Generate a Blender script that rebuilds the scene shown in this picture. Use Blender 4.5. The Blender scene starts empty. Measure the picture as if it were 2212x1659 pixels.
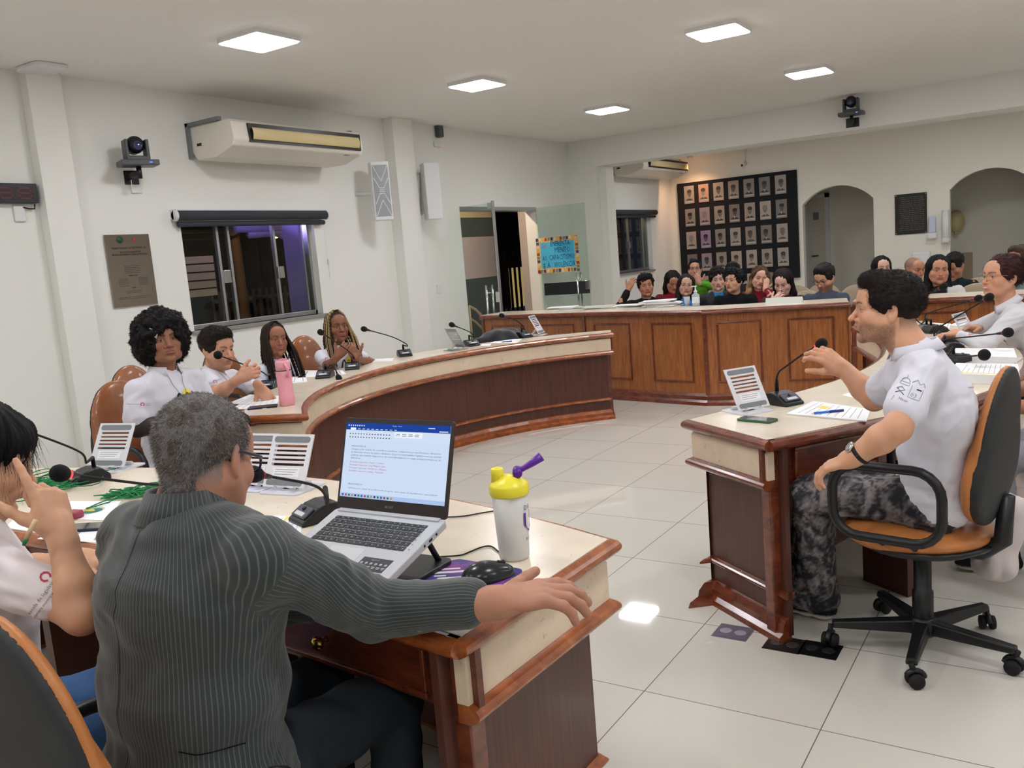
import bpy, bmesh, math, random
import numpy as np
from mathutils import Vector, Matrix
from mathutils.bvhtree import BVHTree
random.seed(7); RNG = np.random.RandomState(5)
S = bpy.context.scene; COL = S.collection
PI = math.pi
# ---------------------------------------------------------------- camera (fitted from the room's lines and the 0.6 m floor tiles)
PW, PH, PF = 2212, 1659, 1875.5
YAW, PIT, ROL, CH = -.58253, -.144125, -.08205, 1.54
def _cam():
    w = np.array([math.cos(PIT)*math.sin(YAW), math.cos(PIT)*math.cos(YAW), math.sin(PIT)])
    r = np.array([math.cos(YAW), -math.sin(YAW), 0.]); u = np.cross(r, w)
    return math.cos(ROL)*r+math.sin(ROL)*u, -math.sin(ROL)*r+math.cos(ROL)*u, w
CR, CU, CF = _cam(); CO = np.array([0, 0, CH])
cd = bpy.data.cameras.new('camera'); cam = bpy.data.objects.new('camera', cd); COL.objects.link(cam)
cd.sensor_width = 36; cd.lens = PF/PW*36; cd.clip_start = .05; cd.clip_end = 200
cam.matrix_world = Matrix(((CR[0], CU[0], -CF[0], 0), (CR[1], CU[1], -CF[1], 0), (CR[2], CU[2], -CF[2], CH), (0, 0, 0, 1)))
S.camera = cam
def ray(x, y):
    d = CR*(x-PW/2)-CU*(y-PH/2)+CF*PF
    return d/np.linalg.norm(d)
def atz(x, y, z): d = ray(x, y); return CO+d*(z-CH)/d[2]
def atx(x, y, X): d = ray(x, y); return CO+d*X/d[0]
def aty(x, y, Y): d = ray(x, y); return CO+d*Y/d[1]
def att(x, y, t): return CO+ray(x, y)*t
# ---------------------------------------------------------------- view, world
S.view_settings.view_transform = 'Standard'; S.view_settings.look = 'None'
S.view_settings.exposure = 0.17; S.view_settings.gamma = 1; S.view_settings.use_curve_mapping = False
wd = bpy.data.worlds.new('night'); S.world = wd; wd.use_nodes = True
wd.node_tree.nodes['Background'].inputs[0].default_value = (.010, .011, .016, 1)
wd.node_tree.nodes['Background'].inputs[1].default_value = 1.0
LAMP_PANEL = 39.0      # emission of the ceiling LED panels
# ---------------------------------------------------------------- colour and materials
def lin(c):
    c = [v/255 for v in c]
    return tuple((v/12.92 if v <= .04045 else ((v+.055)/1.055)**2.4) for v in c)+(1.,)
MATS = {}
def newmat(name):
    m = bpy.data.materials.new(name); m.use_nodes = True
    nt = m.node_tree; return m, nt, nt.nodes['Principled BSDF']
def mat(name, rgb, rough=.5, metal=0., spec=.5, var=0., vscale=20., bump=0., bscale=60., trans=0., emit=0., ior=1.45, coat=0., sheen=0., alpha=1.):
    if name in MATS: return MATS[name]
    m, nt, b = newmat(name); c = lin(rgb); L = nt.links.new
    b.inputs['Base Color'].default_value = c; b.inputs['Roughness'].default_value = rough
    b.inputs['Metallic'].default_value = metal; b.inputs['Specular IOR Level'].default_value = spec
    b.inputs['IOR'].default_value = ior
    if trans: b.inputs['Transmission Weight'].default_value = trans
    if coat: b.inputs['Coat Weight'].default_value = coat; b.inputs['Coat Roughness'].default_value = .1
    if sheen: b.inputs['Sheen Weight'].default_value = sheen
    if alpha < 1: b.inputs['Alpha'].default_value = alpha
    if emit: b.inputs['Emission Color'].default_value = c; b.inputs['Emission Strength'].default_value = emit
    tc = nt.nodes.new('ShaderNodeTexCoord')
    if var:
        n = nt.nodes.new('ShaderNodeTexNoise'); n.inputs['Scale'].default_value = vscale; n.inputs['Detail'].default_value = 4
        r = nt.nodes.new('ShaderNodeValToRGB'); r.color_ramp.elements[0].position = .3; r.color_ramp.elements[1].position = .7
        r.color_ramp.elements[0].color = tuple(v*(1-var) for v in c[:3])+(1,); r.color_ramp.elements[1].color = tuple(min(1, v*(1+var)) for v in c[:3])+(1,)
        L(tc.outputs['Object'], n.inputs['Vector']); L(n.outputs['Fac'], r.inputs['Fac']); L(r.outputs['Color'], b.inputs['Base Color'])
    if bump:
        n = nt.nodes.new('ShaderNodeTexNoise'); n.inputs['Scale'].default_value = bscale; n.inputs['Detail'].default_value = 3
        bp = nt.nodes.new('ShaderNodeBump'); bp.inputs['Strength'].default_value = bump; bp.inputs['Distance'].default_value = .004
        L(tc.outputs['Object'], n.inputs['Vector']); L(n.outputs['Fac'], bp.inputs['Height']); L(bp.outputs['Normal'], b.inputs['Normal'])
    MATS[name] = m; return m
def ramp(nt, stops):
    r = nt.nodes.new('ShaderNodeValToRGB'); e = r.color_ramp.elements
    while len(e) > 1: e.remove(e[-1])
    e[0].position = stops[0][0]; e[0].color = lin(stops[0][1])
    for p, c in stops[1:]:
        q = e.new(p); q.color = lin(c)
    return r
def wood(name, dark, light, rough=.35, stretch=(9, 9, .7), coat=.3, scale=6.):
    if name in MATS: return MATS[name]
    m, nt, b = newmat(name); L = nt.links.new
    tc = nt.nodes.new('ShaderNodeTexCoord'); mp = nt.nodes.new('ShaderNodeMapping'); mp.inputs['Scale'].default_value = stretch
    n = nt.nodes.new('ShaderNodeTexNoise'); n.inputs['Scale'].default_value = scale; n.inputs['Detail'].default_value = 7; n.inputs['Roughness'].default_value = .62; n.inputs['Distortion'].default_value = .6
    r = ramp(nt, [(.3, dark), (.52, [(a+c)/2 for a, c in zip(dark, light)]), (.72, light)])
    L(tc.outputs['Object'], mp.inputs['Vector']); L(mp.outputs['Vector'], n.inputs['Vector']); L(n.outputs['Fac'], r.inputs['Fac']); L(r.outputs['Color'], b.inputs['Base Color'])
    b.inputs['Roughness'].default_value = rough; b.inputs['Coat Weight'].default_value = coat; b.inputs['Coat Roughness'].default_value = .15
    MATS[name] = m; return m
def marble(name, base, vein, rough=.22, scale=(1, 1, 1), joints=0.):
    m, nt, b = newmat(name); L = nt.links.new
    tc = nt.nodes.new('ShaderNodeTexCoord'); mp = nt.nodes.new('ShaderNodeMapping'); mp.inputs['Scale'].default_value = scale
    L(tc.outputs['Object'], mp.inputs['Vector'])
    n = nt.nodes.new('ShaderNodeTexNoise'); n.inputs['Scale'].default_value = 5; n.inputs['Detail'].default_value = 8; n.inputs['Roughness'].default_value = .65
    n2 = nt.nodes.new('ShaderNodeTexNoise'); n2.inputs['Scale'].default_value = 55; n2.inputs['Detail'].default_value = 3; n2.inputs['Distortion'].default_value = 1.5
    L(mp.outputs['Vector'], n.inputs['Vector']); L(mp.outputs['Vector'], n2.inputs['Vector'])
    lo = [v*.93 for v in base]; r = ramp(nt, [(.3, lo), (.7, base)]); r2 = ramp(nt, [(.27, vein), (.34, (255, 255, 255))])
    L(n.outputs['Fac'], r.inputs['Fac']); L(n2.outputs['Fac'], r2.inputs['Fac'])
    mx = nt.nodes.new('ShaderNodeMix'); mx.data_type = 'RGBA'; mx.blend_type = 'MULTIPLY'; mx.inputs[0].default_value = .55
    L(r.outputs['Color'], mx.inputs[6]); L(r2.outputs['Color'], mx.inputs[7]); L(mx.outputs[2], b.inputs['Base Color'])
    b.inputs['Roughness'].default_value = rough
    return m
def colmat(name, rough=.6, spec=.4, bump=0., bscale=200., sub=0., sheen=0., stripes=None):
    """takes its colour from the mesh's own colour attribute"""
    if name in MATS: return MATS[name]
    m, nt, b = newmat(name); L = nt.links.new
    a = nt.nodes.new('ShaderNodeAttribute'); a.attribute_name = 'Col'; L(a.outputs['Color'], b.inputs['Base Color'])
    b.inputs['Roughness'].default_value = rough; b.inputs['Specular IOR Level'].default_value = spec
    if sub: b.inputs['Subsurface Weight'].default_value = sub; b.inputs['Subsurface Radius'].default_value = (.02, .008, .004); b.inputs['Subsurface Scale'].default_value = .3
    if sheen: b.inputs['Sheen Weight'].default_value = sheen
    if bump:
        tc = nt.nodes.new('ShaderNodeTexCoord'); n = nt.nodes.new('ShaderNodeTexNoise'); n.inputs['Scale'].default_value = bscale; n.inputs['Detail'].default_value = 3
        bp = nt.nodes.new('ShaderNodeBump'); bp.inputs['Strength'].default_value = bump; bp.inputs['Distance'].default_value = .002
        L(tc.outputs['Object'], n.inputs['Vector']); L(n.outputs['Fac'], bp.inputs['Height']); L(bp.outputs['Normal'], b.inputs['Normal'])
    MATS[name] = m; return m
def floor_mat():
    m, nt, b = newmat('glossy cream porcelain tiles'); L = nt.links.new
    tc = nt.nodes.new('ShaderNodeTexCoord'); mp = nt.nodes.new('ShaderNodeMapping'); mp.inputs['Location'].default_value = (1.860, -4.394+6, 0)
    L(tc.outputs['Object'], mp.inputs['Vector'])
    br = nt.nodes.new('ShaderNodeTexBrick'); br.offset = 0; br.squash = 1
    for k, v in (('Scale', 1), ('Mortar Size', .0022), ('Mortar Smooth', .3), ('Brick Width', .6), ('Row Height', .6)): br.inputs[k].default_value = v
    br.inputs['Color1'].default_value = lin((208, 204, 194)); br.inputs['Color2'].default_value = lin((204, 199, 189)); br.inputs['Mortar'].default_value = lin((120, 108, 98))
    L(mp.outputs['Vector'], br.inputs['Vector']); L(br.outputs['Color'], b.inputs['Base Color'])
    n = nt.nodes.new('ShaderNodeTexNoise'); n.inputs['Scale'].default_value = 1.2; L(tc.outputs['Object'], n.inputs['Vector'])
    mr = nt.nodes.new('ShaderNodeMapRange'); mr.inputs[3].default_value = .025; mr.inputs[4].default_value = .05
    L(n.outputs['Fac'], mr.inputs[0]); L(mr.outputs[0], b.inputs['Roughness'])
    return m
def emis(name, rgb, s):
    if name in MATS: return MATS[name]
    m = bpy.data.materials.new(name); m.use_nodes = True; nt = m.node_tree; nt.nodes.clear()
    e = nt.nodes.new('ShaderNodeEmission'); o = nt.nodes.new('ShaderNodeOutputMaterial'); e.inputs[0].default_value = lin(rgb); e.inputs[1].default_value = s
    nt.links.new(e.outputs[0], o.inputs[0]); MATS[name] = m; return m
def glass(name, tint=(235, 245, 240), refl=.09):
    if name in MATS: return MATS[name]
    m = bpy.data.materials.new(name); m.use_nodes = True; nt = m.node_tree; nt.nodes.clear(); L = nt.links.new
    t = nt.nodes.new('ShaderNodeBsdfTransparent'); t.inputs[0].default_value = lin(tint)
    g = nt.nodes.new('ShaderNodeBsdfGlossy'); g.inputs['Roughness'].default_value = .02
    f = nt.nodes.new('ShaderNodeFresnel'); f.inputs[0].default_value = 1.45
    ge = nt.nodes.new('ShaderNodeNewGeometry'); iv = nt.nodes.new('ShaderNodeMath'); iv.operation = 'SUBTRACT'; iv.inputs[0].default_value = 1; L(ge.outputs['Backfacing'], iv.inputs[1]); mu = nt.nodes.new('ShaderNodeMath'); mu.operation = 'MULTIPLY'; L(f.outputs[0], mu.inputs[0]); L(iv.outputs[0], mu.inputs[1])
    mx = nt.nodes.new('ShaderNodeMixShader'); o = nt.nodes.new('ShaderNodeOutputMaterial')
    L(mu.outputs[0], mx.inputs[0]); L(t.outputs[0], mx.inputs[1]); L(g.outputs[0], mx.inputs[2]); L(mx.outputs[0], o.inputs[0])
    MATS[name] = m; return m
M_WALL = mat('off-white wall paint', (234, 233, 227), .75, spec=.25, bump=.08, bscale=90)
M_WALLB = mat('cream wall paint', (232, 228, 216), .75, spec=.25)
M_CEIL = mat('white ceiling paint', (238, 235, 230), .85, spec=.2)
M_WHITE = mat('white plastic', (225, 225, 225), .4)
M_GREYP = mat('grey plastic', (120, 124, 128), .45)
M_BLACK = mat('black plastic', (22, 23, 25), .38)
M_BLACKR = mat('black rubber', (14, 14, 15), .7)
M_CHROME = mat('chrome', (210, 210, 212), .15, metal=1)
M_ALU = mat('brushed aluminium', (178, 180, 182), .35, metal=.9)
M_BRASS = mat('polished brass', (214, 172, 92), .2, metal=1)
M_COUNTER = wood('honey wood veneer', (128, 70, 28), (182, 112, 54), .38)
M_TRIM = wood('varnished wood moulding', (118, 56, 24), (184, 104, 52), .25, (3, 3, 6), .6, 4)
M_TRIM2 = wood('dark varnished wood', (80, 30, 14), (138, 66, 32), .25, (3, 3, 6), .6, 4)
M_LAM = wood('dark red-brown laminate', (66, 36, 27), (98, 54, 40), .42, (14, 14, .5), .15)
M_APRON = wood('reddish wood front', (74, 30, 14), (120, 54, 28), .35, (2, 2, 9), .3)
M_STONE = marble('cream travertine slab', (232, 218, 197), (190, 170, 146))
M_STONEB = marble('cream travertine band', (232, 211, 184), (176, 146, 112), .35, (1, 1, .7))
M_PAPER = mat('white paper', (236, 236, 238), .8, spec=.2)
M_INK = mat('grey ink', (158, 160, 166), .9, spec=.1)
M_BLUEPEN = mat('blue pen plastic', (20, 70, 170), .3)
M_REDEM = emis('red glowing ring', (255, 60, 60), 2.5)
M_RED = mat('dull red ring', (150, 30, 38), .4)
# ---------------------------------------------------------------- object helpers
def tag(o, label=None, cat=None, group=None, kind=None):
    if label: o['label'] = label
    if cat: o['category'] = cat
    if group: o['group'] = group
    if kind: o['kind'] = kind
    return o
def thing(name, label, cat, loc=(0, 0, 0), rz=0, group=None, rot=None):
    o = bpy.data.objects.new(name, None); COL.objects.link(o); o.location = Vector([float(v) for v in loc]); o.rotation_euler = (0, 0, rz) if rot is None else rot
    o.empty_display_size = .1
    return tag(o, label, cat, group)
def kids(o): return [c for c in bpy.data.objects if c.parent == o]
def copy_tree(o, parent=None):
    c = o.copy(); COL.objects.link(c)
    if parent is not None: c.parent = parent
    for ch in kids(o):
        if ch is not c: copy_tree(ch, c)
    return c
def link(name, me, m, parent=None, world=False):
    o = bpy.data.objects.new(name, me); COL.objects.link(o)
    if m is not None:
        for q in (m if isinstance(m, (list, tuple)) else [m]): me.materials.append(q)
    if parent is not None:
        if world:
            r = parent
            off = Vector((0, 0, 0))
            while r is not None: off += r.location; r = r.parent
            me.transform(Matrix.Translation(-off))
        o.parent = parent
    return o
def rotz(a): return Matrix.Rotation(a, 4, 'Z')
class MB:
    def __init__(s): s.v = []; s.f = []; s.mi = []; s.sm = []
    def add(s, vs, fs, mi=0, smooth=False):
        n = len(s.v); s.v += [tuple(float(q) for q in v) for v in vs]; s.f += [tuple(i+n for i in f) for f in fs]; s.mi += [mi]*len(fs); s.sm += [smooth]*len(fs)
    def box(s, x0, x1, y0, y1, z0, z1, mi=0, M=None):
        vs = [(x, y, z) for x in (x0, x1) for y in (y0, y1) for z in (z0, z1)]
        if M is not None: vs = [tuple(M @ Vector(v)) for v in vs]
        s.add(vs, [(0, 1, 3, 2), (4, 6, 7, 5), (0, 4, 5, 1), (2, 3, 7, 6), (0, 2, 6, 4), (1, 5, 7, 3)], mi)
    def quad(s, a, b, c, d, mi=0): s.add([a, b, c, d], [(0, 1, 2, 3)], mi)
    def prism(s, pts, z0, z1, mi=0, M=None):
        n = len(pts); vs = [(p[0], p[1], z0) for p in pts]+[(p[0], p[1], z1) for p in pts]
        if M is not None: vs = [tuple(M @ Vector(v)) for v in vs]
        s.add(vs, [tuple(range(n))[::-1], tuple(range(n, 2*n))]+[(i, (i+1) % n, (i+1) % n+n, i+n) for i in range(n)], mi)
    def tube(s, path, r, seg=8, mi=0, cap=True, smooth=True):
        P = [Vector([float(q) for q in p]) for p in path]; n = len(P)
        rr = r if hasattr(r, '__len__') else [r]*n
        T = [(P[min(i+1, n-1)]-P[max(i-1, 0)]).normalized() for i in range(n)]
        up = Vector((0, 0, 1)) if abs(T[0].z) < .9 else Vector((1, 0, 0))
        a = T[0].cross(up).normalized(); vs = []
        for i in range(n):
            a = (a-T[i]*a.dot(T[i])); a = a.normalized() if a.length > 1e-6 else T[i].orthogonal().normalized()
            b = T[i].cross(a)
            for k in range(seg):
                t = 2*PI*k/seg; vs.append(P[i]+(a*math.cos(t)+b*math.sin(t))*rr[i])
        fs = [(i*seg+k, i*seg+(k+1) % seg, (i+1)*seg+(k+1) % seg, (i+1)*seg+k) for i in range(n-1) for k in range(seg)]
        if cap: fs += [tuple(range(seg))[::-1], tuple((n-1)*seg+k for k in range(seg))]
        s.add(vs, fs, mi, smooth)
    def lathe(s, prof, seg=24, mi=0, M=None, smooth=True, cap=True):
        vs = [(r*math.cos(2*PI*k/seg), r*math.sin(2*PI*k/seg), z) for r, z in prof for k in range(seg)]
        if M is not None: vs = [tuple(M @ Vector(v)) for v in vs]
        n = len(prof)
        fs = [(i*seg+k, i*seg+(k+1) % seg, (i+1)*seg+(k+1) % seg, (i+1)*seg+k) for i in range(n-1) for k in range(seg)]
        if cap: fs += [tuple(range(seg))[::-1], tuple((n-1)*seg+k for k in range(seg))]
        s.add(vs, fs, mi, smooth)
    def ball(s, c, r, seg=12, mi=0, sc=(1, 1, 1), M=None):
        n = max(4, seg//2); prof = [(max(1e-4, math.sin(PI*i/n)), -math.cos(PI*i/n)) for i in range(n+1)]
        T = Matrix.Translation(Vector(c)) @ (M if M is not None else Matrix()) @ Matrix.Diagonal((r*sc[0], r*sc[1], r*sc[2], 1))
        s.lathe(prof, seg, mi, T)
    def sweep(s, prof, path, closed=False, mi=0, side=1, smooth=False, cap=True):
        """profile (n = outward offset, z) along a plan path; outward = left normal * side; mitred"""
        P = [Vector((float(p[0]), float(p[1]))) for p in path]; n = len(P); vs = []
        for i in range(n):
            d0 = (P[i]-P[i-1]).normalized() if (i > 0 or closed) else None
            d1 = (P[(i+1) % n]-P[i]).normalized() if (i < n-1 or closed) else None
            if d0 is None: d0 = d1
            if d1 is None: d1 = d0
            n0 = Vector((-d0.y, d0.x)); n1 = Vector((-d1.y, d1.x)); m = (n0+n1).normalized(); k = 1/max(.35, m.dot(n0))
            for q, z in prof: w = P[i]+m*(q*k*side); vs.append((w.x, w.y, z))
        L = len(prof); fs = []
        for i in range(n if closed else n-1):
            j = (i+1) % n
            fs += [(i*L+k, j*L+k, j*L+(k+1) % L, i*L+(k+1) % L) for k in range(L)]
        if cap and not closed: fs += [tuple(range(L)), tuple((n-1)*L+k for k in range(L))[::-1]]
        s.add(vs, fs, mi, smooth)
    def build(s, name, m=None, parent=None, world=True, bevel=0., seg=2, smooth=None, sub=0, fix=True):
        me = bpy.data.meshes.new(name); me.from_pydata(s.v, [], s.f); me.polygons.foreach_set('material_index', s.mi); me.polygons.foreach_set('use_smooth', [bool(q) if smooth is None else smooth for q in s.sm])
        if fix:
            bm = bmesh.new(); bm.from_mesh(me); bmesh.ops.recalc_face_normals(bm, faces=bm.faces); bm.to_mesh(me); bm.free()
        o = link(name, me, m, parent, world)
        if bevel:
            b = o.modifiers.new('bevel', 'BEVEL'); b.width = bevel; b.segments = seg; b.limit_method = 'ANGLE'; b.angle_limit = .6
        if sub:
            b = o.modifiers.new('sub', 'SUBSURF'); b.levels = b.render_levels = sub
        return o
def rrect(w, h, r, n=5, cx=0, cy=0):
    """rounded rectangle outline"""
    out = []
    for sx, sy, a0 in ((1, 1, 0), (-1, 1, 90), (-1, -1, 180), (1, -1, 270)):
        for k in range(n+1):
            a = math.radians(a0+90*k/n); out.append((cx+sx*(w/2-r)+r*math.cos(a), cy+sy*(h/2-r)+r*math.sin(a)))
    return out
def frame_mat(o, x, y=None, z=None):
    """4x4 with given origin and axes"""
    M = Matrix.Identity(4)
    x = Vector(x).normalized(); y = Vector(y).normalized(); z = x.cross(y).normalized() if z is None else Vector(z).normalized()
    for i in range(3): M[i][0] = x[i]; M[i][1] = y[i]; M[i][2] = z[i]; M[i][3] = float(o[i])
    return M
_txt = {}
def text_mesh(body, size, M, name, m, parent=None, world=True, extrude=0., align='LEFT', font_shear=0., width=None, world_off=True):
    """lettering as a mesh (built-in font), M places its plane"""
    c = bpy.data.curves.new('t', 'FONT'); c.body = body; c.size = size; c.extrude = extrude; c.align_x = align; c.shear = font_shear; c.resolution_u = 2
    o = bpy.data.objects.new('t', c); COL.objects.link(o)
    dg = bpy.context.evaluated_depsgraph_get(); me = bpy.data.meshes.new_from_object(o.evaluated_get(dg))
    bpy.data.objects.remove(o); bpy.data.curves.remove(c)
    if width and len(me.vertices):
        xs = [v.co.x for v in me.vertices]; k = width/max(1e-6, max(xs)-min(xs)); me.transform(Matrix.Diagonal((k, 1, 1, 1)))
    me.transform(M); me.materials.clear()
    return link(name, me, m, parent, world)
def mesh_text(mb, body, size, M, mi=0, align='LEFT', width=None, extrude=0.):
    c = bpy.data.curves.new('t', 'FONT'); c.body = body; c.size = size; c.align_x = align; c.resolution_u = 1; c.extrude = extrude
    o = bpy.data.objects.new('t', c); COL.objects.link(o)
    dg = bpy.context.evaluated_depsgraph_get(); me = bpy.data.meshes.new_from_object(o.evaluated_get(dg))
    bpy.data.objects.remove(o); bpy.data.curves.remove(c)
    if len(me.vertices):
        if width:
            xs = [v.co.x for v in me.vertices]; k = width/max(1e-6, max(xs)-min(xs)); me.transform(Matrix.Diagonal((k, 1, 1, 1)))
        me.transform(M); mb.add([tuple(v.co) for v in me.vertices], [tuple(p.vertices) for p in me.polygons], mi)
    bpy.data.meshes.remove(me)
# ================================================================ THE ROOM
KS = 1.157
def q(v): return v*KS
def qz(z): return CH+(z-CH)*KS
XL, YP, YB, HC = q(-5.8), q(10.59), q(14.15), 3.23     # left wall, beam plane, back wall, ceiling
XR, Y0 = 5.6, -3.2; YC = YB+1.5
def struct(o): o['kind'] = 'structure'; return o
b = MB(); b.box(-11, XR, Y0, 20, -.1, 0); struct(b.build('floor', floor_mat()))
b = MB(); b.box(XL-.2, XR, Y0, YP+.45, HC, HC+.1); b.box(XL-.2, XR, YP+.45, 20, 3.17, HC+.1); struct(b.build('ceiling', M_CEIL))
# left wall with window, door and rear window openings
W1 = (q(4.355), q(5.765), qz(1.175), qz(2.03)); D1 = (q(8.03), q(9.70), 0, qz(2.15)); W2 = (q(11.75), q(13.27), qz(1.165), qz(2.06))
b = MB(); xs = (XL-.2, XL); ys = [Y0, W1[0], W1[1], D1[0], D1[1], W2[0], W2[1], 20]
for i in range(7):
    hole = {1: W1, 3: D1, 5: W2}.get(i)
    if hole is None: b.box(*xs, ys[i], ys[i+1], 0, HC)
    else:
        b.box(*xs, ys[i], ys[i+1], hole[3], HC)
        if hole[2] > 0: b.box(*xs, ys[i], ys[i+1], 0, hole[2])
struct(b.build('wall_left', M_WALL))
b = MB(); b.box(XL, XL+.1, q(3.275), q(3.51), 0, HC); struct(b.build('trim_1', M_WALL, bevel=.004))
b = MB(); b.box(XL, XL+.15, q(6.85), q(7.16), 0, HC); struct(b.build('trim_2', M_WALL, bevel=.004))
b = MB(); b.box(XL, q(-5.37), YP, YP+.38, 0, HC); b.box(q(-5.37), q(-5.275), YP+.1, YP+.38, 0, qz(2.65)); b.box(q(-5.37), XR, YP, YP+.44, qz(2.645), HC); struct(b.build('wall_beam', M_WALL))
# back wall with two arches
def arch(x0, x1, zs, zt, n=14):
    w = (x1-x0)/2; h = zt-zs; R = (w*w+h*h)/(2*h); cz = zt-R; a0 = math.asin(w/R)
    return [((x0+x1)/2+R*math.sin(-a0+2*a0*i/n), cz+R*math.cos(-a0+2*a0*i/n)) for i in range(n+1)]
b = MB(); A1 = arch(q(-3.62), q(-2.575), qz(1.98), qz(2.225)); A2 = arch(q(-1.545), q(-.50), qz(1.99), qz(2.235))
outl = [(XL-.2, 0), (q(-3.62), 0)]+A1+[(q(-2.575), 0), (q(-1.545), 0)]+A2+[(q(-.50), 0), (XR, 0), (XR, HC), (XL-.2, HC)]
Mx = Matrix(((1, 0, 0, 0), (0, 0, 1, 0), (0, 1, 0, 0), (0, 0, 0, 1)))
b.prism(outl, YB, YB+.16, M=Mx); o = b.build('wall_back', M_WALLB); struct(o)
bm = bmesh.new(); bm.from_mesh(o.data); bmesh.ops.triangulate(bm, faces=[f for f in bm.faces if len(f.verts) > 4]); bm.to_mesh(o.data); bm.free()
b = MB(); b.box(XL, XR, YC, YC+.15, 0, HC); b.box(-2.5, -2.4, YB+.16, YC, 0, HC); struct(b.build('wall_corridor', M_WALLB))
b = MB(); b.box(XR, XR+.15, Y0, 20, 0, HC); struct(b.build('wall_right', M_WALL))
b = MB(); b.box(-11, XR, Y0-.15, Y0, 0, HC); struct(b.build('wall_front', M_WALL))
# inner white door behind the first arch
t = thing('door_2', None, None, (-4.0, YC-.05, 0)); struct(t)
x0 = aty(1745, 500, YC)[0]; x1 = aty(1784, 500, YC)[0]; zt = 2.28
b = MB(); b.box(x0-.08, x0, YC-.05, YC, 0, zt); b.box(x1, x1+.08, YC-.05, YC, 0, zt); b.box(x0-.08, x1+.08, YC-.05, YC, zt-.08, zt); b.build('door_frame', M_WHITE, t)
b = MB(); b.box(x0, x1, YC-.04, YC-.01, .01, zt-.08); b.build('door_panel', mat('door paint', (214, 208, 194), .5), t)
b = MB(); p = aty(1764, 467, YC); b.box(p[0]-.05, p[0]+.05, YC-.055, YC-.04, p[2]-.07, p[2]+.07); b.build('door_sign', M_GREYP, t)
b = MB(); p = aty(1757, 553, YC); b.tube([(p[0], YC-.04, p[2]), (p[0], YC-.09, p[2]), (p[0]+.12, YC-.09, p[2])], .011); b.build('door_handle', M_BLACK, t)
# ---------------------------------------------------------------- ceiling LED panels
M_DIFF = emis('LED diffuser', (250, 251, 255), LAMP_PANEL)
def panel_light(x, y, z, label, group=None):
    t = thing('ceiling_light', label, 'ceiling light', (x, y, z), group=group)
    b = MB(); b.prism(rrect(.42, .42, .02), -.034, 0); b.build('frame', M_WHITE, t, False)
    b = MB(); b.prism(rrect(.405, .405, .04), -.038, -.034); b.build('diffuser', M_DIFF, t, False)
    return t
LP = [(-4.24, 3.93, 'square LED ceiling panel nearest the left wall, above the long air conditioner'),
      (-4.20, 6.22, 'square LED ceiling panel between the air conditioner and the corner, left row middle'),
      (-4.13, 8.50, 'small far square LED ceiling panel nearest the room corner'),
      (-2.12, 6.20, 'largest square LED ceiling panel at the top right of the picture'),
      (-2.06, 8.45, 'square LED ceiling panel in front of the beam with the black camera')]
for x, y, l in LP: panel_light(q(x), q(y), HC, l)
for y in (-.8, 1.85, 4.5, 7.2, 9.8):
    for x in (-4.95, -2.43, .1, 2.6):
        if not (x < -4 and y > 4 or x < -2 and x > -3 and y > 6): panel_light(x, y, HC, 'square LED ceiling panel out of the picture', 'ceiling panels out of the picture')
for x, y in ((-4.9, 14.2), (-1.4, 14.2), (1.8, 14.2)): panel_light(x, y, 3.17, 'square LED ceiling panel hidden behind the beam', 'ceiling panels behind the beam')
t = thing('wall_lamp', 'warm spotlight hidden behind the beam near the portrait board', 'lamp', (-6.1, YB-.45, 3.17))
b = MB(); b.lathe([(.05, 0), (.05, -.08), (.035, -.08)], 16); b.build('lamp_shade', M_WHITE, t, False)
ld = bpy.data.lights.new('warm bulb', 'SPOT'); ld.energy = 45; ld.color = (1, .55, .3); ld.spot_size = 2.4; ld.spot_blend = 1; ld.shadow_soft_size = .04
lo = bpy.data.objects.new('bulb', ld); COL.objects.link(lo); lo.parent = t; lo.location = (0, 0, -.1)
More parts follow.
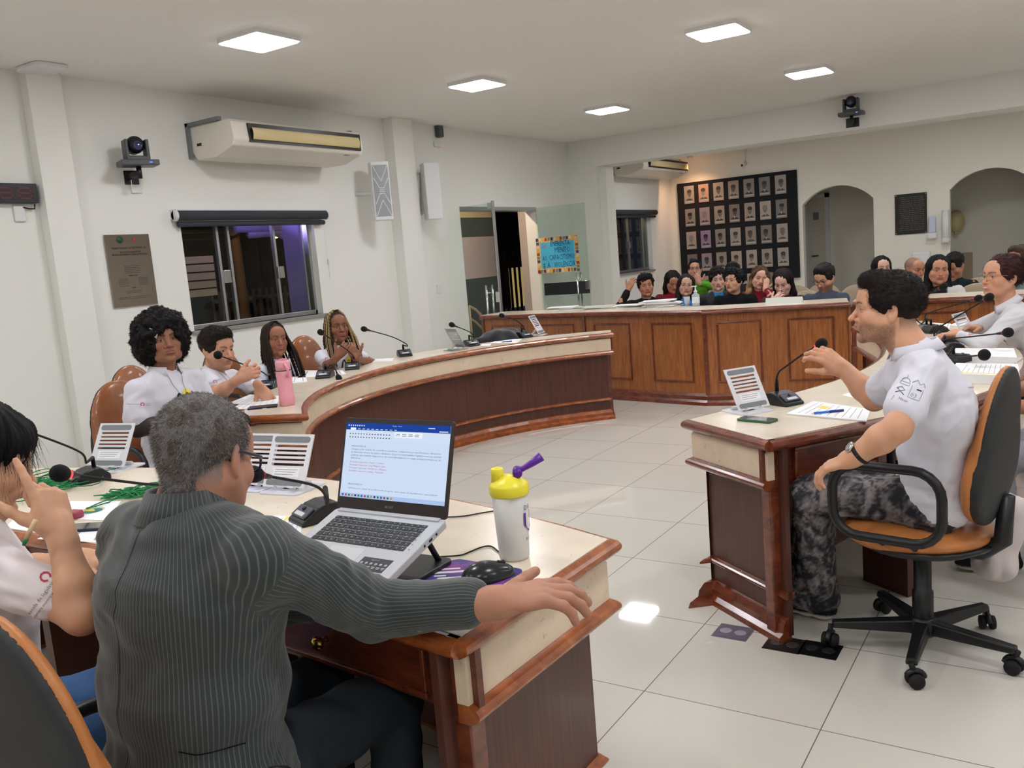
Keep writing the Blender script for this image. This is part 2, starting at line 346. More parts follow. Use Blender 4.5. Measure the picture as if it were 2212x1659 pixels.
# ================================================================ FURNITURE: the horseshoe of desks and the long counter
DZ = .80
def off_path(P, d):
    out = []; n = len(P); P = [Vector((float(p[0]), float(p[1]))) for p in P]
    for i in range(n):
        d0 = (P[i]-P[i-1]).normalized() if i else (P[1]-P[0]).normalized(); d1 = (P[i+1]-P[i]).normalized() if i < n-1 else d0
        n0 = Vector((-d0.y, d0.x)); n1 = Vector((-d1.y, d1.x)); m = (n0+n1).normalized(); w = P[i]+m*(d/max(.4, m.dot(n0))); out.append((w.x, w.y))
    return out
BULL = lambda z0, z1, d, n=6: [(-.03, z0)]+[(d*math.sin(PI*k/n)**.6 if 0 < k < n else 0, z0+(z1-z0)*k/n) for k in range(n+1)]+[(-.03, z1)]
def desk(label, front, back, side, drawers, knobs=(), trim=M_TRIM, trim_back=True, posts=()):
    """front = room side line, back = sitters' side line (same direction); side=+1 if room side is left of the direction"""
    c = Vector(((front[0][0]+back[0][0])/2, (front[0][1]+back[0][1])/2, 0)); t = thing('desk', label, 'desk', c)
    ring = list(front)+list(back)[::-1]
    b = MB(); inn = off_path(front, -.012*side), off_path(back, .012*side); b.prism(inn[0]+inn[1][::-1], DZ-.03, DZ); b.build('tabletop', M_STONE, t)
    shell = [back[0]]+list(front)+[back[-1]]          # end, room side, end
    b = MB(); b.sweep(BULL(DZ-.047, DZ-.002, .022), shell if trim_back else shell, side=side); b.sweep(BULL(DZ-.047, DZ-.002, .022), back, side=-side); b.build('edge_trim', trim, t, smooth=False)
    sh = off_path(shell, -.012*side); sh[0] = tuple(Vector(shell[0])+(Vector(sh[0])-Vector(shell[0]))+(Vector(shell[1])-Vector(shell[0])).normalized()*.03); sh[-1] = tuple(Vector(sh[-1])+(Vector(shell[-2])-Vector(shell[-1])).normalized()*.03)
    b = MB(); b.sweep([(-.03, .635), (0, .635), (.0, .735), (-.006, .745), (-.03, .745)], sh, side=side); b.build('stone_band', M_STONEB, t)
    b = MB(); b.sweep(BULL(.592, .634, .026), sh, side=side); b.build('moulding', trim, t)
    pn = off_path(shell, -.06*side); b = MB(); b.sweep([(-.02, .02), (0, .02), (0, .76), (-.02, .76)], pn, side=side); b.build('panel', M_LAM, t)
    b = MB(); b.sweep(BULL(.165, .195, .024), pn, side=side); b.build('rail', trim, t)
    b = MB(); b.sweep([(-.01, 0), (.052, 0), (.048, .022), (.03, .036), (.028, .06), (.016, .085), (0, .09), (-.01, .09)], pn, side=side); b.build('plinth', trim, t)
    # end posts on the sitters' side
    for e, nx in ((0, 1), (-1, -2)):
        d = (Vector(front[e])-Vector(back[e])).normalized(); al = (Vector(back[nx])-Vector(back[e])).normalized(); o = Vector(back[e])+d*.035+al*.05
        b = MB(); M = frame_mat((o.x, o.y, 0), (d.x, d.y, 0), (-d.y, d.x, 0), (0, 0, 1)); b.box(0, .05, -.03, .03, 0, .765, M=M); b.build('post', M_TRIM2, t, bevel=.004)
    # apron with drawers on the sitters' side
    ap = off_path(back, .045*side); b = MB(); b.sweep([(0, .60), (.018, .60), (.018, .755), (0, .755)], ap, side=side); b.build('apron', M_APRON, t)
    L = [0]
    for i in range(len(ap)-1): L.append(L[-1]+(Vector(ap[i+1])-Vector(ap[i])).length)
    def at(s):
        for i in range(len(ap)-1):
            if s <= L[i+1] or i == len(ap)-2:
                a, c_ = Vector(ap[i]), Vector(ap[i+1]); u = (c_-a).normalized(); return a+u*(s-L[i]), u
    for s0, w in drawers:
        p, u = at(s0+w/2); nrm = Vector((-u.y, u.x))*(-side); M = frame_mat((p.x, p.y, .68), (u.x, u.y, 0), (nrm.x, nrm.y, 0), (0, 0, 1))
        b = MB(); b.box(-w/2, w/2, 0, .012, -.062, .062, M=M); dr = b.build('drawer', M_APRON, t, bevel=.003)
        b = MB()
        for x0, x1, z0, z1 in ((-w/2, w/2, .05, .064), (-w/2, w/2, -.064, -.05), (-w/2, -w/2+.014, -.05, .05), (w/2-.014, w/2, -.05, .05)): b.box(x0, x1, .010, .02, z0, z1, M=M)
        b.build('drawer_frame', M_TRIM2, dr, bevel=.003)
        if knobs: b = MB(); K = M @ Matrix.Rotation(-PI/2, 4, 'X'); b.lathe([(.009, .01), (.006, .02), (.006, .028), (.016, .034), (.018, .042), (.011, .05), (.002, .052)], 16, M=K); b.build('knob', M_BRASS, dr, smooth=True)
    for s0 in posts:
        p, u = at(s0); nrm = Vector((-u.y, u.x))*side; M = frame_mat((p.x, p.y, 0), (u.x, u.y, 0), (nrm.x, nrm.y, 0), (0, 0, 1))
        b = MB(); b.box(-.02, .02, .0, .24, 0, .6, M=M); b.build('divider', M_LAM, t)
    return t
def arc(cx, cy, r, a0, a1, n): return [(cx+r*math.cos(math.radians(a0+(a1-a0)*k/n)), cy+r*math.sin(math.radians(a0+(a1-a0)*k/n))) for k in range(n+1)]
# left arm: plan points taken on the desk-top plane
lf = [atz(*p, DZ)[:2] for p in ((650, 893), (675, 868), (715, 842), (770, 817), (850, 790), (925, 771), (1000, 757), (1100, 742), (1200, 731), (1323, 721))]
lfs = []
def smooth_path(P, it=2):
    P = [Vector((float(p[0]), float(p[1]))) for p in P]
    for _ in range(it):
        Q = [P[0]]
        for a, b_ in zip(P[:-1], P[1:]): Q += [a*.75+b_*.25, a*.25+b_*.75]
        P = Q+[P[-1]]
    return [(p.x, p.y) for p in P]
LC = (-2.50, 5.12)
lf = [(-3.52, 3.27)]+arc(LC[0], LC[1], 1.93, 232-360*0, 180, 6)[0:0]
def blend(a0, a1, n, rf):
    return [(LC[0]+rf(a0+(a1-a0)*k/n)*math.cos(math.radians(a0+(a1-a0)*k/n)), LC[1]+rf(a0+(a1-a0)*k/n)*math.sin(math.radians(a0+(a1-a0)*k/n))) for k in range(n+1)]
lr = lambda a: 1.90+.22*abs((a-185)/57)**2
left_front = blend(241.5, 118, 22, lr)
lo_ = lambda a: 2.30+.12*abs((a-185)/57)
left_back = blend(236, 118, 20, lo_)
left_back = left_back
LEFT_DESK = desk('long curved desk with stone top and red-brown front where four students sit by the wall', left_front, left_back, -1, ((.3, .5), (1.2, .5), (2.2, .5), (3.1, .5)), posts=(.9, 1.8, 2.7, 3.7))
# right arm
right_front = smooth_path([(-1.39, 3.44), (-1.17, 3.98), (-1.0, 4.5), (-.93, 5.1), (-.98, 5.7), (-1.14, 6.35), (-1.46, 7.15)])
right_back = smooth_path([(-.945, 3.12), (-.69, 3.5), (-.42, 3.92), (-.25, 4.4), (-.20, 5.0), (-.25, 5.6), (-.41, 6.25), (-.63, 6.85), (-1.0, 7.35)])
RIGHT_DESK = desk('curved desk with stone top at the right where the boy with the microphone sits', right_front, right_back, 1, ((.14, .42), (1.0, .5), (1.9, .5)), trim=M_TRIM2, posts=(.75, 1.6, 2.6))
# near desk
def narc(y0, sag, x0, x1, n): c = (x0+x1)/2; w = (x1-x0)/2; return [(x0+(x1-x0)*k/n, y0-sag*((x0+(x1-x0)*k/n-c)/w)**2) for k in range(n+1)]
near_front = narc(2.20, .26, -3.90, -1.01, 18); near_back = narc(1.38, .09, -3.87, -1.03, 18)
NEAR_DESK = desk('wide desk with stone top in the foreground carrying the laptop', near_front, near_back, 1, ((.35, .62), (1.15, .62), (2.06, .66)), knobs=(1,), posts=(1.02, 1.92))
# ---------------------------------------------------------------- counter
CZ = .915
cl = [(-5.74, 8.16), (-4.37, 8.05), (-2.93, 7.76), (-1.69, 8.06)]
cr = [(-1.66, 8.07), (-.55, 8.16), (.75, 8.25)]
def counter(label, P, panels):
    t = thing('counter', label, 'counter', (P[0][0], P[0][1]+.25, 0))
    bk = off_path(P, .48)
    b = MB(); b.prism(off_path(P, .01)+bk[::-1], CZ-.025, CZ); b.build('countertop', M_STONE, t)
    b = MB(); b.sweep(BULL(CZ-.05, CZ-.003, .02), P, side=-1); b.sweep([(0, CZ-.05), (.05, CZ-.05), (.05, CZ-.026), (0, CZ-.026)], bk, side=-1); b.build('edge_trim', M_TRIM2, t)
    f = off_path(P, .05); b = MB(); b.sweep([(0, .02), (-.03, .02), (-.03, CZ-.03), (0, CZ-.03)], f, side=-1); b.build('panel', M_COUNTER, t)
    g = off_path(P, .44); b = MB(); b.sweep([(0, .02), (-.03, .02), (-.03, CZ-.03), (0, CZ-.03)], g, side=-1); b.build('back_panel', M_COUNTER, t)
    b = MB(); b.sweep([(-.005, 0), (.045, 0), (.04, .03), (.022, .05), (.02, .085), (0, .11), (-.005, .11)], f, side=-1); b.build('plinth', M_TRIM2, t)
    for e in (0, -1):
        a, c_ = Vector(f[e]), Vector(g[e]); b = MB(); u = (c_-a).normalized(); M = frame_mat((a.x, a.y, 0), (u.x, u.y, 0), (-u.y, u.x, 0), (0, 0, 1)); b.box(0, (c_-a).length, -.015, .015, 0, CZ-.03, M=M); b.build('end_panel', M_COUNTER, t)
    for i in range(len(f)-1):
        a, c_ = Vector(f[i]), Vector(f[i+1]); u = (c_-a).normalized(); w = (c_-a).length; n = Vector((u.y, -u.x))
        M = frame_mat((a.x, a.y, 0), (u.x, u.y, 0), (n.x, n.y, 0), (0, 0, 1))
        b = MB(); b.box(-.018, .018, 0, .012, .1, CZ-.05, M=M); b.build('pilaster', M_TRIM2, t, bevel=.003)
        for k in range(panels):
            x0 = w*(k+.5)/panels-w*.33/panels; x1 = w*(k+.5)/panels+w*.31/panels; z0, z1 = .21, .79; b = MB(); r = .018
            for q0, q1, p0, p1 in ((x0, x1, z1-r, z1), (x0, x1, z0, z0+r), (x0, x0+r, z0+r, z1-r), (x1-r, x1, z0+r, z1-r)): b.box(q0, q1, 0, .009, p0, p1, M=M)
            b.build('panel_moulding', M_TRIM2, t, bevel=.004)
    return t
counter('long honey-coloured wooden counter with framed panels in front of the audience', cl, 2)
counter('honey-coloured counter section at the right behind the smiling woman', cr, 1)
# ================================================================ PEOPLE: bodies grown as smooth implicit surfaces, meshed with surface nets
def nrm(v): v = np.asarray(v, float); return v/(np.linalg.norm(v)+1e-12)
class Field:
    def __init__(s): s.ops = []
    def cap(s, a, b, ra, rb=None, k=.012, sub=False):
        s.ops.append(('c', np.asarray(a, float), np.asarray(b, float), ra, ra if rb is None else rb, k, sub)); return s
    def ell(s, c, r, R=None, k=.012, sub=False):
        s.ops.append(('e', np.asarray(c, float), np.asarray(r, float), np.eye(3) if R is None else np.asarray(R, float), None, k, sub)); return s
    def bounds(s):
        lo = np.full(3, 1e9); hi = -lo
        for o in s.ops:
            if o[6]: continue
            if o[0] == 'c': m = max(o[3], o[4]); lo = np.minimum(lo, np.minimum(o[1], o[2])-m); hi = np.maximum(hi, np.maximum(o[1], o[2])+m)
            else: m = np.abs(o[3]) @ o[2]; lo = np.minimum(lo, o[1]-m); hi = np.maximum(hi, o[1]+m)
        return lo, hi
    def mesh(s, h, clip=None):
        lo, hi = s.bounds(); lo -= 3*h; hi += 3*h
        if clip is not None: lo = np.maximum(lo, clip[0]); hi = np.minimum(hi, clip[1])
        n = np.maximum(4, np.ceil((hi-lo)/h).astype(int)+1); F = np.full(n, .3, np.float32)
        ax = [lo[i]+h*np.arange(n[i]) for i in range(3)]
        for o in s.ops:
            k = o[5]
            if o[0] == 'c': m = max(o[3], o[4])+k+2.5*h; a = np.minimum(o[1], o[2])-m; b = np.maximum(o[1], o[2])+m
            else: m = np.abs(o[3]) @ o[2]+k+2.5*h; a = o[1]-m; b = o[1]+m
            i0 = np.maximum(0, np.floor((a-lo)/h).astype(int)); i1 = np.minimum(n, np.ceil((b-lo)/h).astype(int)+1)
            if (i1 <= i0).any(): continue
            X = ax[0][i0[0]:i1[0], None, None]; Y = ax[1][None, i0[1]:i1[1], None]; Z = ax[2][None, None, i0[2]:i1[2]]
            if o[0] == 'c':
                A, B = o[1], o[2]; d = B-A; L2 = max(1e-9, d @ d)
                t = np.clip(((X-A[0])*d[0]+(Y-A[1])*d[1]+(Z-A[2])*d[2])/L2, 0, 1)
                D = np.sqrt((X-A[0]-t*d[0])**2+(Y-A[1]-t*d[1])**2+(Z-A[2]-t*d[2])**2)-(o[3]+(o[4]-o[3])*t)
            else:
                c, r, R = o[1], o[2], o[3]; q = [(X-c[0])*R[0, i]+(Y-c[1])*R[1, i]+(Z-c[2])*R[2, i] for i in range(3)]
                k0 = np.sqrt((q[0]/r[0])**2+(q[1]/r[1])**2+(q[2]/r[2])**2); k1 = np.sqrt((q[0]/r[0]**2)**2+(q[1]/r[1]**2)**2+(q[2]/r[2]**2)**2)+1e-9
                D = k0*(k0-1)/k1
            sl = (slice(i0[0], i1[0]), slice(i0[1], i1[1]), slice(i0[2], i1[2])); G = F[sl]
            if o[6]:
                D = -D; hh = np.clip(.5-.5*(D-G)/k, 0, 1); F[sl] = D*(1-hh)+G*hh+k*hh*(1-hh)
            else:
                hh = np.clip(.5+.5*(D-G)/k, 0, 1); F[sl] = D*(1-hh)+G*hh-k*hh*(1-hh)
        return nets(F, lo, h)
def nets(F, lo, h):
    n = np.array(F.shape); neg = F < 0
    P = np.zeros(tuple(n-1)+(3,), np.float32); cnt = np.zeros(tuple(n-1), np.float32)
    S8 = lambda dx, dy, dz: (slice(dx, n[0]-1+dx), slice(dy, n[1]-1+dy), slice(dz, n[2]-1+dz))
    for axis in range(3):
        for u in (0, 1):
            for v in (0, 1):
                o = [0, 0, 0]; oo = [i for i in range(3) if i != axis]; o[oo[0]] = u; o[oo[1]] = v
                p = list(o); p[axis] = 1; A = F[S8(*o)]; B = F[S8(*p)]; m = (A < 0) != (B < 0)
                t = np.where(m, A/np.where(A == B, 1, A-B), 0)
                for i in range(3): P[..., i] += np.where(m, t if i == axis else o[i], 0)
                cnt += m
    act = cnt > 0; idx = np.full(cnt.shape, -1, np.int64); ii = np.argwhere(act); idx[act] = np.arange(len(ii))
    V = lo+h*(ii+P[act]/cnt[act][:, None]); faces = []
    for axis in range(3):
        a = [slice(1, -1)]*3; a[axis] = slice(0, n[axis]-1); A = neg[tuple(a)]
        b = [slice(1, -1)]*3; b[axis] = slice(1, n[axis]); B = neg[tuple(b)]
        e = np.argwhere(A != B); 
        if not len(e): continue
        flip = A[tuple(e.T)]; c = e.copy(); o = [i for i in range(3) if i != axis]
        for i in o: c[:, i] += 1
        def g(du, dv):
            q = c.copy(); q[:, o[0]] -= du; q[:, o[1]] -= dv; return idx[tuple(q.T)]
        Q = np.stack([g(0, 0), g(1, 0), g(1, 1), g(0, 1)], 1)
        if axis == 1: flip = ~flip
        Q[flip] = Q[flip][:, ::-1]; faces.append(Q[:, ::-1])
    Q = np.concatenate(faces); Q = Q[(Q >= 0).all(1)]
    return V, Q
_lat = np.random.RandomState(3).rand(32, 32, 32).astype(np.float32)
def vnoise(P, s=1., seed=0):
    """smooth value noise, 0..1"""
    q = np.asarray(P, float)*s+seed*7.31+100; i = np.floor(q).astype(int); f = q-i; f = f*f*(3-2*f); r = 0
    for dx in (0, 1):
        for dy in (0, 1):
            for dz in (0, 1):
                w = (f[:, 0] if dx else 1-f[:, 0])*(f[:, 1] if dy else 1-f[:, 1])*(f[:, 2] if dz else 1-f[:, 2])
                r = r+w*_lat[(i[:, 0]+dx) % 32, (i[:, 1]+dy) % 32, (i[:, 2]+dz) % 32]
    return r
def vnormals(V, Q):
    n = np.cross(V[Q[:, 2]]-V[Q[:, 0]], V[Q[:, 3]]-V[Q[:, 1]]); N = np.zeros_like(V)
    for k in range(4): np.add.at(N, Q[:, k], n)
    return N/(np.linalg.norm(N, axis=1, keepdims=True)+1e-12)
def relax(V, Q, it=2, a=.5):
    for _ in range(it):
        A = np.zeros_like(V); c = np.zeros(len(V))
        for k in range(4):
            for j in (1, 3): np.add.at(A, Q[:, k], V[Q[:, (k+j) % 4]]); np.add.at(c, Q[:, k], 1)
        V = V*(1-a)+a*A/np.maximum(c, 1)[:, None]
    return V
def np_obj(name, V, Q, m, parent=None, col=None, uv=None, smooth=True):
    me = bpy.data.meshes.new(name); V = np.asarray(V, np.float32); nv = len(V); nf = len(Q)
    if parent is not None: V = V-np.array(parent.location, np.float32)
    me.vertices.add(nv); me.vertices.foreach_set('co', V.ravel()); k = Q.shape[1]
    me.loops.add(nf*k); me.loops.foreach_set('vertex_index', Q.astype(np.int32).ravel())
    me.polygons.add(nf); me.polygons.foreach_set('loop_start', np.arange(0, nf*k, k, dtype=np.int32)); me.polygons.foreach_set('loop_total', np.full(nf, k, np.int32))
    me.polygons.foreach_set('use_smooth', np.full(nf, smooth)); me.update(calc_edges=True)
    if col is not None:
        a = me.color_attributes.new('Col', 'FLOAT_COLOR', 'POINT'); c = np.ones((nv, 4), np.float32); c[:, :3] = col; a.data.foreach_set('color', c.ravel())
    if uv is not None:
        a = me.attributes.new('stripe', 'FLOAT', 'POINT'); a.data.foreach_set('value', np.asarray(uv, np.float32))
    return link(name, me, m, parent, False)
def cat(parts):
    V = []; Q = []; Cc = []; n = 0
    for p in parts: V.append(p[0]); Q.append(p[1]+n); n += len(p[0]); Cc.append(p[2] if len(p) > 2 else None)
    return np.concatenate(V), np.concatenate(Q), (np.concatenate(Cc) if Cc[0] is not None else None)
def lc(rgb): return np.array(lin(rgb)[:3])
def mixc(base, c, w): return base*(1-w[:, None])+np.asarray(c)[None]*w[:, None]
def sstep(a, b, x): t = np.clip((x-a)/(b-a), 0, 1); return t*t*(3-2*t)
M_SKIN = colmat('skin', .5, .4, bump=.12, bscale=350, sub=.06)
M_HAIR = colmat('hair', .6, .18)
M_CLOTH = colmat('cotton cloth', .85, .2, bump=.15, bscale=700)
# ---- head, in its own frame: x right, y forward, z up, origin between the ears; about .235 m chin to crown
def head_field(o):
    w = o.get('face_w', 1.); F = Field(); j = o.get('jaw', 1.)
    F.ell((0, -.016, .036), (.077*w, .098, .086), k=.02)
    F.ell((0, .022, -.022), (.061*w, .072, .088), k=.03)
    F.ell((0, .036, -.075), (.043*w*j, .048, .036), k=.03)
    F.ell((0, .078, -.104), (.018*j, .016, .016), k=.025)
    for s in (1, -1):
        F.ell((s*.046*w, .052, -.030), (.024, .028, .026), k=.025)                    # cheek
        F.cap((s*.058*w, .0, -.045), (s*.040*w*j, .045, -.085), .020, .017, k=.03)    # jaw line
        F.cap((s*.010, .083, .022), (s*.044*w, .070, .018), .011, .009, k=.018)      # brow
    F.ell((0, .066, .050), (.052*w, .030, .042), k=.03)                               # forehead
    for s in (1, -1): F.ell((s*.031, .099, .001), (.017, .015, .012), k=.012, sub=True)
    for s in (1, -1): F.ell((s*.031, .0755, .000), (.0145, .0135, .0125), k=.004)     # lids over the eyes
    nl = o.get('nose', 1.); nw = o.get('nose_w', 1.)
    F.cap((0, .086, .010), (0, .098+.010*nl, -.026), .0075*nw, .0090*nw, k=.012)
    F.ell((0, .103+.010*nl, -.034), (.0115*nw, .011, .0095), k=.007)
    for s in (1, -1): F.ell((s*.0125*nw, .096, -.037), (.0075*nw, .010, .0075), k=.005); F.ell((s*.007*nw, .103, -.044), (.0035, .005, .004), k=.003, sub=True)
    F.ell((0, .083, -.060), (.030, .018, .022), k=.015)
    lp = o.get('lips', 1.)
    F.ell((0, .0965, -.0560), (.021, .0085, .0056*lp), k=.005); F.ell((0, .0955, -.0680), (.018, .0090, .0064*lp), k=.005)
    F.ell((0, .1075, -.0615), (.023, .006, .0013+.004*o.get('mouth_open', 0)), k=.002, sub=True)
    F.ell((0, .093, -.083), (.02, .006, .006), k=.012, sub=True)
    for s in (1, -1):                                                                # ears
        a = math.radians(22)*s; R = np.array([[math.cos(a), -math.sin(a), 0], [math.sin(a), math.cos(a), 0], [0, 0, 1]])
        c = np.array([s*.079*w, -.012, -.006]); F.ell(c, (.0085, .018, .031), R=R, k=.006)
        F.ell(c+R @ np.array([s*.009, .003, .004]), (.006, .010, .018), R=R, k=.004, sub=True); F.ell(c+R @ np.array([s*.001, .004, -.026]), (.0065, .008, .009), R=R, k=.005)
    nb = np.asarray(o.get('neck', (0, -.045, -.20)), float); nr = o.get('neck_r', .054)
    F.cap((0, -.022, -.05), nb, nr, nr*1.08, k=.03)
    return F
def face_color(P, o):
    sk = lc(o['skin']); n = vnoise(P, 60, 1)[:, None]*.10+vnoise(P, 25, 2)[:, None]*.12; C = sk[None]*(.89+n)
    x, y, z = P.T; ax = np.abs(x); fr = y > .05
    C = mixc(C, sk*np.array([1.08, .80, .74]), .55*np.exp(-(((ax-.040)/.020)**2+((z+.030)/.022)**2))*fr)
    C = mixc(C, sk*np.array([1.05, .78, .70]), .5*np.exp(-((ax/.012)**2+((z+.034)/.014)**2))*fr)
    sm = o.get('smile', 0); z = z-sm*x*x*9; lip = lc(o.get('lip', (168, 96, 92))); w = np.exp(-np.abs(((x/.0235)**2+((z+.0615)/.0125)**2))**3)*(y > .085); C = mixc(C, lip, .85*w)
    C = mixc(C, lip*.25, np.exp(-((z+.0615-.03*x*x/.02)/.0014)**2)*(ax < .021)*(y > .085)*(1-sm)); C = mixc(C, lc((226, 218, 208)), sm*np.exp(-(((z+.0612)/.0034)**4+(x/.0165)**4))*(y > .08)); z = P[:, 2]
    hb = lc(o.get('brow', o['hair'])); t = np.clip((ax-.012)/.036, 0, 1); bz = .0215+.007*np.sin(t*2.4)-.002
    w = np.exp(-(((z-bz)/(.0034*o.get('brow_w', 1.35)*(1.15-.5*t)))**2))*((ax > .010) & (ax < .050)*(y > .04)); C = mixc(C, hb, .85*w)
    if o.get('eyes', 'open') == 'open':
        g = o.get('gaze', (0, 0)); ex = (ax-.031)/.0128; ez = (z-.0005)/(.0052*(1-.25*np.clip(ex, -1, 1)**2)); e = ex**2+ez**2
        ew = (e < 1)*(y > .055); C = mixc(C, lc((158, 146, 138)), ew*1.)
        sx = np.sign(x); ir = ((x-sx*.031-g[0])**2+(z-.0008-g[1])**2); C = mixc(C, lc((40, 26, 18)), (ir < .0062**2)*ew*1.)
        w = np.exp(-((np.sqrt(e)-1.05)/.17)**2)*(z > .000)*(y > .055)*(ax < .047); C = mixc(C, lc((22, 15, 12)), .9*w)
    else:
        w = np.exp(-((z+.004+.0-8*(ax-.031)**2)/.0012)**2)*(np.abs(ax-.031) < .0135)*(y > .055); C = mixc(C, lc((22, 15, 12)), .9*w)
    b = o.get('beard')
    if b:
        bw = sstep(-.035, -.06, z)*sstep(.0, .012, y+.03)*(1-np.exp(-((x/.026)**2+((z+.062)/.016)**2)**2)*(y > .07))*sstep(-.16, -.13, z)
        mo = np.exp(-(((z+.0475)/.0045)**2))*(ax < .028)*(y > .08); bw = np.clip(bw+mo, 0, 1)*np.clip(.75+.5*(vnoise(P, 300, 5)-.5), 0, 1); C = mixc(C, lc(b[0]), bw*b[1])
    gh = o.get('fade')      # clipped hair at the sides, coloured on the scalp itself
    if gh is not None:
        w = sstep(-.01, .03, z-.35*(y+.02))*sstep(.055, .03, y)*sstep(.0, .01, .0+ax-.0)*(z > -.06); C = mixc(C, lc(gh), .75*w)
        w = (y < -.035)*sstep(-.075, -.035, z); C = mixc(C, lc(gh), .75*w)
    return C
# ---- hair shapes in the head frame
def hair_shell(o, h):
    st = o['style']; F = Field(); w = o.get('face_w', 1.); t = o.get('hair_t', .012)
    F.ell((0, -.020, .040), (.079*w+t, .099+t, .087+t), k=.01)
    cut = lambda c, r, k=.012: F.ell(c, r, k=k, sub=True)
    if st == 'short':
        F.ell((0, .045, .100), (.062, .045, .030+t), k=.02)
        cut((0, .10, -.045), (.10, .075, .098)); cut((0, .0, -.125), (.14, .16, .105)); cut((0, .092, .032), (.058, .05, .040))
    elif st == 'fade':
        F.ell((0, .046, .100), (.058*w, .050, .026+t), k=.03)
        cut((0, .118, -.045), (.11, .085, .118)); cut((0, .02, -.160), (.14, .16, .130)); cut((0, .102, .030), (.057, .05, .040))
        for s in (1, -1): cut((s*.118, .03, -.018), (.042, .10, .060), .01)
    elif st == 'grey':
        cut((0, .115, -.03), (.12, .092, .125), .008); cut((0, .03, -.170), (.14, .17, .098), .01); F.cap((0, -.050, -.02), (0, -.052, -.062), .050, .046, k=.03)
    elif st == 'mop':
        F.ell((0, .040, .098), (.078*w, .062, .040+t), k=.02); F.ell((0, -.03, .04), (.09*w, .09, .09), k=.02)
        cut((0, .115, -.052), (.105, .082, .110)); cut((0, .0, -.135), (.14, .16, .11)); cut((0, .105, .005), (.056, .05, .052))
    elif st == 'long':
        L = o.get('hair_len', .26)
        for s in (1, -1):
            F.cap((s*.066, -.030, .03), (s*(.082+o.get('flare', 0)), -.010, -L*.5), .034, .036, k=.03); F.cap((s*(.082+o.get('flare', 0)), -.010, -L*.5), (s*(.085+o.get('flare', 0)), .018, -L), .036, .022, k=.02)
        F.cap((0, -.075, .02), (0, -.080, -L*.85), .055, .045, k=.04)
        cut((0, .105, -.04), (.060, .085, .112), .012); cut((0, .08, -.12), (.062, .085, .10), .012); cut((0, .100, .02), (.045, .06, .052)); cut((0, .0, -.24), (.055, .06, .17), .01)
    elif st == 'back':     # pulled back in a bun / ponytail
        F.ell((.0, -.11, .05), (.045, .04, .045), k=.02); cut((0, .105, -.04), (.10, .080, .112)); cut((0, .0, -.135), (.14, .16, .11)); cut((0, .100, .02), (.062, .05, .048))
    elif st == 'bob':
        for s in (1, -1): F.cap((s*.066, -.030, .03), (s*.085, .0, -.11), .036, .030, k=.03)
        F.cap((0, -.075, .02), (0, -.080, -.12), .055, .045, k=.04); F.ell((0, .066, .050), (.062, .036, .050), k=.02)
        cut((0, .125, -.085), (.054, .085, .108), .01); cut((0, .0, -.22), (.055, .06, .14), .01)
    elif st == 'afro':
        r = o.get('afro', .150); F.ell((0, -.030, .045), (r, r*.98, r*.93), k=.03); F.ell((0, -.055, -.03), (r*.95, r*.85, r*.8), k=.04)
        cut((0, .135, -.055), (.068, .125, .112), .012); cut((0, .04, -.19), (.075, .12, .10), .02)
    V, Q = F.mesh(h); N = vnormals(V, Q)
    if st == 'afro':
        d = (vnoise(V, 38, 1)-.5)*.026+(vnoise(V, 85, 2)-.5)*.016+(vnoise(V, 200, 3)-.5)*.006
    elif st in ('long', 'bob'):
        a = np.arctan2(V[:, 0], V[:, 1]+.02); d = (vnoise(np.stack([a*9, V[:, 2]*8, a*0], 1), 1, 1)-.5)*.016+(vnoise(np.stack([a*32, V[:, 2]*9, a*0], 1), 1, 4)-.5)*.008+o.get('wave', 0)*np.sin(V[:, 2]*60+a*5)*.008
    elif st == 'mop': d = (vnoise(V, 45, 1)-.5)*.026+(vnoise(V, 110, 3)-.5)*.012
    elif st == 'fade': d = (vnoise(V*np.array([1, .35, 1]), 70, 1)-.5)*.005+(vnoise(V*np.array([1, .3, 1]), 220, 3)-.5)*.003
    elif st == 'grey': d = (vnoise(V, 120, 1)-.5)*.004+(vnoise(V, 400, 3)-.5)*.004
    else: d = (vnoise(V*np.array([1, .45, 1]), 70, 1)-.5)*.012+(vnoise(V, 220, 3)-.5)*.004
    V = V+N*d[:, None]; c = lc(o['hair']); n = vnoise(V*np.array([1, 1, .3]), 160, 2)
    C = c[None]*(.7+.6*n[:, None])
    if o.get('hair2') is not None:
        m = sstep(.42, .62, vnoise(V*np.array([1, 1, .22 if st == 'long' else 1.]), o.get('hair2_s', 70), 8)) if st != 'long' else np.clip(sstep(.02, -.16, V[:, 2])*.8+.35*(vnoise(V*np.array([1, 1, .15]), 90, 8)-.3), 0, 1)
        C = mixc(C, lc(o['hair2']), m*.8)
    return V, Q, C
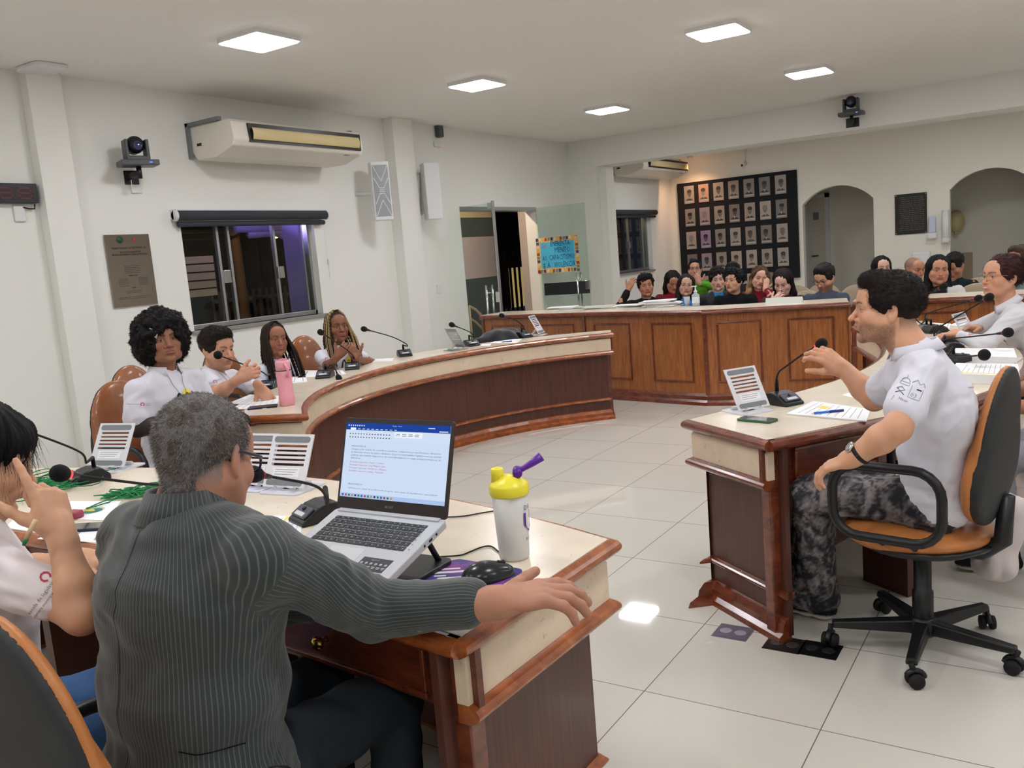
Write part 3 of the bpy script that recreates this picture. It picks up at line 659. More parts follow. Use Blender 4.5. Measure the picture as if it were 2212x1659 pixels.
def strands(roots, dirs, length, r, bend, seg=3, seed=1, jitter=.35, col=(20, 15, 12), col2=None):
    """many tapered 3-sided hairs"""
    rs = np.random.RandomState(seed); n = len(roots); d = dirs+rs.randn(n, 3)*jitter; d /= np.linalg.norm(d, axis=1, keepdims=True)
    a = np.cross(d, rs.randn(n, 3)); a /= np.linalg.norm(a, axis=1, keepdims=True)+1e-9; b = np.cross(d, a); L = length*(.6+.8*rs.rand(n))[:, None]
    V = []; 
    for k in range(seg+1):
        t = k/seg; c = roots+d*L*t+np.asarray(bend)[None]*(t*t)*L; rr = r*(1-t*.85)
        for q in range(3): V.append(c+rr*(a*math.cos(2.094*q)+b*math.sin(2.094*q)))
    V = np.stack(V, 1).reshape(-1, 3); per = 3*(seg+1); base = (np.arange(n)*per)[:, None, None]
    f = np.array([[k*3+q, k*3+(q+1) % 3, (k+1)*3+(q+1) % 3, (k+1)*3+q] for k in range(seg) for q in range(3)])
    Q = (base+f[None]).reshape(-1, 4); c = lc(col)[None]*(.6+.8*rs.rand(n))[:, None]
    if col2 is not None: w = (rs.rand(n) < col2[1])[:, None]; c = np.where(w, lc(col2[0])[None]*(.7+.6*rs.rand(n))[:, None], c)
    return V, Q, np.repeat(c, per, 0)
def braid(path, r, seed=0, col=(25, 18, 14), seg=6, bump=.28, step=.006):
    P = np.asarray(path, float); L = np.r_[0, np.cumsum(np.linalg.norm(np.diff(P, axis=0), axis=1))]; n = max(4, int(L[-1]/step)); s = np.linspace(0, L[-1], n)
    C = np.stack([np.interp(s, L, P[:, i]) for i in range(3)], 1)
    for _ in range(3): C[1:-1] = (C[:-2]+C[1:-1]*2+C[2:])/4
    T = np.gradient(C, axis=0); T /= np.linalg.norm(T, axis=1, keepdims=True)+1e-9; a = np.cross(T, (0.3, .2, .93)); a /= np.linalg.norm(a, axis=1, keepdims=True)+1e-9; b = np.cross(T, a)
    rr = r*(1+bump*np.sin(s/step*1.9+seed))*np.clip(1.15-.5*(s/L[-1])**3, .3, 1.2); V = []
    for k in range(seg): V.append(C+rr[:, None]*(a*math.cos(2*PI*k/seg)+b*math.sin(2*PI*k/seg)))
    V = np.stack(V, 1).reshape(-1, 3); Q = np.array([[i*seg+k, i*seg+(k+1) % seg, (i+1)*seg+(k+1) % seg, (i+1)*seg+k] for i in range(n-1) for k in range(seg)])
    rs = np.random.RandomState(seed); return V, Q, np.repeat(lc(col)[None]*(.7+.6*rs.rand()), len(V), 0)
# ---- hands: frame at the wrist, x to the fingers, y towards the thumb side, z = back of the hand
def hand_ops(F, W, R, s=1., curl=(.5, .55, .6, .65), thumb=(.5, .3), spread=.10, fat=1.):
    """R columns = x, y(thumb side), z(back)"""
    T = lambda p: W+R @ (np.asarray(p, float)*s)
    F.cap(T((-.02, 0, 0)), T((.02, .0, 0)), .025*s, .026*s, k=.02)
    F.ell(T((.050, .002, 0)), (.046*s, .040*s, .0155*s), R=R, k=.018)
    F.cap(T((.015, .022, -.006)), T((.045, .030, -.008)), .016*s, .013*s, k=.015)
    Ls = ((.042, .026, .021), (.046, .029, .022), (.042, .027, .021), (.033, .020, .019)); ys = (.029, .0095, -.010, -.028); xs = (.086, .091, .087, .078); rs = (.0095, .0098, .0092, .0082)
    for i in range(4):
        a = (1.5-i)*spread; c = curl[i] if hasattr(curl, '__len__') else curl; p = np.array([xs[i], ys[i], .002]); ang = c*.9; r = rs[i]*fat
        F.cap(T((.05, ys[i]*.8, 0)), T(p), r*1.1*s, r*1.12*s, k=.010)
        for j, l in enumerate(Ls[i]):
            d = np.array([math.cos(ang)*math.cos(a), math.cos(ang)*math.sin(a), -math.sin(ang)]); q = p+d*l
            F.cap(T(p), T(q), r*(1.05-.10*j)*s, r*(1.0-.12*j)*s, k=.0045); p = q; ang += c*1.25
    tb = thumb; p = np.array([.018, .026, -.006]); a0 = .35+tb[0]; dn = tb[1]
    for j, (l, r) in enumerate(((.044, .0135), (.032, .0112), (.026, .0100))):
        aa = a0-(.25*j*tb[0]); d = np.array([math.cos(aa), math.sin(aa)*math.cos(dn), -math.sin(aa)*math.sin(dn)-.15*j*dn]); d /= np.linalg.norm(d); q = p+d*l
        F.cap(T(p), T(q), r*s, r*.93*s, k=.008); p = q
    return F
def hand_R(fwd, back):
    x = nrm(fwd); z = np.asarray(back, float); z = nrm(z-x*(z @ x)); y = np.cross(z, x); return np.stack([x, y, z], 1)
# ---- whole person
def person(label, J, o, group=None):
    """J: joints in world space (dict of 3-vectors); o: look"""
    J = {k: np.asarray(v, float) for k, v in J.items()}; hp = J['hip']; base = (hp[0], hp[1], 0.)
    t = thing('person', label, 'person', base, group=group); hs = o.get('head_s', 1.)
    fw = nrm(J['look']); up = np.asarray(J.get('up', (0, 0, 1)), float); rt = nrm(np.cross(fw, up)); up = np.cross(rt, fw); R = np.stack([rt, fw, up], 1); H = J['head']
    toL = lambda p: R.T @ (np.asarray(p, float)-H)/hs; toW = lambda V: H+(V*hs) @ R.T
    vh = o.get('vh', .004); o = dict(o); nb = J['neck']-np.array([0, 0, .02]); o['neck'] = toL(nb)
    F = head_field(o); V, Q = F.mesh(vh); C = face_color(V, o); parts = [(toW(V), Q, C)]
    if hasattr(o.get('face_warp'), '__call__'): pass
    # arms and hands
    sk = lc(o['skin']); va = o.get('va', .006); side_v = {'L': -1, 'R': 1}
    for s in 'LR':
        if 'wr'+s not in J: continue
        el, wr, sh = J['el'+s], J['wr'+s], J['sh'+s]; F = Field(); b = o.get('arm', 1.)
        F.cap(sh, el, .043*b, .036*b, k=.02); d = wr-el; F.cap(el, el+d*.35, .036*b, .038*b, k=.02); F.cap(el+d*.35, wr, .038*b, .025*b, k=.02)
        Rh = hand_R(J['hf'+s], J['hb'+s]) if 'hf'+s in J else hand_R(d, (0, 0, 1))
        ho = o.get('hand'+s, {}); 
        if s == 'L' or ho.get('flip'):
            pass
        Rm = Rh.copy(); sg = side_v[s]*(-1 if ho.get('flip') else 1); Rm[:, 1] *= -sg*-1 if False else 1
        # thumb side: for the right hand, palm down, fingers ahead, the thumb is on the left
        x, z = Rh[:, 0], Rh[:, 2]; y = np.cross(z, x)*(1 if s == 'R' else -1); Rm = np.stack([x, y, z], 1)
        hand_ops(F, wr, Rm, o.get('hand_s', 1.), ho.get('curl', .45), ho.get('thumb', (.5, .3)), ho.get('spread', .10), ho.get('fat', 1.))
        V, Q = F.mesh(va); n = vnoise(V, 40, 3)[:, None]*.16; parts.append((V, Q, sk[None]*(.90+n)*np.array(o.get('arm_tint', (1, 1, 1)))[None]))
    F = Field(); F.cap(J['hip']+[0, 0, .05], J['chest'], .085, .095, k=.05); F.cap(J['chest'], J['neck'], .08, .05, k=.05); V, Q = F.mesh(.014); parts.append((V, Q, np.repeat(sk[None], len(V), 0)))
    V, Q, C = cat(parts); body = np_obj('body', V, Q, M_SKIN, t, C)
    # hair
    if o.get('style') and o['style'] != 'bald':
        hp_ = []
        if o['style'] != 'braids': V, Q, C = hair_shell(o, o.get('vhair', .005)); hp_.append((toW(V), Q, C))
        if o.get('strands'):
            n, L, r = o['strands'][:3]; N = vnormals(V, Q); rs = np.random.RandomState(4); ok = np.where((V[:, 2] > o.get('strand_zmin', -.2)))[0]; k = rs.choice(ok, n); D = N[k]*o['strands'][3]+np.array(o['strands'][4])[None]
            a, b_, c_ = strands(V[k]-N[k]*.002, D, L, r, o.get('strand_bend', (0, 0, -.3)), 3, 3, o['strands'][5], o['hair'], o.get('strand_c2')); hp_.append((toW(a), b_, c_))
        if o['style'] == 'braids': hp_ += o['braid_fn'](toW)
        V, Q, C = cat(hp_); np_obj('hair', V, Q, M_HAIR, t, C)
    # shirt
    cl = o['shirt']; vs = o.get('vs', .009); F = Field(); w = o.get('build', 1.)
    pel = J['hip']+np.array([0, 0, .02]); ax = nrm(J['shR']-J['shL']); upb = nrm(J['neck']-J['hip']); fwb = nrm(np.cross(upb, ax)); RB = np.stack([ax, fwb, nrm(np.cross(ax, fwb))], 1)
    F.ell(pel, (.165*w, .125*w, .12), R=RB, k=.06); F.cap(J['hip']-ax*.07*w+upb*.01, J['hip']+ax*.07*w+upb*.01, .106, k=.04); F.ell((pel+J['chest'])/2, (.150*w, .118*w, .17), R=RB, k=.06); F.ell(J['chest'], (.160*w, .112*w, .16), R=RB, k=.06)
    F.ell(J['neck']-upb*.045, (.14*w, .075*w, .055), R=RB, k=.05); F.ell((J['shL']+J['shR'])/2-upb*.06, (.150*w, .092*w, .07), R=RB, k=.05)
    sl = o.get('sleeve', .62); srr = .052*o.get('arm', 1.)+.004
    for s in 'LR':
        if 'el'+s not in J: continue
        sh, el = J['sh'+s], J['el'+s]; F.cap(J['neck']-upb*.05, sh-upb*.012, .045*w, .048*w, k=.045)
        if sl <= 1: F.cap(sh-upb*.01, sh+(el-sh)*sl, srr*.98, srr*1.04, k=.03)
        else:
            F.cap(sh, el, srr, srr*.92, k=.03); wr = J['wr'+s]; F.cap(el, el+(wr-el)*(sl-1), srr*.92, .040*o.get('cuff', 1.), k=.02)
    F.cap(J['neck']-upb*.05, J['neck']-upb*.005, .064, .055, k=.03)
    V, Q = F.mesh(vs); N = vnormals(V, Q); fs = o.get('fold', 1.)
    q_ = V @ RB; d = (vnoise(q_*np.array([1, 1, .6]), 11, 3)-.5)*.016+(vnoise(q_*np.array([.7, .7, 1.3])+vnoise(V, 6, 2)[:, None]*.25, 24, 5)-.5)*.009
    d = d-np.abs(vnoise(q_+vnoise(V, 5, 4)[:, None]*.4, 9, 9)-.5)*.014
    V = V+N*(d*fs)[:, None]; c = lc(cl); C = c[None]*(.97+.05*vnoise(V, 30, 1)[:, None]); 
    if callable(o.get('shirt_fn')): C = o['shirt_fn'](V, C, J, RB)
    stripe = None
    if o.get('stripes'): stripe = o['stripes'](V, J, RB)
    shirt = np_obj(o.get('shirt_name', 'shirt'), V, Q, o.get('shirt_mat', M_CLOTH), t, C, stripe)
    if o.get('collar'):
        cc = lc(o['collar']) if o['collar'] is not True else lc([max(0, v-2) for v in cl]); b = MB(); ro, zt = .061*o.get('collar_r', 1.), J['neck']+upb*.012
        n = 22; vs_ = []
        for k in range(n+1):
            a = math.radians(-60+300*k/n-0); dx, dy = math.cos(a), math.sin(a); openf = abs(k/n-.5)*2
            d_ = ax*dx*1.02+(-fwb)*dy*-1*(-1); d_ = ax*dx-fwb*dy
            r0 = ro*(1+.04*openf); p0 = zt+d_*r0+upb*(.020-.012*openf)-fwb*0; p1 = zt+d_*(r0+.006)+upb*(.022-.012*openf); p2 = zt+d_*(r0+.028)-upb*(.018+.016*openf**2); vs_ += [zt+d_*(r0-.001)-upb*.03, p0, p1, p2]
        fs_ = [(k*4+j, (k+1)*4+j, (k+1)*4+j+1, k*4+j+1) for k in range(n) for j in range(3)]; b.add(vs_, fs_, 0, True)
        co = b.build('collar', M_CLOTH, t); m_ = co.modifiers.new('s', 'SOLIDIFY'); m_.thickness = .003; a_ = co.data.color_attributes.new('Col', 'FLOAT_COLOR', 'POINT'); a_.data.foreach_set('color', np.tile(np.r_[cc, 1.], len(co.data.vertices)).astype(np.float32))
    # trousers and shoes
    if 'knL' in J:
        tr = lc(o.get('trousers', (40, 42, 50))); F = Field(); lw = o.get('leg', 1.); F.ell(J['hip'], (.152*w, .118, .10), R=RB, k=.05)
        for s in 'LR':
            hq = J['hip']+ax*(.085 if s == 'R' else -.085); F.cap(hq, J['kn'+s], .088*lw, .066*lw, k=.04); F.cap(J['kn'+s], J['an'+s]+np.array([0, 0, .03]), .064*lw, .052*lw*o.get('hem', 1.), k=.02)
        V, Q = F.mesh(o.get('vt', .012)); N = vnormals(V, Q); d = (vnoise(V, 13, 3)-.5)*.022-np.abs(vnoise(V+vnoise(V, 8, 1)[:, None]*.2, 18, 6)-.5)*.018; V = V+N*d[:, None]
        C = tr[None]*(.9+.2*vnoise(V, 30, 1)[:, None])
        if callable(o.get('trouser_fn')): C = o['trouser_fn'](V, C)
        np_obj('trousers', V, Q, M_CLOTH, t, C)
        for s in 'LR':
            a, k_ = J['an'+s], J['kn'+s]; f = nrm(np.asarray(J.get('foot'+s, J.get('foot', fwb)), float)*np.array([1, 1, 0])); z0 = .0; c = np.array([a[0], a[1], 0])
            F = Field(); r = np.stack([np.array([f[1], -f[0], 0]), f, np.array([0, 0, 1.])], 1)
            F.cap(c+[0, 0, .09]-f*.02, c+[0, 0, .05]-f*.02, .042, .042, k=.02); F.ell(c+f*.03+[0, 0, .048], (.040, .10, .036), R=r, k=.03); F.ell(c+f*.13+[0, 0, .040], (.044, .065, .030), R=r, k=.03)
            V, Q = F.mesh(.007); V[:, 2] = np.maximum(V[:, 2], .004); zc = V[:, 2]; so = lc(o.get('sole', (225, 222, 215))); uc = lc(o.get('shoe', (25, 25, 28)))
            C = mixc(np.repeat(uc[None], len(V), 0), so, sstep(.036, .028, zc)); np_obj('shoe', V, Q, M_CLOTH, t, C)
    # glasses
    if o.get('glasses'):
        g = o['glasses']; b = MB(); r = .0011*g.get('t', 1.)
        for s in (1, -1):
            pts = [toW(np.array([[s*.031+x, .106-.12*abs(s*.031+x)**1.0*0-.06*max(0, abs(s*.031+x)-.03), z-.001]]))[0] for x, z in rrect(.050, .036, .014, 3)]
            b.tube(pts+[pts[0]], r*hs, 6, cap=False); b.tube([toW(np.array([[s*.056, .104, .008]]))[0], toW(np.array([[s*.074, .08, .009]]))[0], toW(np.array([[s*.082, -.005, .012]]))[0], toW(np.array([[s*.080, -.03, -.01]]))[0]], r*1.1*hs, 6)
        b.tube([toW(np.array([[x, .109, .006]]))[0] for x in (-.008, 0, .008)], r*hs, 6); b.build('glasses', mat('spectacle frame %s' % (g['c'],), g['c'], .3), t)
    return t, shirt, dict(R=R, toW=toW, RB=RB, ax=ax, fwb=fwb, upb=upb)
def seated(x, y, yaw, lean=.06, seat=.47, h=1.0, sw=.185, head=None, look=None, hd=(0, .03, .24), arms=None, legs=True, tilt=0., neck_z=0.):
    """default seated pose; yaw = facing direction in plan (0 = +x)"""
    f = np.array([math.cos(yaw), math.sin(yaw), 0]); r = np.array([math.sin(yaw), -math.cos(yaw), 0]); z = np.array([0, 0, 1.]); P = np.array([x, y, 0.])
    hip = P+z*(seat+.10); J = {'hip': hip}; up = nrm(z+f*lean)
    J['chest'] = hip+up*.33*h; J['neck'] = hip+up*.50*h+z*neck_z; J['shL'] = hip+up*.440*h-r*sw; J['shR'] = hip+up*.440*h+r*sw
    J['head'] = J['neck']+z*(hd[2]-.085)+f*hd[1]+r*hd[0] if head is None else np.asarray(head, float)
    J['look'] = f if look is None else np.asarray(look, float); J['up'] = nrm(z+r*tilt)
    if legs:
        for s, k in (('L', -1), ('R', 1)): J['kn'+s] = P+f*.44+r*k*.11+z*(seat+.06); J['an'+s] = P+f*.42+r*k*.11+z*.08
    a = dict(elL=(-.24, .06, .74), elR=(.24, .06, .74), wrL=(-.12, .30, .80), wrR=(.12, .30, .80)); a.update(arms or {})
    for k, v in a.items():
        if v is None: continue
        J[k] = P+r*v[0]+f*v[1]+z*v[2] if k[:2] in ('el', 'wr') else r*v[0]+f*v[1]+z*v[2]
    return J
# ---------------------------------------------------------------- who sits where
def look_cam(Hd, right, upd=0.):
    d = nrm(CO-np.asarray(Hd)); a, e = math.radians(right), math.radians(upd); rr = nrm(CR-d*(CR @ d)); return nrm(d*math.cos(a)*math.cos(e)+rr*math.sin(a)*math.cos(e)+np.array([0, 0, 1.])*math.sin(e))
def elb(px, Sh, W, l1=.285, l2=.265, guess=None):
    """elbow on the sight line of a pixel, with upper arm and forearm of the right length"""
    d = ray(*px); best = None
    for t in np.arange(.8, 14, .01):
        p = CO+d*t; e = (np.linalg.norm(p-Sh)-l1)**2+(np.linalg.norm(p-W)-l2)**2
        if best is None or e < best[0]: best = (e, p)
    return best[1]
def under(Hd, yaw, lean=.1, hipz=.53, sw=.18, nv=.155, nf=.03, side=0., legs=True):
    """seated skeleton whose head is given; yaw in degrees in plan (0 = +x, 90 = +y)"""
    y = math.radians(yaw); f = np.array([math.cos(y), math.sin(y), 0]); r = np.array([math.sin(y), -math.cos(y), 0]); z = np.array([0, 0, 1.]); Hd = np.asarray(Hd, float)
    neck = Hd-z*nv-f*nf; L = (neck[2]-hipz); hip = neck-f*(lean*L)-r*side; hip[2] = hipz; up = nrm(neck-hip); n = np.linalg.norm(neck-hip)
    J = dict(head=Hd, neck=neck, hip=hip, chest=hip+up*n*.66, shL=hip+up*n*.88-r*sw, shR=hip+up*n*.88+r*sw, look=f, up=z)
    if legs:
        for s, k in (('L', -1), ('R', 1)): J['kn'+s] = hip*[1, 1, 0]+f*.42+r*k*.12+z*(hipz-.02); J['an'+s] = hip*[1, 1, 0]+f*.40+r*k*.12+z*.08
    J['foot'] = f; J['f'] = f; J['r'] = r
    return J
def rel(J, v, o='head'): return J[o]+J['r']*v[0]+J['f']*v[1]+np.array([0, 0, 1.])*v[2]
def arms(J, **kw):
    """each wrist or elbow given relative to the head as (right, forward, up)"""
    for k, v in kw.items():
        J[k] = rel(J, v) if k[:2] in ('el', 'wr') else J['r']*v[0]+J['f']*v[1]+np.array([0, 0, 1.])*v[2]
    return J
def proj(shirt, parent, name, m, items, C, U, V, n, off=.0025, text=None):
    """prints on cloth: ribbons and fills laid on the surface; items = (kind, points, width, colour)"""
    me = shirt.data; base = np.array(parent.location); co = np.empty(len(me.vertices)*3, np.float32); me.vertices.foreach_get('co', co); co = co.reshape(-1, 3)+base
    bv = BVHTree.FromPolygons([tuple(v) for v in co], [tuple(p.vertices) for p in me.polygons]); U, V, n = nrm(U), nrm(V), nrm(n)
    def P(u, v):
        o = C+U*u+V*v+n*.35; h = bv.ray_cast(Vector(o), Vector(-n), .6)
        return None if h[0] is None else np.array(h[0])+n*off
    b = MB(); cols = []
    for kind, pts, w, c in items:
        n0 = len(b.v)
        if kind == 'line':
            q = []; 
            for (a0, a1), (b0, b1) in zip(pts[:-1], pts[1:]):
                k = max(1, int(math.hypot(b0-a0, b1-a1)/.008)); q += [(a0+(b0-a0)*i/k, a1+(b1-a1)*i/k) for i in range(k)]
            q.append(pts[-1]); vs = []
            for i, (u, v) in enumerate(q):
                a = q[max(0, i-1)]; e = q[min(len(q)-1, i+1)]; dx, dy = e[0]-a[0], e[1]-a[1]; l = math.hypot(dx, dy) or 1; px, py = -dy/l*w/2, dx/l*w/2; p0, p1 = P(u+px, v+py), P(u-px, v-py)
                if p0 is None or p1 is None: continue
                vs += [p0, p1]
            if len(vs) >= 4: b.add(vs, [(2*i, 2*i+1, 2*i+3, 2*i+2) for i in range(len(vs)//2-1)])
        elif kind == 'disc':
            (u, v), r = pts, w; vs = [P(u, v)]; ok = vs[0] is not None
            for ring in (.5, 1):
                for k in range(16): vs.append(P(u+r*ring*math.cos(k*PI/8), v+r*ring*math.sin(k*PI/8)))
            if all(x is not None for x in vs): b.add(vs, [(0, 1+k, 1+(k+1) % 16) for k in range(16)]+[(1+k, 17+k, 17+(k+1) % 16, 1+(k+1) % 16) for k in range(16)])
        elif kind == 'text':
            tb = MB(); mesh_text(tb, pts[0], w, Matrix.Translation((pts[1], pts[2], 0)), align='LEFT'); vs = [P(v[0], v[1]) for v in tb.v]
            fs = [f for f in tb.f if all(vs[i] is not None for i in f)]
            vs = [x if x is not None else C for x in vs]; b.add(vs, fs)
        cols += [lin(c)]*(len(b.v)-n0)
    if not b.v: return None
    o = b.build(name, m, parent, fix=False); a = o.data.color_attributes.new('Col', 'FLOAT_COLOR', 'POINT'); a.data.foreach_set('color', np.array(cols, np.float32).ravel()); return o
M_PRINT = colmat('screen print', .8, .2)
def hills(s=1.):
    a = lambda x0, x1, h: [(s*(x0+(x1-x0)*k/10), s*(h*math.sin(PI*k/10)**.8)) for k in range(11)]
    return [('disc', (s*-.022, s*.048), s*.024, (236, 214, 70)), ('line', a(-.045, .0, .052), s*.010, (34, 62, 44)), ('line', a(.0, .042, .056), s*.010, (28, 50, 40)), ('line', [(s*.042, 0), (s*.048, s*-.03)], s*.004, (30, 34, 34)), ('line', a(-.030, .02, .026), s*.004, (200, 150, 190)), ('line', [(s*(-.03+.05*k/8), s*(-.035-.012*math.sin(PI*k/8))) for k in range(9)], s*.004, (30, 34, 40))]
def polo_prints(sh, t, I, J, chest=True, cord=True, sleeve=None):
    C = J['chest']*.45+J['neck']*.55; U, V, n = I['ax'], I['upb'], I['fwb']
    if chest: proj(sh, t, 'shirt_print', M_PRINT, hills(1.25), C-V*.10, U, V, n)
    if cord: proj(sh, t, 'lanyard', M_PRINT, [('line', [(-.055, .055), (-.03, -.05), (-.005, -.15)], .003, (60, 130, 110)), ('line', [(.055, .055), (.035, -.05), (.005, -.15)], .003, (60, 130, 110))], J['neck']-V*.03, U, V, n, off=.005)
    if sleeve:
        s = sleeve[0]; m_ = J['sh'+s]+(J['el'+s]-J['sh'+s])*.42; n2 = nrm(CO-m_); V2 = nrm(J['sh'+s]-J['el'+s]); V2 = nrm(V2-n2*(V2 @ n2)); U2 = np.cross(V2, n2)
        proj(sh, t, 'sleeve_print', M_PRINT, sleeve[1], m_, U2, V2, n2)
CAMARA = [('text', ('câmara municipal', -.052, .004), .009, (110, 110, 120)), ('line', [(.010, -.006), (.015, .018)], .0012, (150, 100, 110)), ('line', [(.022+.008*math.cos(k), .005+.008*math.sin(k)) for k in np.linspace(-1.2, 4.3, 9)], .0035, (190, 60, 80)), ('text', ('escola do', .034, .008), .007, (120, 110, 120)), ('text', ('legislativo', .034, .0), .007, (120, 110, 120))]
POLO = (214, 212, 222)
Z = np.array([0, 0, 1.])
# --- L1 afro
Hd = att(352, 736, 4.9); J = under(Hd, 5, .04, sw=.175, nf=.02); J['look'] = look_cam(Hd, 14, 4); J['up'] = nrm(Z-CR*.06)
arms(J, elL=(-.22, .02, -.42), elR=(.23, .0, -.42), wrL=(-.16, .25, -.42), wrR=(.14, .26, -.40))
t, sh, I = person('person with a big black afro and white polo shirt seated in a brown chair', J, dict(skin=(150, 102, 78), hair=(20, 17, 16), style='afro', afro=.142, face_w=1.08, jaw=1.12, vh=.0028, vhair=.0045, shirt=POLO, collar=True, sleeve=.72, build=1.12, arm=1.2, nose_w=1.35, nose=.8, lips=1.25, lip=(150, 88, 84), gaze=(.0015, 0), trousers=(20, 20, 24), head_s=1.0, strands=(12000, .012, .0012, .6, (0, -.15, .1), .8), arm_tint=(.05, .05, .06)))
polo_prints(sh, t, I, J, sleeve=('R', CAMARA))
b = MB(); p = Hd+I['R'] @ np.array([.062, .085, .045]); M = frame_mat(p, I['R'] @ np.array([.5, -.6, .6]), I['R'] @ np.array([.3, -.5, -.8])); b.box(-.028, .028, -.016, .016, -.002, .002, M=M); b.build('hair_clip', M_WHITE, t)
# --- L2 young man holding the microphone
Hd = att(470, 754, 5.75); J = under(Hd, 10, .50, sw=.19, nf=.05, nv=.15); J['look'] = look_cam(Hd, 38, -6)
wr = att(540, 812, 5.18); J['shR'] = att(450, 812, 5.60); J['elR'] = att(468, 852, 5.42); J['wrR'] = att(515, 820, 5.35); J['hfR'] = ray(513, 822)*.1+CR*.8+CU*.45; J['hbR'] = -ray(500, 830)+CU*.3
J['elL'] = rel(J, (-.26, .08, -.33)); J['wrL'] = att(560, 835, 5.5); J['hfL'] = CR*.5-CU*.6; J['hbL'] = CU*.6-ray(560, 830)
t, sh, I = person('young man in white polo holding up a gooseneck microphone near his chin', J, dict(skin=(202, 150, 122), hair=(42, 32, 26), style='fade', hair_t=.013, vh=.0028, vhair=.004, shirt=POLO, collar=True, sleeve=.6, head_s=1.04, handR=dict(curl=(.75, .8, .85, .9), thumb=(.35, .5)), handL=dict(curl=(.5, .55, .6, .6)), beard=((50, 38, 32), .30), strands=(7000, .011, .0009, .5, (0, .3, .1), .5), strand_zmin=.04, hand_s=1.05))
polo_prints(sh, t, I, J, chest=False, sleeve=('R', CAMARA))
# --- L3 long braids
Hd = att(594, 734, 6.6); J = under(Hd, 5, .12, sw=.165); J['look'] = look_cam(Hd, 22, 2); J['up'] = nrm(Z+CR*.03)
arms(J, elL=(-.20, .05, -.42), elR=(.22, .02, -.42), wrL=(-.10, .27, -.38), wrR=(.10, .27, -.38))
def braids_a(toW, n=46, L=.50, c=(30, 22, 18), c2=None, part=0., seed=0, side=-1, r=.0062):
    rs = np.random.RandomState(seed); out = []; F = Field(); F.ell((0, -.020, .040), (.083, .102, .090), k=.01); F.ell((0, .115, -.05), (.074, .080, .108), k=.012, sub=True); F.ell((0, .0, -.16), (.14, .16, .11), k=.012, sub=True); F.ell((0, .100, .010), (.046, .050, .048), k=.02, sub=True)
    V, Q = F.mesh(.005); a = V[:, 0]; V = V+vnormals(V, Q)*(np.abs(np.sin(np.arctan2(V[:, 0], V[:, 1]+.03)*16))*.004)[:, None]; out.append((toW(V), Q, np.repeat(lc(c)[None]*.8, len(V), 0)))
    for i in range(n):
        th = math.radians(-165+330*((i+.5)/n)); 
        if abs(math.degrees(th)) < 52: th = math.copysign(math.radians(52+rs.rand()*30), th)
        x, y = math.sin(th), math.cos(th); p0 = np.array([x*.018, .02+y*.02, .132]); p1 = np.array([x*.068, -.018+y*.085, .095]); p2 = np.array([x*.092, -.016+y*.105, .02]); ll = L*(.75+.35*rs.rand()); fx = .105+.03*rs.rand()
        p3 = np.array([x*fx+side*.012, -.01+y*.10+.02, -.10]); p4 = np.array([x*(fx+.01)+side*.03, .02+y*.09+.03*rs.rand(), -.10-ll*.45]); p5 = np.array([x*(fx)+side*.04, .03+y*.09+.03*rs.rand(), -.10-ll*.8])
        V, Q, C = braid([p0, p1, p2, p3, p4, p5], r*(.85+.3*rs.rand()), i, c if c2 is None or rs.rand() < .45 else c2, bump=.20, step=.008); out.append((toW(V), Q, C))
    return out
t, sh, I = person('girl with long dark brown box braids and white polo beside the man with the microphone', J, dict(skin=(150, 98, 72), hair=(30, 22, 18), style='braids', braid_fn=lambda w: braids_a(w, 60, .44, (40, 29, 24), side=-1.2), vh=.003, shirt=(206, 210, 220), sleeve=.6, head_s=.99, nose_w=1.2, nose=.8, lips=1.3, face_w=.95, build=.88, arm=.85))
polo_prints(sh, t, I, J, chest=False)
# --- L4 blond-tipped braids, hands at her chest
Hd = att(728, 707, 7.1); J = under(Hd, 0, .12, sw=.165); J['look'] = look_cam(Hd, 20, 3)
J['elR'] = att(708, 792, 6.9); J['wrR'] = att(728, 772, 6.75); J['hfR'] = CR*.6+CU*.7; J['hbR'] = -ray(730, 760); J['elL'] = rel(J, (-.26, .10, -.33)); J['wrL'] = att(768, 775, 6.75); J['hfL'] = -CR*.35+CU*.9; J['hbL'] = -ray(760, 760)
t, sh, I = person('girl with wavy blond-streaked braids and white polo joining her hands at her chest', J, dict(skin=(132, 84, 62), hair=(46, 34, 26), style='braids', braid_fn=lambda w: braids_a(w, 54, .30, (48, 36, 28), (150, 124, 84), seed=5, side=-.3, r=.0075), vh=.003, shirt=POLO, sleeve=.55, head_s=1.0, nose_w=1.2, nose=.8, lips=1.3, build=.92, arm=.9, handR=dict(curl=.8), handL=dict(curl=.8)))
polo_prints(sh, t, I, J, cord=False, sleeve=('R', CAMARA))
# --- R1 smiling woman
Hd = att(2163, 600, 5.8); J = under(Hd, 188, .50, sw=.18); J['look'] = look_cam(Hd, -48, 3)
J['elL'] = rel(J, (-.22, .10, -.36)); J['wrL'] = att(2065, 722, 5.75); J['elR'] = rel(J, (.22, .14, -.33)); J['wrR'] = att(2120, 708, 6.0); J['hfL'] = -CR-CU*.1; J['hfR'] = -CR; J['hbL'] = J['hbR'] = CU
t, sh, I = person('smiling woman with clear glasses and dark red hair tied back, in white at the right', J, dict(skin=(206, 152, 122), hair=(58, 28, 30), style='back', vh=.0028, vhair=.004, shirt=(216, 215, 220), collar=True, sleeve=1.75, head_s=1.0, nose=1.0, lip=(190, 110, 104), glasses=dict(c=(150, 128, 118), t=1.2), smile=.9, nf=0, strands=(4000, .03, .001, .3, (0, -1, .1), .4)))
polo_prints(sh, t, I, J)
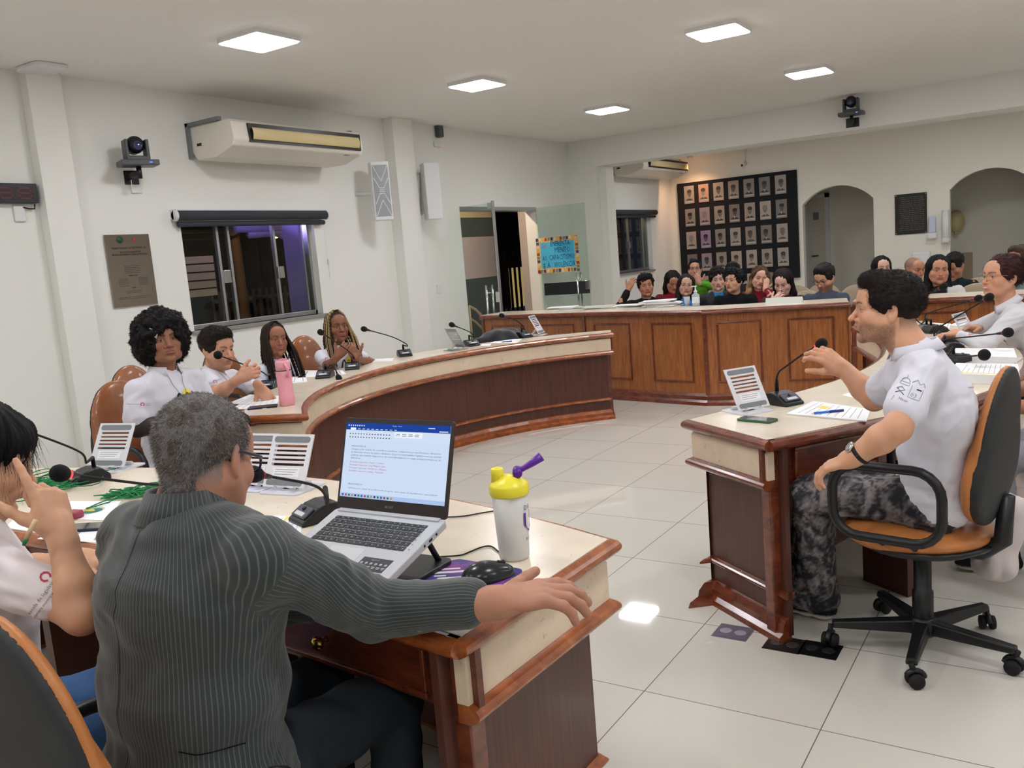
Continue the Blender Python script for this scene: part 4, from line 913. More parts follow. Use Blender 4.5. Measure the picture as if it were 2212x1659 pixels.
# --- the audience
def aud(label, px, t, yaw, look, o, lean=.10, hs=1., up=0., **kw):
    Hd = att(px[0], px[1], t); J = under(Hd, yaw, lean, hipz=.50, sw=kw.pop('sw', .175), nv=.15, legs=False); J['look'] = look_cam(Hd, *look); J['up'] = nrm(Z+CR*up)
    d = dict(elL=(-.23, .06, -.42), elR=(.23, .06, -.42), wrL=(-.14, .26, -.46), wrR=(.14, .26, -.46)); d.update(kw); arms(J, **d)
    q = dict(vh=.0038, vhair=.006, va=.008, vs=.011, head_s=hs); q.update(o); return person(label, J, q)+(J,)
BK = (22, 19, 18)
toS = lambda px, t: att(px[0], px[1], t)
aud('boy in a black sweater resting his head on his raised hand, leftmost in the audience', (1395, 617), 10.0, -62, (8, -2), dict(skin=(178, 124, 96), hair=BK, style='mop', shirt=(16, 17, 20), sleeve=1.85), hs=1.0, up=-.1, elR=(.33, .14, -.22), wrR=(.20, .06, -.03), hfR=(-.45, .0, .9), hbR=(.4, .6, 0))
aud('woman in a red sweater with long black hair looking down, left of the green-sweatered man', (1453, 608), 11.0, -75, (14, -28), dict(skin=(186, 128, 104), hair=BK, style='long', hair_len=.20, shirt=(120, 22, 34), sleeve=1.8), hs=.98)
aud('girl with thin glasses and long dark hair, blue shirt under dark jacket', (1482, 617), 10.0, -62, (4, 0), dict(skin=(206, 164, 142), hair=(36, 26, 24), style='long', hair_len=.27, shirt=(34, 120, 186), sleeve=1.8, glasses=dict(c=(120, 110, 105), t=1.), shirt_fn=lambda V, C, J, RB: mixc(C, lc((26, 28, 36)), sstep(.06, .075, np.abs((V-J['chest']) @ RB[:, 0])))), hs=.96, up=.12)
aud('man in a bright green sweater covering his nose with one hand', (1501, 582), 11.6, -65, (0, 3), dict(skin=(190, 142, 118), hair=(28, 24, 24), style='short', hair_t=.008, shirt=(92, 158, 42), sleeve=1.85, glasses=dict(c=(40, 36, 36), t=1.2), va=.006), hs=1.0, elL=(-.30, .12, -.26), wrL=(-.03, .17, -.17), hfL=(.15, -.1, 1), hbL=(.1, 1, .1))
aud('boy with curly dark hair, grey hoodie and blue shirt looking serious', (1550, 604), 10.7, -60, (4, -4), dict(skin=(214, 172, 152), hair=(34, 28, 26), style='mop', hair_t=.022, shirt=(28, 128, 200), sleeve=1.85, face_w=.97, shirt_fn=lambda V, C, J, RB: mixc(C, lc((56, 55, 60)), sstep(.045, .055, np.abs((V-J['chest']) @ RB[:, 0])))), hs=1.05, wrL=(-.02, .30, -.36), wrR=(.10, .30, -.38))
aud('dark-haired person mostly hidden behind the two boys under the portraits', (1583, 590), 11.9, -68, (5, -10), dict(skin=(150, 104, 82), hair=BK, style='short', hair_t=.016, shirt=(40, 40, 46), sleeve=1.8), hs=1.05)
aud('boy with black fringe in a black sweater looking to the left', (1585, 607), 9.75, -78, (-32, 0), dict(skin=(206, 158, 130), hair=(20, 18, 20), style='mop', hair_t=.016, shirt=(15, 16, 20), sleeve=1.85), hs=1.0)
aud('blond woman in a red top leaning her cheek on her hand', (1641, 601), 10.7, -72, (10, -6), dict(skin=(214, 166, 142), hair=(70, 48, 34), hair2=(186, 150, 104), style='long', hair_len=.28, wave=1, flare=.01, shirt=(128, 28, 40), sleeve=1.8, lip=(170, 70, 74)), hs=1.04, up=.22, elL=(-.14, .24, -.26), wrL=(-.055, .12, -.12), hfL=(-.2, -.35, .9), hbL=(-.4, .8, 0))
aud('woman with long dark hair and brown top looking down with her hand at her chin', (1691, 610), 9.7, -78, (-16, -24), dict(skin=(222, 178, 160), hair=(30, 22, 24), style='long', hair_len=.27, shirt=(62, 44, 40), sleeve=1.8, lip=(150, 40, 60)), hs=1.05, elR=(.20, .22, -.32), wrR=(.10, .22, -.20), hfR=(-.6, .0, .6), hbR=(.3, .8, .2))
aud('bearded man with glasses and a grey-blue shirt reading with his head bowed', (1781, 600), 9.3, -95, (-30, -28), dict(skin=(204, 156, 128), hair=(26, 22, 22), style='short', hair_t=.014, shirt=(70, 78, 92), sleeve=.7, beard=((30, 24, 22), .75), glasses=dict(c=(30, 28, 28), t=1.4)), hs=1.05, wrL=(-.05, .30, -.40), wrR=(.12, .30, -.40))
aud('woman with smooth black hair partly hidden behind the boy at the microphone', (1905, 580), 10.4, -85, (16, 0), dict(skin=(216, 172, 152), hair=(20, 18, 20), style='long', hair_len=.22, shirt=(60, 56, 58), sleeve=1.7), hs=1.02)
aud('smiling bald man in a white shirt turned to the right', (1975, 582), 10.2, -70, (42, -8), dict(skin=(188, 132, 104), hair=(70, 64, 60), style='bald', smile=.8, shirt=(206, 204, 206), sleeve=1.7, fade=(120, 96, 84)), hs=1.04)
aud('woman with long black hair and a white jacket staring ahead', (2027, 584), 9.3, -85, (12, -2), dict(skin=(196, 142, 112), hair=(17, 15, 17), style='long', hair_len=.30, shirt=(24, 24, 28), sleeve=1.85, face_w=1.05, shirt_fn=lambda V, C, J, RB: mixc(C, lc((210, 210, 210)), sstep(.07, .085, np.abs((V-J['chest']) @ RB[:, 0])))), hs=1.08, up=.05)
aud('man in a dark green shirt looking down beside the woman in the white jacket', (2061, 574), 10.3, -100, (-30, -30), dict(skin=(176, 122, 96), hair=(22, 19, 19), style='short', hair_t=.010, shirt=(24, 34, 38), sleeve=.8, collar=True), hs=1.04, wrL=(.02, .32, -.34), wrR=(.16, .30, -.36))
aud('man with short brown hair behind the smiling woman, at the right edge', (2200, 563), 9.4, -100, (-30, -5), dict(skin=(178, 120, 94), hair=(66, 52, 44), style='short', hair_t=.012, shirt=(120, 140, 140), sleeve=.8), hs=1.05)
# ---------------------------------------------------------------- the three people in front
def suit_mat():
    m, nt, b = newmat('pinstriped dark suit cloth'); L = nt.links.new
    a = nt.nodes.new('ShaderNodeAttribute'); a.attribute_name = 'stripe'; c = nt.nodes.new('ShaderNodeAttribute'); c.attribute_name = 'Col'
    d = nt.nodes.new('ShaderNodeMath'); d.operation = 'MULTIPLY'; d.inputs[1].default_value = 1/.0080; L(a.outputs['Fac'], d.inputs[0])
    f = nt.nodes.new('ShaderNodeMath'); f.operation = 'PINGPONG'; f.inputs[1].default_value = .5; L(d.outputs[0], f.inputs[0])
    g = nt.nodes.new('ShaderNodeMapRange'); g.inputs[1].default_value = .0; g.inputs[2].default_value = .17; g.inputs[3].default_value = 1; g.inputs[4].default_value = 0; L(f.outputs[0], g.inputs[0])
    mx = nt.nodes.new('ShaderNodeMix'); mx.data_type = 'RGBA'; L(g.outputs[0], mx.inputs[0]); L(c.outputs['Color'], mx.inputs[6]); mx.inputs[7].default_value = lin((86, 96, 94)); L(mx.outputs[2], b.inputs['Base Color'])
    b.inputs['Roughness'].default_value = .7; b.inputs['Sheen Weight'].default_value = .25
    tc = nt.nodes.new('ShaderNodeTexCoord'); n = nt.nodes.new('ShaderNodeTexNoise'); n.inputs['Scale'].default_value = 900; bp = nt.nodes.new('ShaderNodeBump'); bp.inputs['Strength'].default_value = .2; bp.inputs['Distance'].default_value = .002
    L(tc.outputs['Object'], n.inputs['Vector']); L(n.outputs['Fac'], bp.inputs['Height']); L(bp.outputs['Normal'], b.inputs['Normal']); return m
# --- boy with the microphone
Hd = att(1916, 668, 3.15); J = under(Hd, 172, .05, sw=.185, nf=.085, hipz=.56, nv=.135); J['look'] = look_cam(Hd, -86, 0); J['up'] = nrm(Z+CR*.02)
J['hip'] = np.array([-.425, 3.29, .57]); J['chest'] = J['hip']*.36+J['neck']*.64-J['f']*.055; J['shL'] = att(1992, 800, 3.02); J['elL'] = att(1938, 925, 2.88); J['wrL'] = att(1840, 990, 2.93); J['hfL'] = -CR*.62-CU*.22+ray(1840, 1000)*.5; J['hbL'] = CU*.9-ray(1840, 1000)*.35
J['shR'] = J['shR']*.6+(J['neck']-Z*.06)*.4+J['f']*.05; J['elR'] = att(1888, 862, 3.42); J['wrR'] = att(1822, 797, 3.48); J['hfR'] = -CR*.75+CU*.55; J['hbR'] = CR*.2+CU*.4-ray(1800, 780)*.8
h0 = J['hip']; J['knL'] = np.array([-.83, 3.25, .57]); J['anL'] = atz(1768, 1296, .08); J['knR'] = np.array([-.86, 3.44, .57]); J['anR'] = np.array([-.92, 3.42, .08])
def denim(V, C):
    n = vnoise(V*np.array([1, 1, .6])+vnoise(V, 12, 3)[:, None]*.12, 42, 1); m = vnoise(V, 150, 4); w = sstep(.35, .80, n*.6+m*.4)
    return mixc(np.repeat(lc((44, 44, 50))[None], len(V), 0), lc((154, 146, 144)), w*.8)
t, sh, I = person('boy in white polo and washed grey jeans speaking at the microphone', J, dict(skin=(214, 160, 128), hair=(34, 26, 25), style='fade', hair_t=.010, vh=.0020, vhair=.0032, va=.0045, vs=.0065, shirt=(222, 221, 232), collar=True, collar_r=1.08, sleeve=.66, build=1.06, arm=1.14, head_s=.95, jaw=1.05, nose=1.25, lips=1.1, beard=((52, 38, 32), .62), fade=(120, 92, 76), brow_w=1.3, brow=(34, 26, 25), neck_r=.062, strands=(14000, .009, .0007, .45, (0, .35, .1), .4), strand_zmin=.0,
    trouser_fn=denim, leg=1.12, hem=1.5, vt=.008, shoe=(26, 26, 30), sole=(226, 214, 206), mouth_open=.8, handR=dict(curl=(.55, .65, .75, .8), thumb=(.3, .7)), handL=dict(curl=(.35, .4, .45, .5)), gaze=(0, .001)))
CITY = [('line', [(-.030+.012*math.cos(k), .030+.012*math.sin(k)) for k in np.linspace(0, PI, 8)], .0018, (120, 118, 126)), ('line', [(-.030, .042), (-.030, .052)], .0015, (120, 118, 126)), ('line', [(-.044, .028), (-.016, .028), (-.016, .020), (-.044, .020), (-.044, .028)], .0015, (120, 118, 126)), ('line', [(-.012, .034), (.0, .046), (.012, .034), (.020, .042), (.028, .030)], .0016, (120, 118, 126)),
    ('line', [(-.046, .004), (-.034, .012), (-.022, .004), (-.034, -.002), (-.046, .004)], .0022, (90, 88, 98)), ('line', [(-.046, -.010), (-.034, -.002), (-.020, -.010)], .0022, (90, 88, 98)), ('line', [(-.008, .026), (-.008, -.012), (.026, -.012), (.026, .022)], .0014, (130, 128, 136)), ('line', [(.008, .018), (.022, .018)], .004, (60, 60, 70)), ('text', ('03', -.004, -.009), .020, (150, 148, 158)), ('text', ('Minas', -.030, -.028), .012, (120, 118, 126)), ('line', [(-.044, -.020), (-.048, -.036)], .0012, (140, 140, 150))]
polo_prints(sh, t, I, J, chest=False, cord=False, sleeve=('L', CITY))
nb_ = -I['fwb']; Cb = J['chest']+I['upb']*.02
proj(sh, t, 'back_print', M_PRINT, [('line', [(-.10+.03*math.cos(k), .04+.02*math.sin(k)) for k in np.linspace(.5, 4, 10)], .002, (90, 90, 96)), ('line', [(-.07, .05), (.0, .035), (.08, .05)], .0018, (90, 90, 96)), ('text', ('ESCOLA DO', -.09, -.02), .020, (80, 80, 88)), ('text', ('LEGISLATIVO', -.10, -.045), .020, (80, 80, 88))], Cb, -I['ax'], I['upb'], nb_)
W = J['wrL']; d = nrm(J['elL']-W); a_ = nrm(np.cross(d, Z)); b_ = np.cross(d, a_); b = MB()
b.tube([W+d*.03+(a_*math.cos(k)+b_*math.sin(k))*.034 for k in np.linspace(0, 2*PI, 20)], .007, 8, cap=False); wb = b.build('watch_strap', M_BLACKR, t)
cn = -nrm(ray(1835, 990)*.6+CR*.6-CU*.2); b = MB(); c0 = W+d*.03+nrm(-CR-CU*.0+CU*.6)*.036; M = frame_mat(c0, nrm(np.cross(Z, -CR+CU*.6)), nrm(np.cross(-CR+CU*.6, np.cross(Z, -CR+CU*.6)))); b.lathe([(.017, -.004), (.019, 0), (.017, .005), (.014, .006)], 20, M=M); b.build('watch_case', M_CHROME, wb)
# --- man in the pinstriped suit, from behind
Hd = att(446, 990, 1.86); J = under(Hd, 88, .10, sw=.222, nf=.060, hipz=.56, nv=.085); J['look'] = look_cam(Hd, 141, -6); J['up'] = nrm(Z-CR*.03+0)
J['shL'] = J['shL']*.86+J['neck']*.14-Z*.02; J['wrR'] = atz(1072, 1302, .870); J['elR'] = elb((815, 1318), J['shR'], J['wrR'], .30, .28); J['hfR'] = nrm(np.array([.60, .72, -.02])); J['hbR'] = np.array([-.15, -.35, .95])
J['wrL'] = atz(760, 1292, .83); J['elL'] = J['shL']+np.array([-.10, .12, -.24]); J['hfL'] = np.array([.5, .8, -.05]); J['hbL'] = Z
for k in ('knL', 'knR', 'anL', 'anR'): J[k] = J[k]+J['f']*.02
def suit_stripes(V, J, RB):
    c = (J['hip']+J['neck'])/2; d = V-c; s = np.arctan2(d @ RB[:, 0], -(d @ RB[:, 1]))*.165; vd = ray(600, 1300)
    for S_, E_, W_ in ((J['shR'], J['elR'], J['wrR']), (J['shL'], J['elL'], J['wrL'])):
        u = nrm(E_-S_); w = nrm(W_-E_); p = nrm(-vd+u*(vd @ u)); q_ = nrm(p-w*(p @ w)); al = (V-S_) @ u; r1 = (V-S_)-al[:, None]*u[None]; bl = (V-E_) @ w; r2 = (V-E_)-bl[:, None]*w[None]
        t1 = np.arctan2(r1 @ np.cross(u, p), r1 @ p)*.058; t2 = np.arctan2(r2 @ np.cross(w, q_), r2 @ q_)*.058; wb_ = sstep(-.04, .05, bl-(al*0)); th = t1*(1-wb_)+t2*wb_
        m1 = (al > .015) & (np.linalg.norm(r1, axis=1) < .095); m2 = (bl > -.02) & (np.linalg.norm(r2, axis=1) < .09); s = np.where(m1 | m2, th, s)
    return s
t, sh, I = person('man in a dark pinstriped suit with grey hair and glasses, seen from behind', J, dict(skin=(176, 124, 100), hair=(92, 84, 80), hair2=(122, 118, 116), hair2_s=40, style='grey', hair_t=.003, vh=.0022, vhair=.003, va=.0035, vs=.0060, shirt=(40, 47, 47), shirt_name='suit_jacket', shirt_mat=suit_mat(), stripes=suit_stripes, sleeve=1.76, cuff=1.32, build=1.40, arm=1.20, head_s=.99, face_w=1.02, hand_s=1.16, neck_r=.066, fold=.9, leg=1.1, trousers=(34, 40, 46), fade=(118, 108, 102), glasses=dict(c=(24, 28, 48), t=2.6),
    strands=(26000, .008, .00045, .9, (0, -.1, -.2), .5), strand_c2=((168, 162, 158), .42), strand_zmin=-.1, handR=dict(curl=(.22, .26, .30, .36), thumb=(.35, -.1), spread=.17, fat=1.22), handL=dict(curl=.4)))
upb, fwb, ax = I['upb'], I['fwb'], I['ax']; b = MB(); vs_ = []; n = 30; nk = J['neck']+upb*.0
for k in range(n+1):
    a = 2*PI*k/n; d_ = ax*math.cos(a)-fwb*math.sin(a); vs_ += [nk+d_*.068-upb*.02, nk+d_*.066+upb*.036, nk+d_*.073+upb*.040, nk+d_*.098-upb*.020]
b.add(vs_, [(k*4+j, (k+1)*4+j, (k+1)*4+j+1, k*4+j+1) for k in range(n) for j in range(3)], 0, True); co = b.build('jacket_collar', bpy.data.materials['pinstriped dark suit cloth'], t); m_ = co.modifiers.new('s', 'SOLIDIFY'); m_.thickness = .003
nv_ = len(co.data.vertices); a_ = co.data.color_attributes.new('Col', 'FLOAT_COLOR', 'POINT'); a_.data.foreach_set('color', np.tile(np.r_[lc((40, 47, 47)), 1.], nv_).astype(np.float32)); a_ = co.data.attributes.new('stripe', 'FLOAT', 'POINT'); a_.data.foreach_set('value', np.array([.073*2*PI*k/n for k in range(n+1) for _ in range(4)], np.float32))
proj(sh, t, 'jacket_seam', M_PRINT, [('line', [(0, .16), (.005, -.30)], .0018, (18, 20, 22)), ('line', [(.13, -.225), (.15, -.235), (.24, -.235), (.26, -.225)], .003, (18, 20, 22))], J['chest'], ax, upb, -fwb, off=.0015)
b = MB(); q0 = J['elR']+(J['wrR']-J['elR'])*.70; vdir = ray(980, 1350)
for k in range(3): c0 = q0+(J['wrR']-J['elR'])*.05*k-CU*.040-vdir*.014; b.ball(c0, .0062, 10, sc=(1, 1, .6))
b.build('sleeve_button', mat('dark buttons', (24, 22, 22), .3), t)
# --- girl at the left edge with a pen
Hd = att(-46, 994, 2.25); J = under(Hd, 70, .06, sw=.165, nf=.03, hipz=.54, nv=.15); J['look'] = look_cam(Hd, 84, -8)
J['shR'] = att(5, 1235, 2.12); J['elR'] = att(178, 1330, 2.0); J['wrR'] = att(131, 1150, 2.04); J['hfR'] = CU*.85-CR*.30+ray(200, 1100)*.15; J['hbR'] = -ray(150, 1100)*.65+CR*.55+CU*.2
J['wrL'] = atz(168, 1206, .832); J['elL'] = atz(20, 1245, .87); J['hfL'] = CR*.9+ray(200, 1200)*.3; J['hbL'] = Z-ray(200, 1200)*.3
t, sh, I = person('girl with long black fringe and white polo raising a pen at the left edge', J, dict(skin=(206, 156, 124), hair=(18, 17, 20), style='bob', vh=.0022, vhair=.0035, va=.0035, vs=.0065, shirt=(226, 216, 218), sleeve=.60, build=.95, arm=.98, head_s=.98, nose=.9, hand_s=.98, trousers=(62, 94, 138), hem=.9, sleeve_c=1, strands=(1500, .05, .0006, .2, (0, .25, -.9), .25), strand_bend=(0, 0, -.4), strand_zmin=-.08, handR=dict(curl=(.06, .95, 1.0, 1.0), thumb=(.4, .5), spread=.05), handL=dict(curl=.35)))
polo_prints(sh, t, I, J, chest=False, cord=False, sleeve=('R', [('line', [(.030+.009*math.cos(k), .0+.009*math.sin(k)) for k in np.linspace(-1.2, 4.3, 9)], .0035, (190, 60, 80)), ('text', ('escola do legislativo', -.045, -.02), .010, (110, 100, 110)), ('text', ('câmara municipal', -.045, -.032), .008, (110, 100, 110))]))
t = thing('pen', 'beige pen with green tip held by the girl at the left edge', 'pen', att(70, 1140, 2.0))
b = MB(); b.tube([att(77, 1124, 1.98), att(56, 1164, 2.0)], .005, 10); b.build('pen_barrel', mat('beige plastic', (222, 190, 150), .4), t)
b = MB(); b.tube([att(56, 1164, 2.0), att(51, 1178, 2.005)], [.006, .003], 10); b.build('pen_tip', mat('green plastic', (24, 120, 70), .4), t)
# --- person seated at the right edge behind the boy's chair
Hd = att(2330, 640, 4.35); J = under(Hd, 190, .15, sw=.18, nf=.04, hipz=.54); J['look'] = J['f']; arms(J, elL=(-.24, .05, -.42), elR=(.24, .05, -.40), wrL=(-.16, .30, -.44), wrR=(.14, .28, -.44))
t, sh, I = person('person at the right edge behind the boy, only a sleeve and light trousers visible', J, dict(skin=(176, 122, 96), hair=(26, 22, 22), style='short', shirt=(216, 214, 224), sleeve=.65, trousers=(150, 150, 156), shoe=(22, 22, 26), sole=(214, 204, 190)))
# ---------------------------------------------------------------- swivel chairs
M_LEATHER = mat('tan leather', (186, 118, 64), .42, var=.06, vscale=9, bump=.12, bscale=300)
M_LEATHD = mat('worn brown leather', (146, 88, 50), .30, var=.12, vscale=6, bump=.1, bscale=300, coat=.3)
M_SHELL = mat('black textured shell', (38, 40, 42), .55, bump=.3, bscale=900)
def swivel(label, x, y, yaw, base=None, seatz=.45, leather=None, arms_=True, group=None, back_tilt=.14, adx=0., adz=0.):
    leather = leather or M_LEATHER; t = thing('office_chair', label, 'chair', (x, y, 0), math.radians(yaw), group); L = lambda b, n, m, p=t, **k: b.build(n, m, p, False, **k)
    def pad(F, n, m, R=None):
        V, Q = F.mesh(.010); b = MB(); me = bpy.data.meshes.new(n); b.v = [tuple(v) for v in V]; b.f = [tuple(q) for q in Q]; b.mi = [0]*len(Q); b.sm = [True]*len(Q); return b.build(n, m, t, False, fix=False)
    F = Field(); F.ell((.01, 0, seatz+.0), (.24, .24, .056), k=.01); F.ell((.06, 0, seatz+.0), (.20, .232, .058), k=.03); F.ell((0, 0, seatz-.11), (.4, .4, .07), k=.01, sub=True); pad(F, 'seat', leather)
    b = MB(); b.lathe([(.10, seatz-.055), (.20, seatz-.05), (.238, seatz-.030), (.240, seatz-.018), (.22, seatz-.015)], 32); L(b, 'seat_pan', M_BLACK)
    a = back_tilt; Rb = np.array([[math.cos(a), 0, -math.sin(a)], [0, 1, 0], [math.sin(a), 0, math.cos(a)]]); c = np.array([-.235, 0, seatz+.33])
    F = Field(); F.ell(c, (.042, .205, .275), R=Rb, k=.01); F.ell(c+Rb @ np.array([.01, 0, -.10]), (.042, .215, .15), R=Rb, k=.05); F.ell(c+Rb @ np.array([-.09, 0, 0]), (.075, .5, .5), R=Rb, k=.008, sub=True); pad(F, 'backrest', leather)
    F = Field(); F.ell(c+Rb @ np.array([-.012, 0, 0]), (.034, .205, .275), R=Rb, k=.01); F.ell(c+Rb @ np.array([-.014, 0, -.10]), (.034, .215, .15), R=Rb, k=.05); F.ell(c+Rb @ np.array([.075, 0, 0]), (.078, .5, .5), R=Rb, k=.006, sub=True); pad(F, 'backrest_shell', M_SHELL)
    b = MB(); b.tube([(-.05, 0, seatz-.05), (-.20, 0, seatz-.05), (-.262, 0, seatz+.0), (-.275, 0, seatz+.16)], [.03, .032, .03, .025], 10); L(b, 'back_bracket', M_BLACK)
    if arms_:
        for s in (1, -1):
            P = [(.165+adx+x0*1.0, s*.285, seatz+.165+adz+z0) for i, (x0, z0) in enumerate(rrect(.36, .25, .09, 5, -.10, 0))]
            b = MB(); b.tube(P+[P[0], P[1]], .0165, 10, cap=False); b.tube([(.10+adx, s*.285, seatz+.045+adz), (.08+adx, s*.15, seatz-.045)], .013, 8); b.tube([(.0+adx, s*.285, seatz+.045+adz), (-.02+adx, s*.15, seatz-.045)], .013, 8); L(b, 'armrest', M_BLACK)
    b = MB(); b.lathe([(.03, .09), (.036, .10), (.036, .22), (.030, .225), (.030, .34), (.026, .345), (.026, seatz-.05)], 20); L(b, 'gas_column', M_BLACK)
    g = MB(); g.lathe([(.03, .05), (.05, .06), (.052, .10), (.04, .125)], 20)
    a0 = math.radians(base if base is not None else 20)
    for k in range(5):
        q = a0+k*2*PI/5; M = rotz(q); g.add([tuple(M @ Vector(v)) for v in [(.03, -.028, .065), (.03, .028, .065), (.03, .024, .115), (.03, -.024, .115), (.315, -.020, .075), (.315, .020, .075), (.315, .016, .100), (.315, -.016, .100)]], [(0, 1, 2, 3), (4, 7, 6, 5), (0, 4, 5, 1), (1, 5, 6, 2), (2, 6, 7, 3), (3, 7, 4, 0)])
    L(g, 'base', M_BLACK, bevel=.006)
    for k in range(5):
        q = a0+k*2*PI/5; M = Matrix.Translation((math.cos(q)*.32, math.sin(q)*.32, 0)) @ rotz(q+1.1+k); b = MB()
        for s in (1, -1): b.lathe([(.008, -.011), (.025, -.009), (.027, 0), (.025, .009), (.008, .011)], 18, M=M @ Matrix.Translation((.012, s*.017, .027)) @ Matrix.Rotation(PI/2, 4, 'X'))
        b.tube([M @ Vector((.012, 0, .05)), M @ Vector((0, 0, .085))], .010, 8); wv = L(b, 'caster', M_BLACKR)
        b = MB(); P = [M @ Vector((.012+.032*math.cos(u), 0, .027+.032*math.sin(u))) for u in np.linspace(.2, 2.6, 8)]; b.tube(P, .011, 6); L(b, 'caster_hood', M_BLACK, p=wv)
    return t
swivel('tan leather swivel chair with black shell where the boy with the microphone sits', -.46, 3.30, 170, 29-0, .455, adx=-.04)
swivel('worn brown leather swivel chair behind the person with the afro', -4.17, 2.80, 5, 10, .45, M_LEATHD)
swivel('swivel chair of the man holding the microphone by the wall', -4.92, 3.40, 10, 30, .45, M_LEATHD)
swivel('swivel chair of the girl with long dark braids', -5.12, 4.25, 5, 50, .45, M_LEATHD)
swivel('brown swivel chair behind the girl with blond-streaked braids', -5.05, 5.02, 0, 15, .45, M_LEATHD)
swivel('swivel chair of the smiling woman at the right desk', .02, 5.95, 188, 40, .455)
swivel('swivel chair of the person at the right edge, its armrest and base showing', .17, 4.27, 190, 10, .455)
swivel('tan swivel chair of the man in the pinstriped suit', -1.49, .93, 88, 20, .43, adx=-.16, adz=-.06)
swivel('tan swivel chair at the lower left corner under the girl with the pen', -2.26, .66, 74, 60, .42, adx=-.04).scale = (1, 1, .86)
swivel('swivel chair with a black jacket over it behind the curved desk', -4.72, 7.05, -60, 60, .33, M_LEATHD, arms_=False).scale = (.9, .9, .84)
# upholstered audience chairs
M_BEIGE = mat('beige upholstery', (168, 152, 130), .85, bump=.2, bscale=400)
def aud_chair_proto():
    t = thing('audience_chair', 'x', 'chair', (0, 0, 0)); F = Field(); F.ell((-.24, 0, .68), (.04, .23, .22), k=.02); F.ell((-.24, 0, .60), (.045, .23, .16), k=.04); V, Q = F.mesh(.012)
    np_obj('backrest', V, Q, M_BEIGE, t); F = Field(); F.ell((0, 0, .42), (.24, .24, .05), k=.02); V, Q = F.mesh(.014); np_obj('seat', V, Q, M_BEIGE, t)
    for sx in (1, -1):
        for sy in (1, -1): b = MB(); b.tube([(sx*.19, sy*.20, .40), (sx*.22, sy*.22, 0)], .012, 8); b.build('leg', M_BLACK, t, False)
    b = MB(); b.tube([(-.20, .12, .41), (-.25, .12, .60)], .012, 8); b.tube([(-.20, -.12, .41), (-.25, -.12, .60)], .012, 8); b.build('back_support', M_BLACK, t, False); return t
AC = aud_chair_proto(); first = True
for o in [x for x in bpy.data.objects if x.name.startswith('person') and x.location.y > 8.3]:
    c = AC if first else copy_tree(AC); first = False; c.location = (o.location.x, o.location.y, 0)
    hd = [k for k in kids(o) if k.name.startswith('body')][0]; c.rotation_euler = (0, 0, math.radians(-80)); c['label'] = ('beige upholstered chair under the '+o['label'])[:400]; c['group'] = 'beige audience chairs'
    w = c['label'].split(); c['label'] = ' '.join(w[:15])
for px, t_, lab in (((1735, 630), 10.3, 'empty beige chair with rounded back between the brown-topped woman and the bearded man'), ((1712, 612), 11.5, 'beige chair back seen behind the woman with her hand at her chin'), ((1772, 622), 11.6, 'beige chair back at the left shoulder of the bearded man'), ((1848, 624), 10.9, 'beige chair back showing to the right of the bearded man'), ((1617, 618), 11.7, 'beige chair back to the left of the blond woman'), ((2118, 600), 10.9, 'upper beige chair back between the dark green shirt and smiling woman'), ((2112, 622), 9.9, 'lower beige chair back in front, beside the dark green shirt'), ((1995, 618), 11.4, 'beige chair back behind the smiling bald man')):
    c = copy_tree(AC); p = att(px[0], px[1], t_); c.location = (p[0], p[1], 0); c.rotation_euler = (0, 0, math.radians(-85)); c['label'] = lab; c['group'] = 'beige audience chairs'
# jackets on chairs
F = Field(); c0 = att(1085, 735, 8.15); F.ell(c0+[0, 0, -.02], (.20, .26, .13), k=.03); F.cap(c0+[-.10, -.22, -.02], c0+[-.2, -.38, -.22], .08, .06, k=.05); F.cap(c0+[.05, .25, 0], c0+[.1, .30, -.25], .08, .06, k=.05); F.ell(c0+[-.0, 0, -.24], (.16, .2, .16), k=.05, sub=True)
V, Q = F.mesh(.012); N = vnormals(V, Q); V = V+N*((vnoise(V, 12, 2)-.5)*.04)[:, None]; o = np_obj('jacket', V, Q, mat('black fabric', (18, 20, 26), .9, sheen=.3)); tag(o, 'black jacket draped over a chair behind the far end of the curved desk', 'jacket')
F = Field(); c0 = att(2150, 1170, 3.75); F.cap(c0+CU*.10+CR*.06, c0-CU*.06, .075, .055, k=.04); F.ell(c0-CU*.09, (.07, .06, .05), k=.05); F.cap(c0+CU*.10, c0+CU*.02-CR*.03, .05, .04, k=.03)
V, Q = F.mesh(.008); N = vnormals(V, Q); V = V+N*((vnoise(V*np.array([1, 1, .4]), 26, 2)-.5)*.03)[:, None]; o = np_obj('hooded_jacket', V, Q, mat('off-white fleece', (206, 194, 192), .95, sheen=.4)); tag(o, 'off-white fleece jacket hanging beside the tan chair at the right', 'jacket')
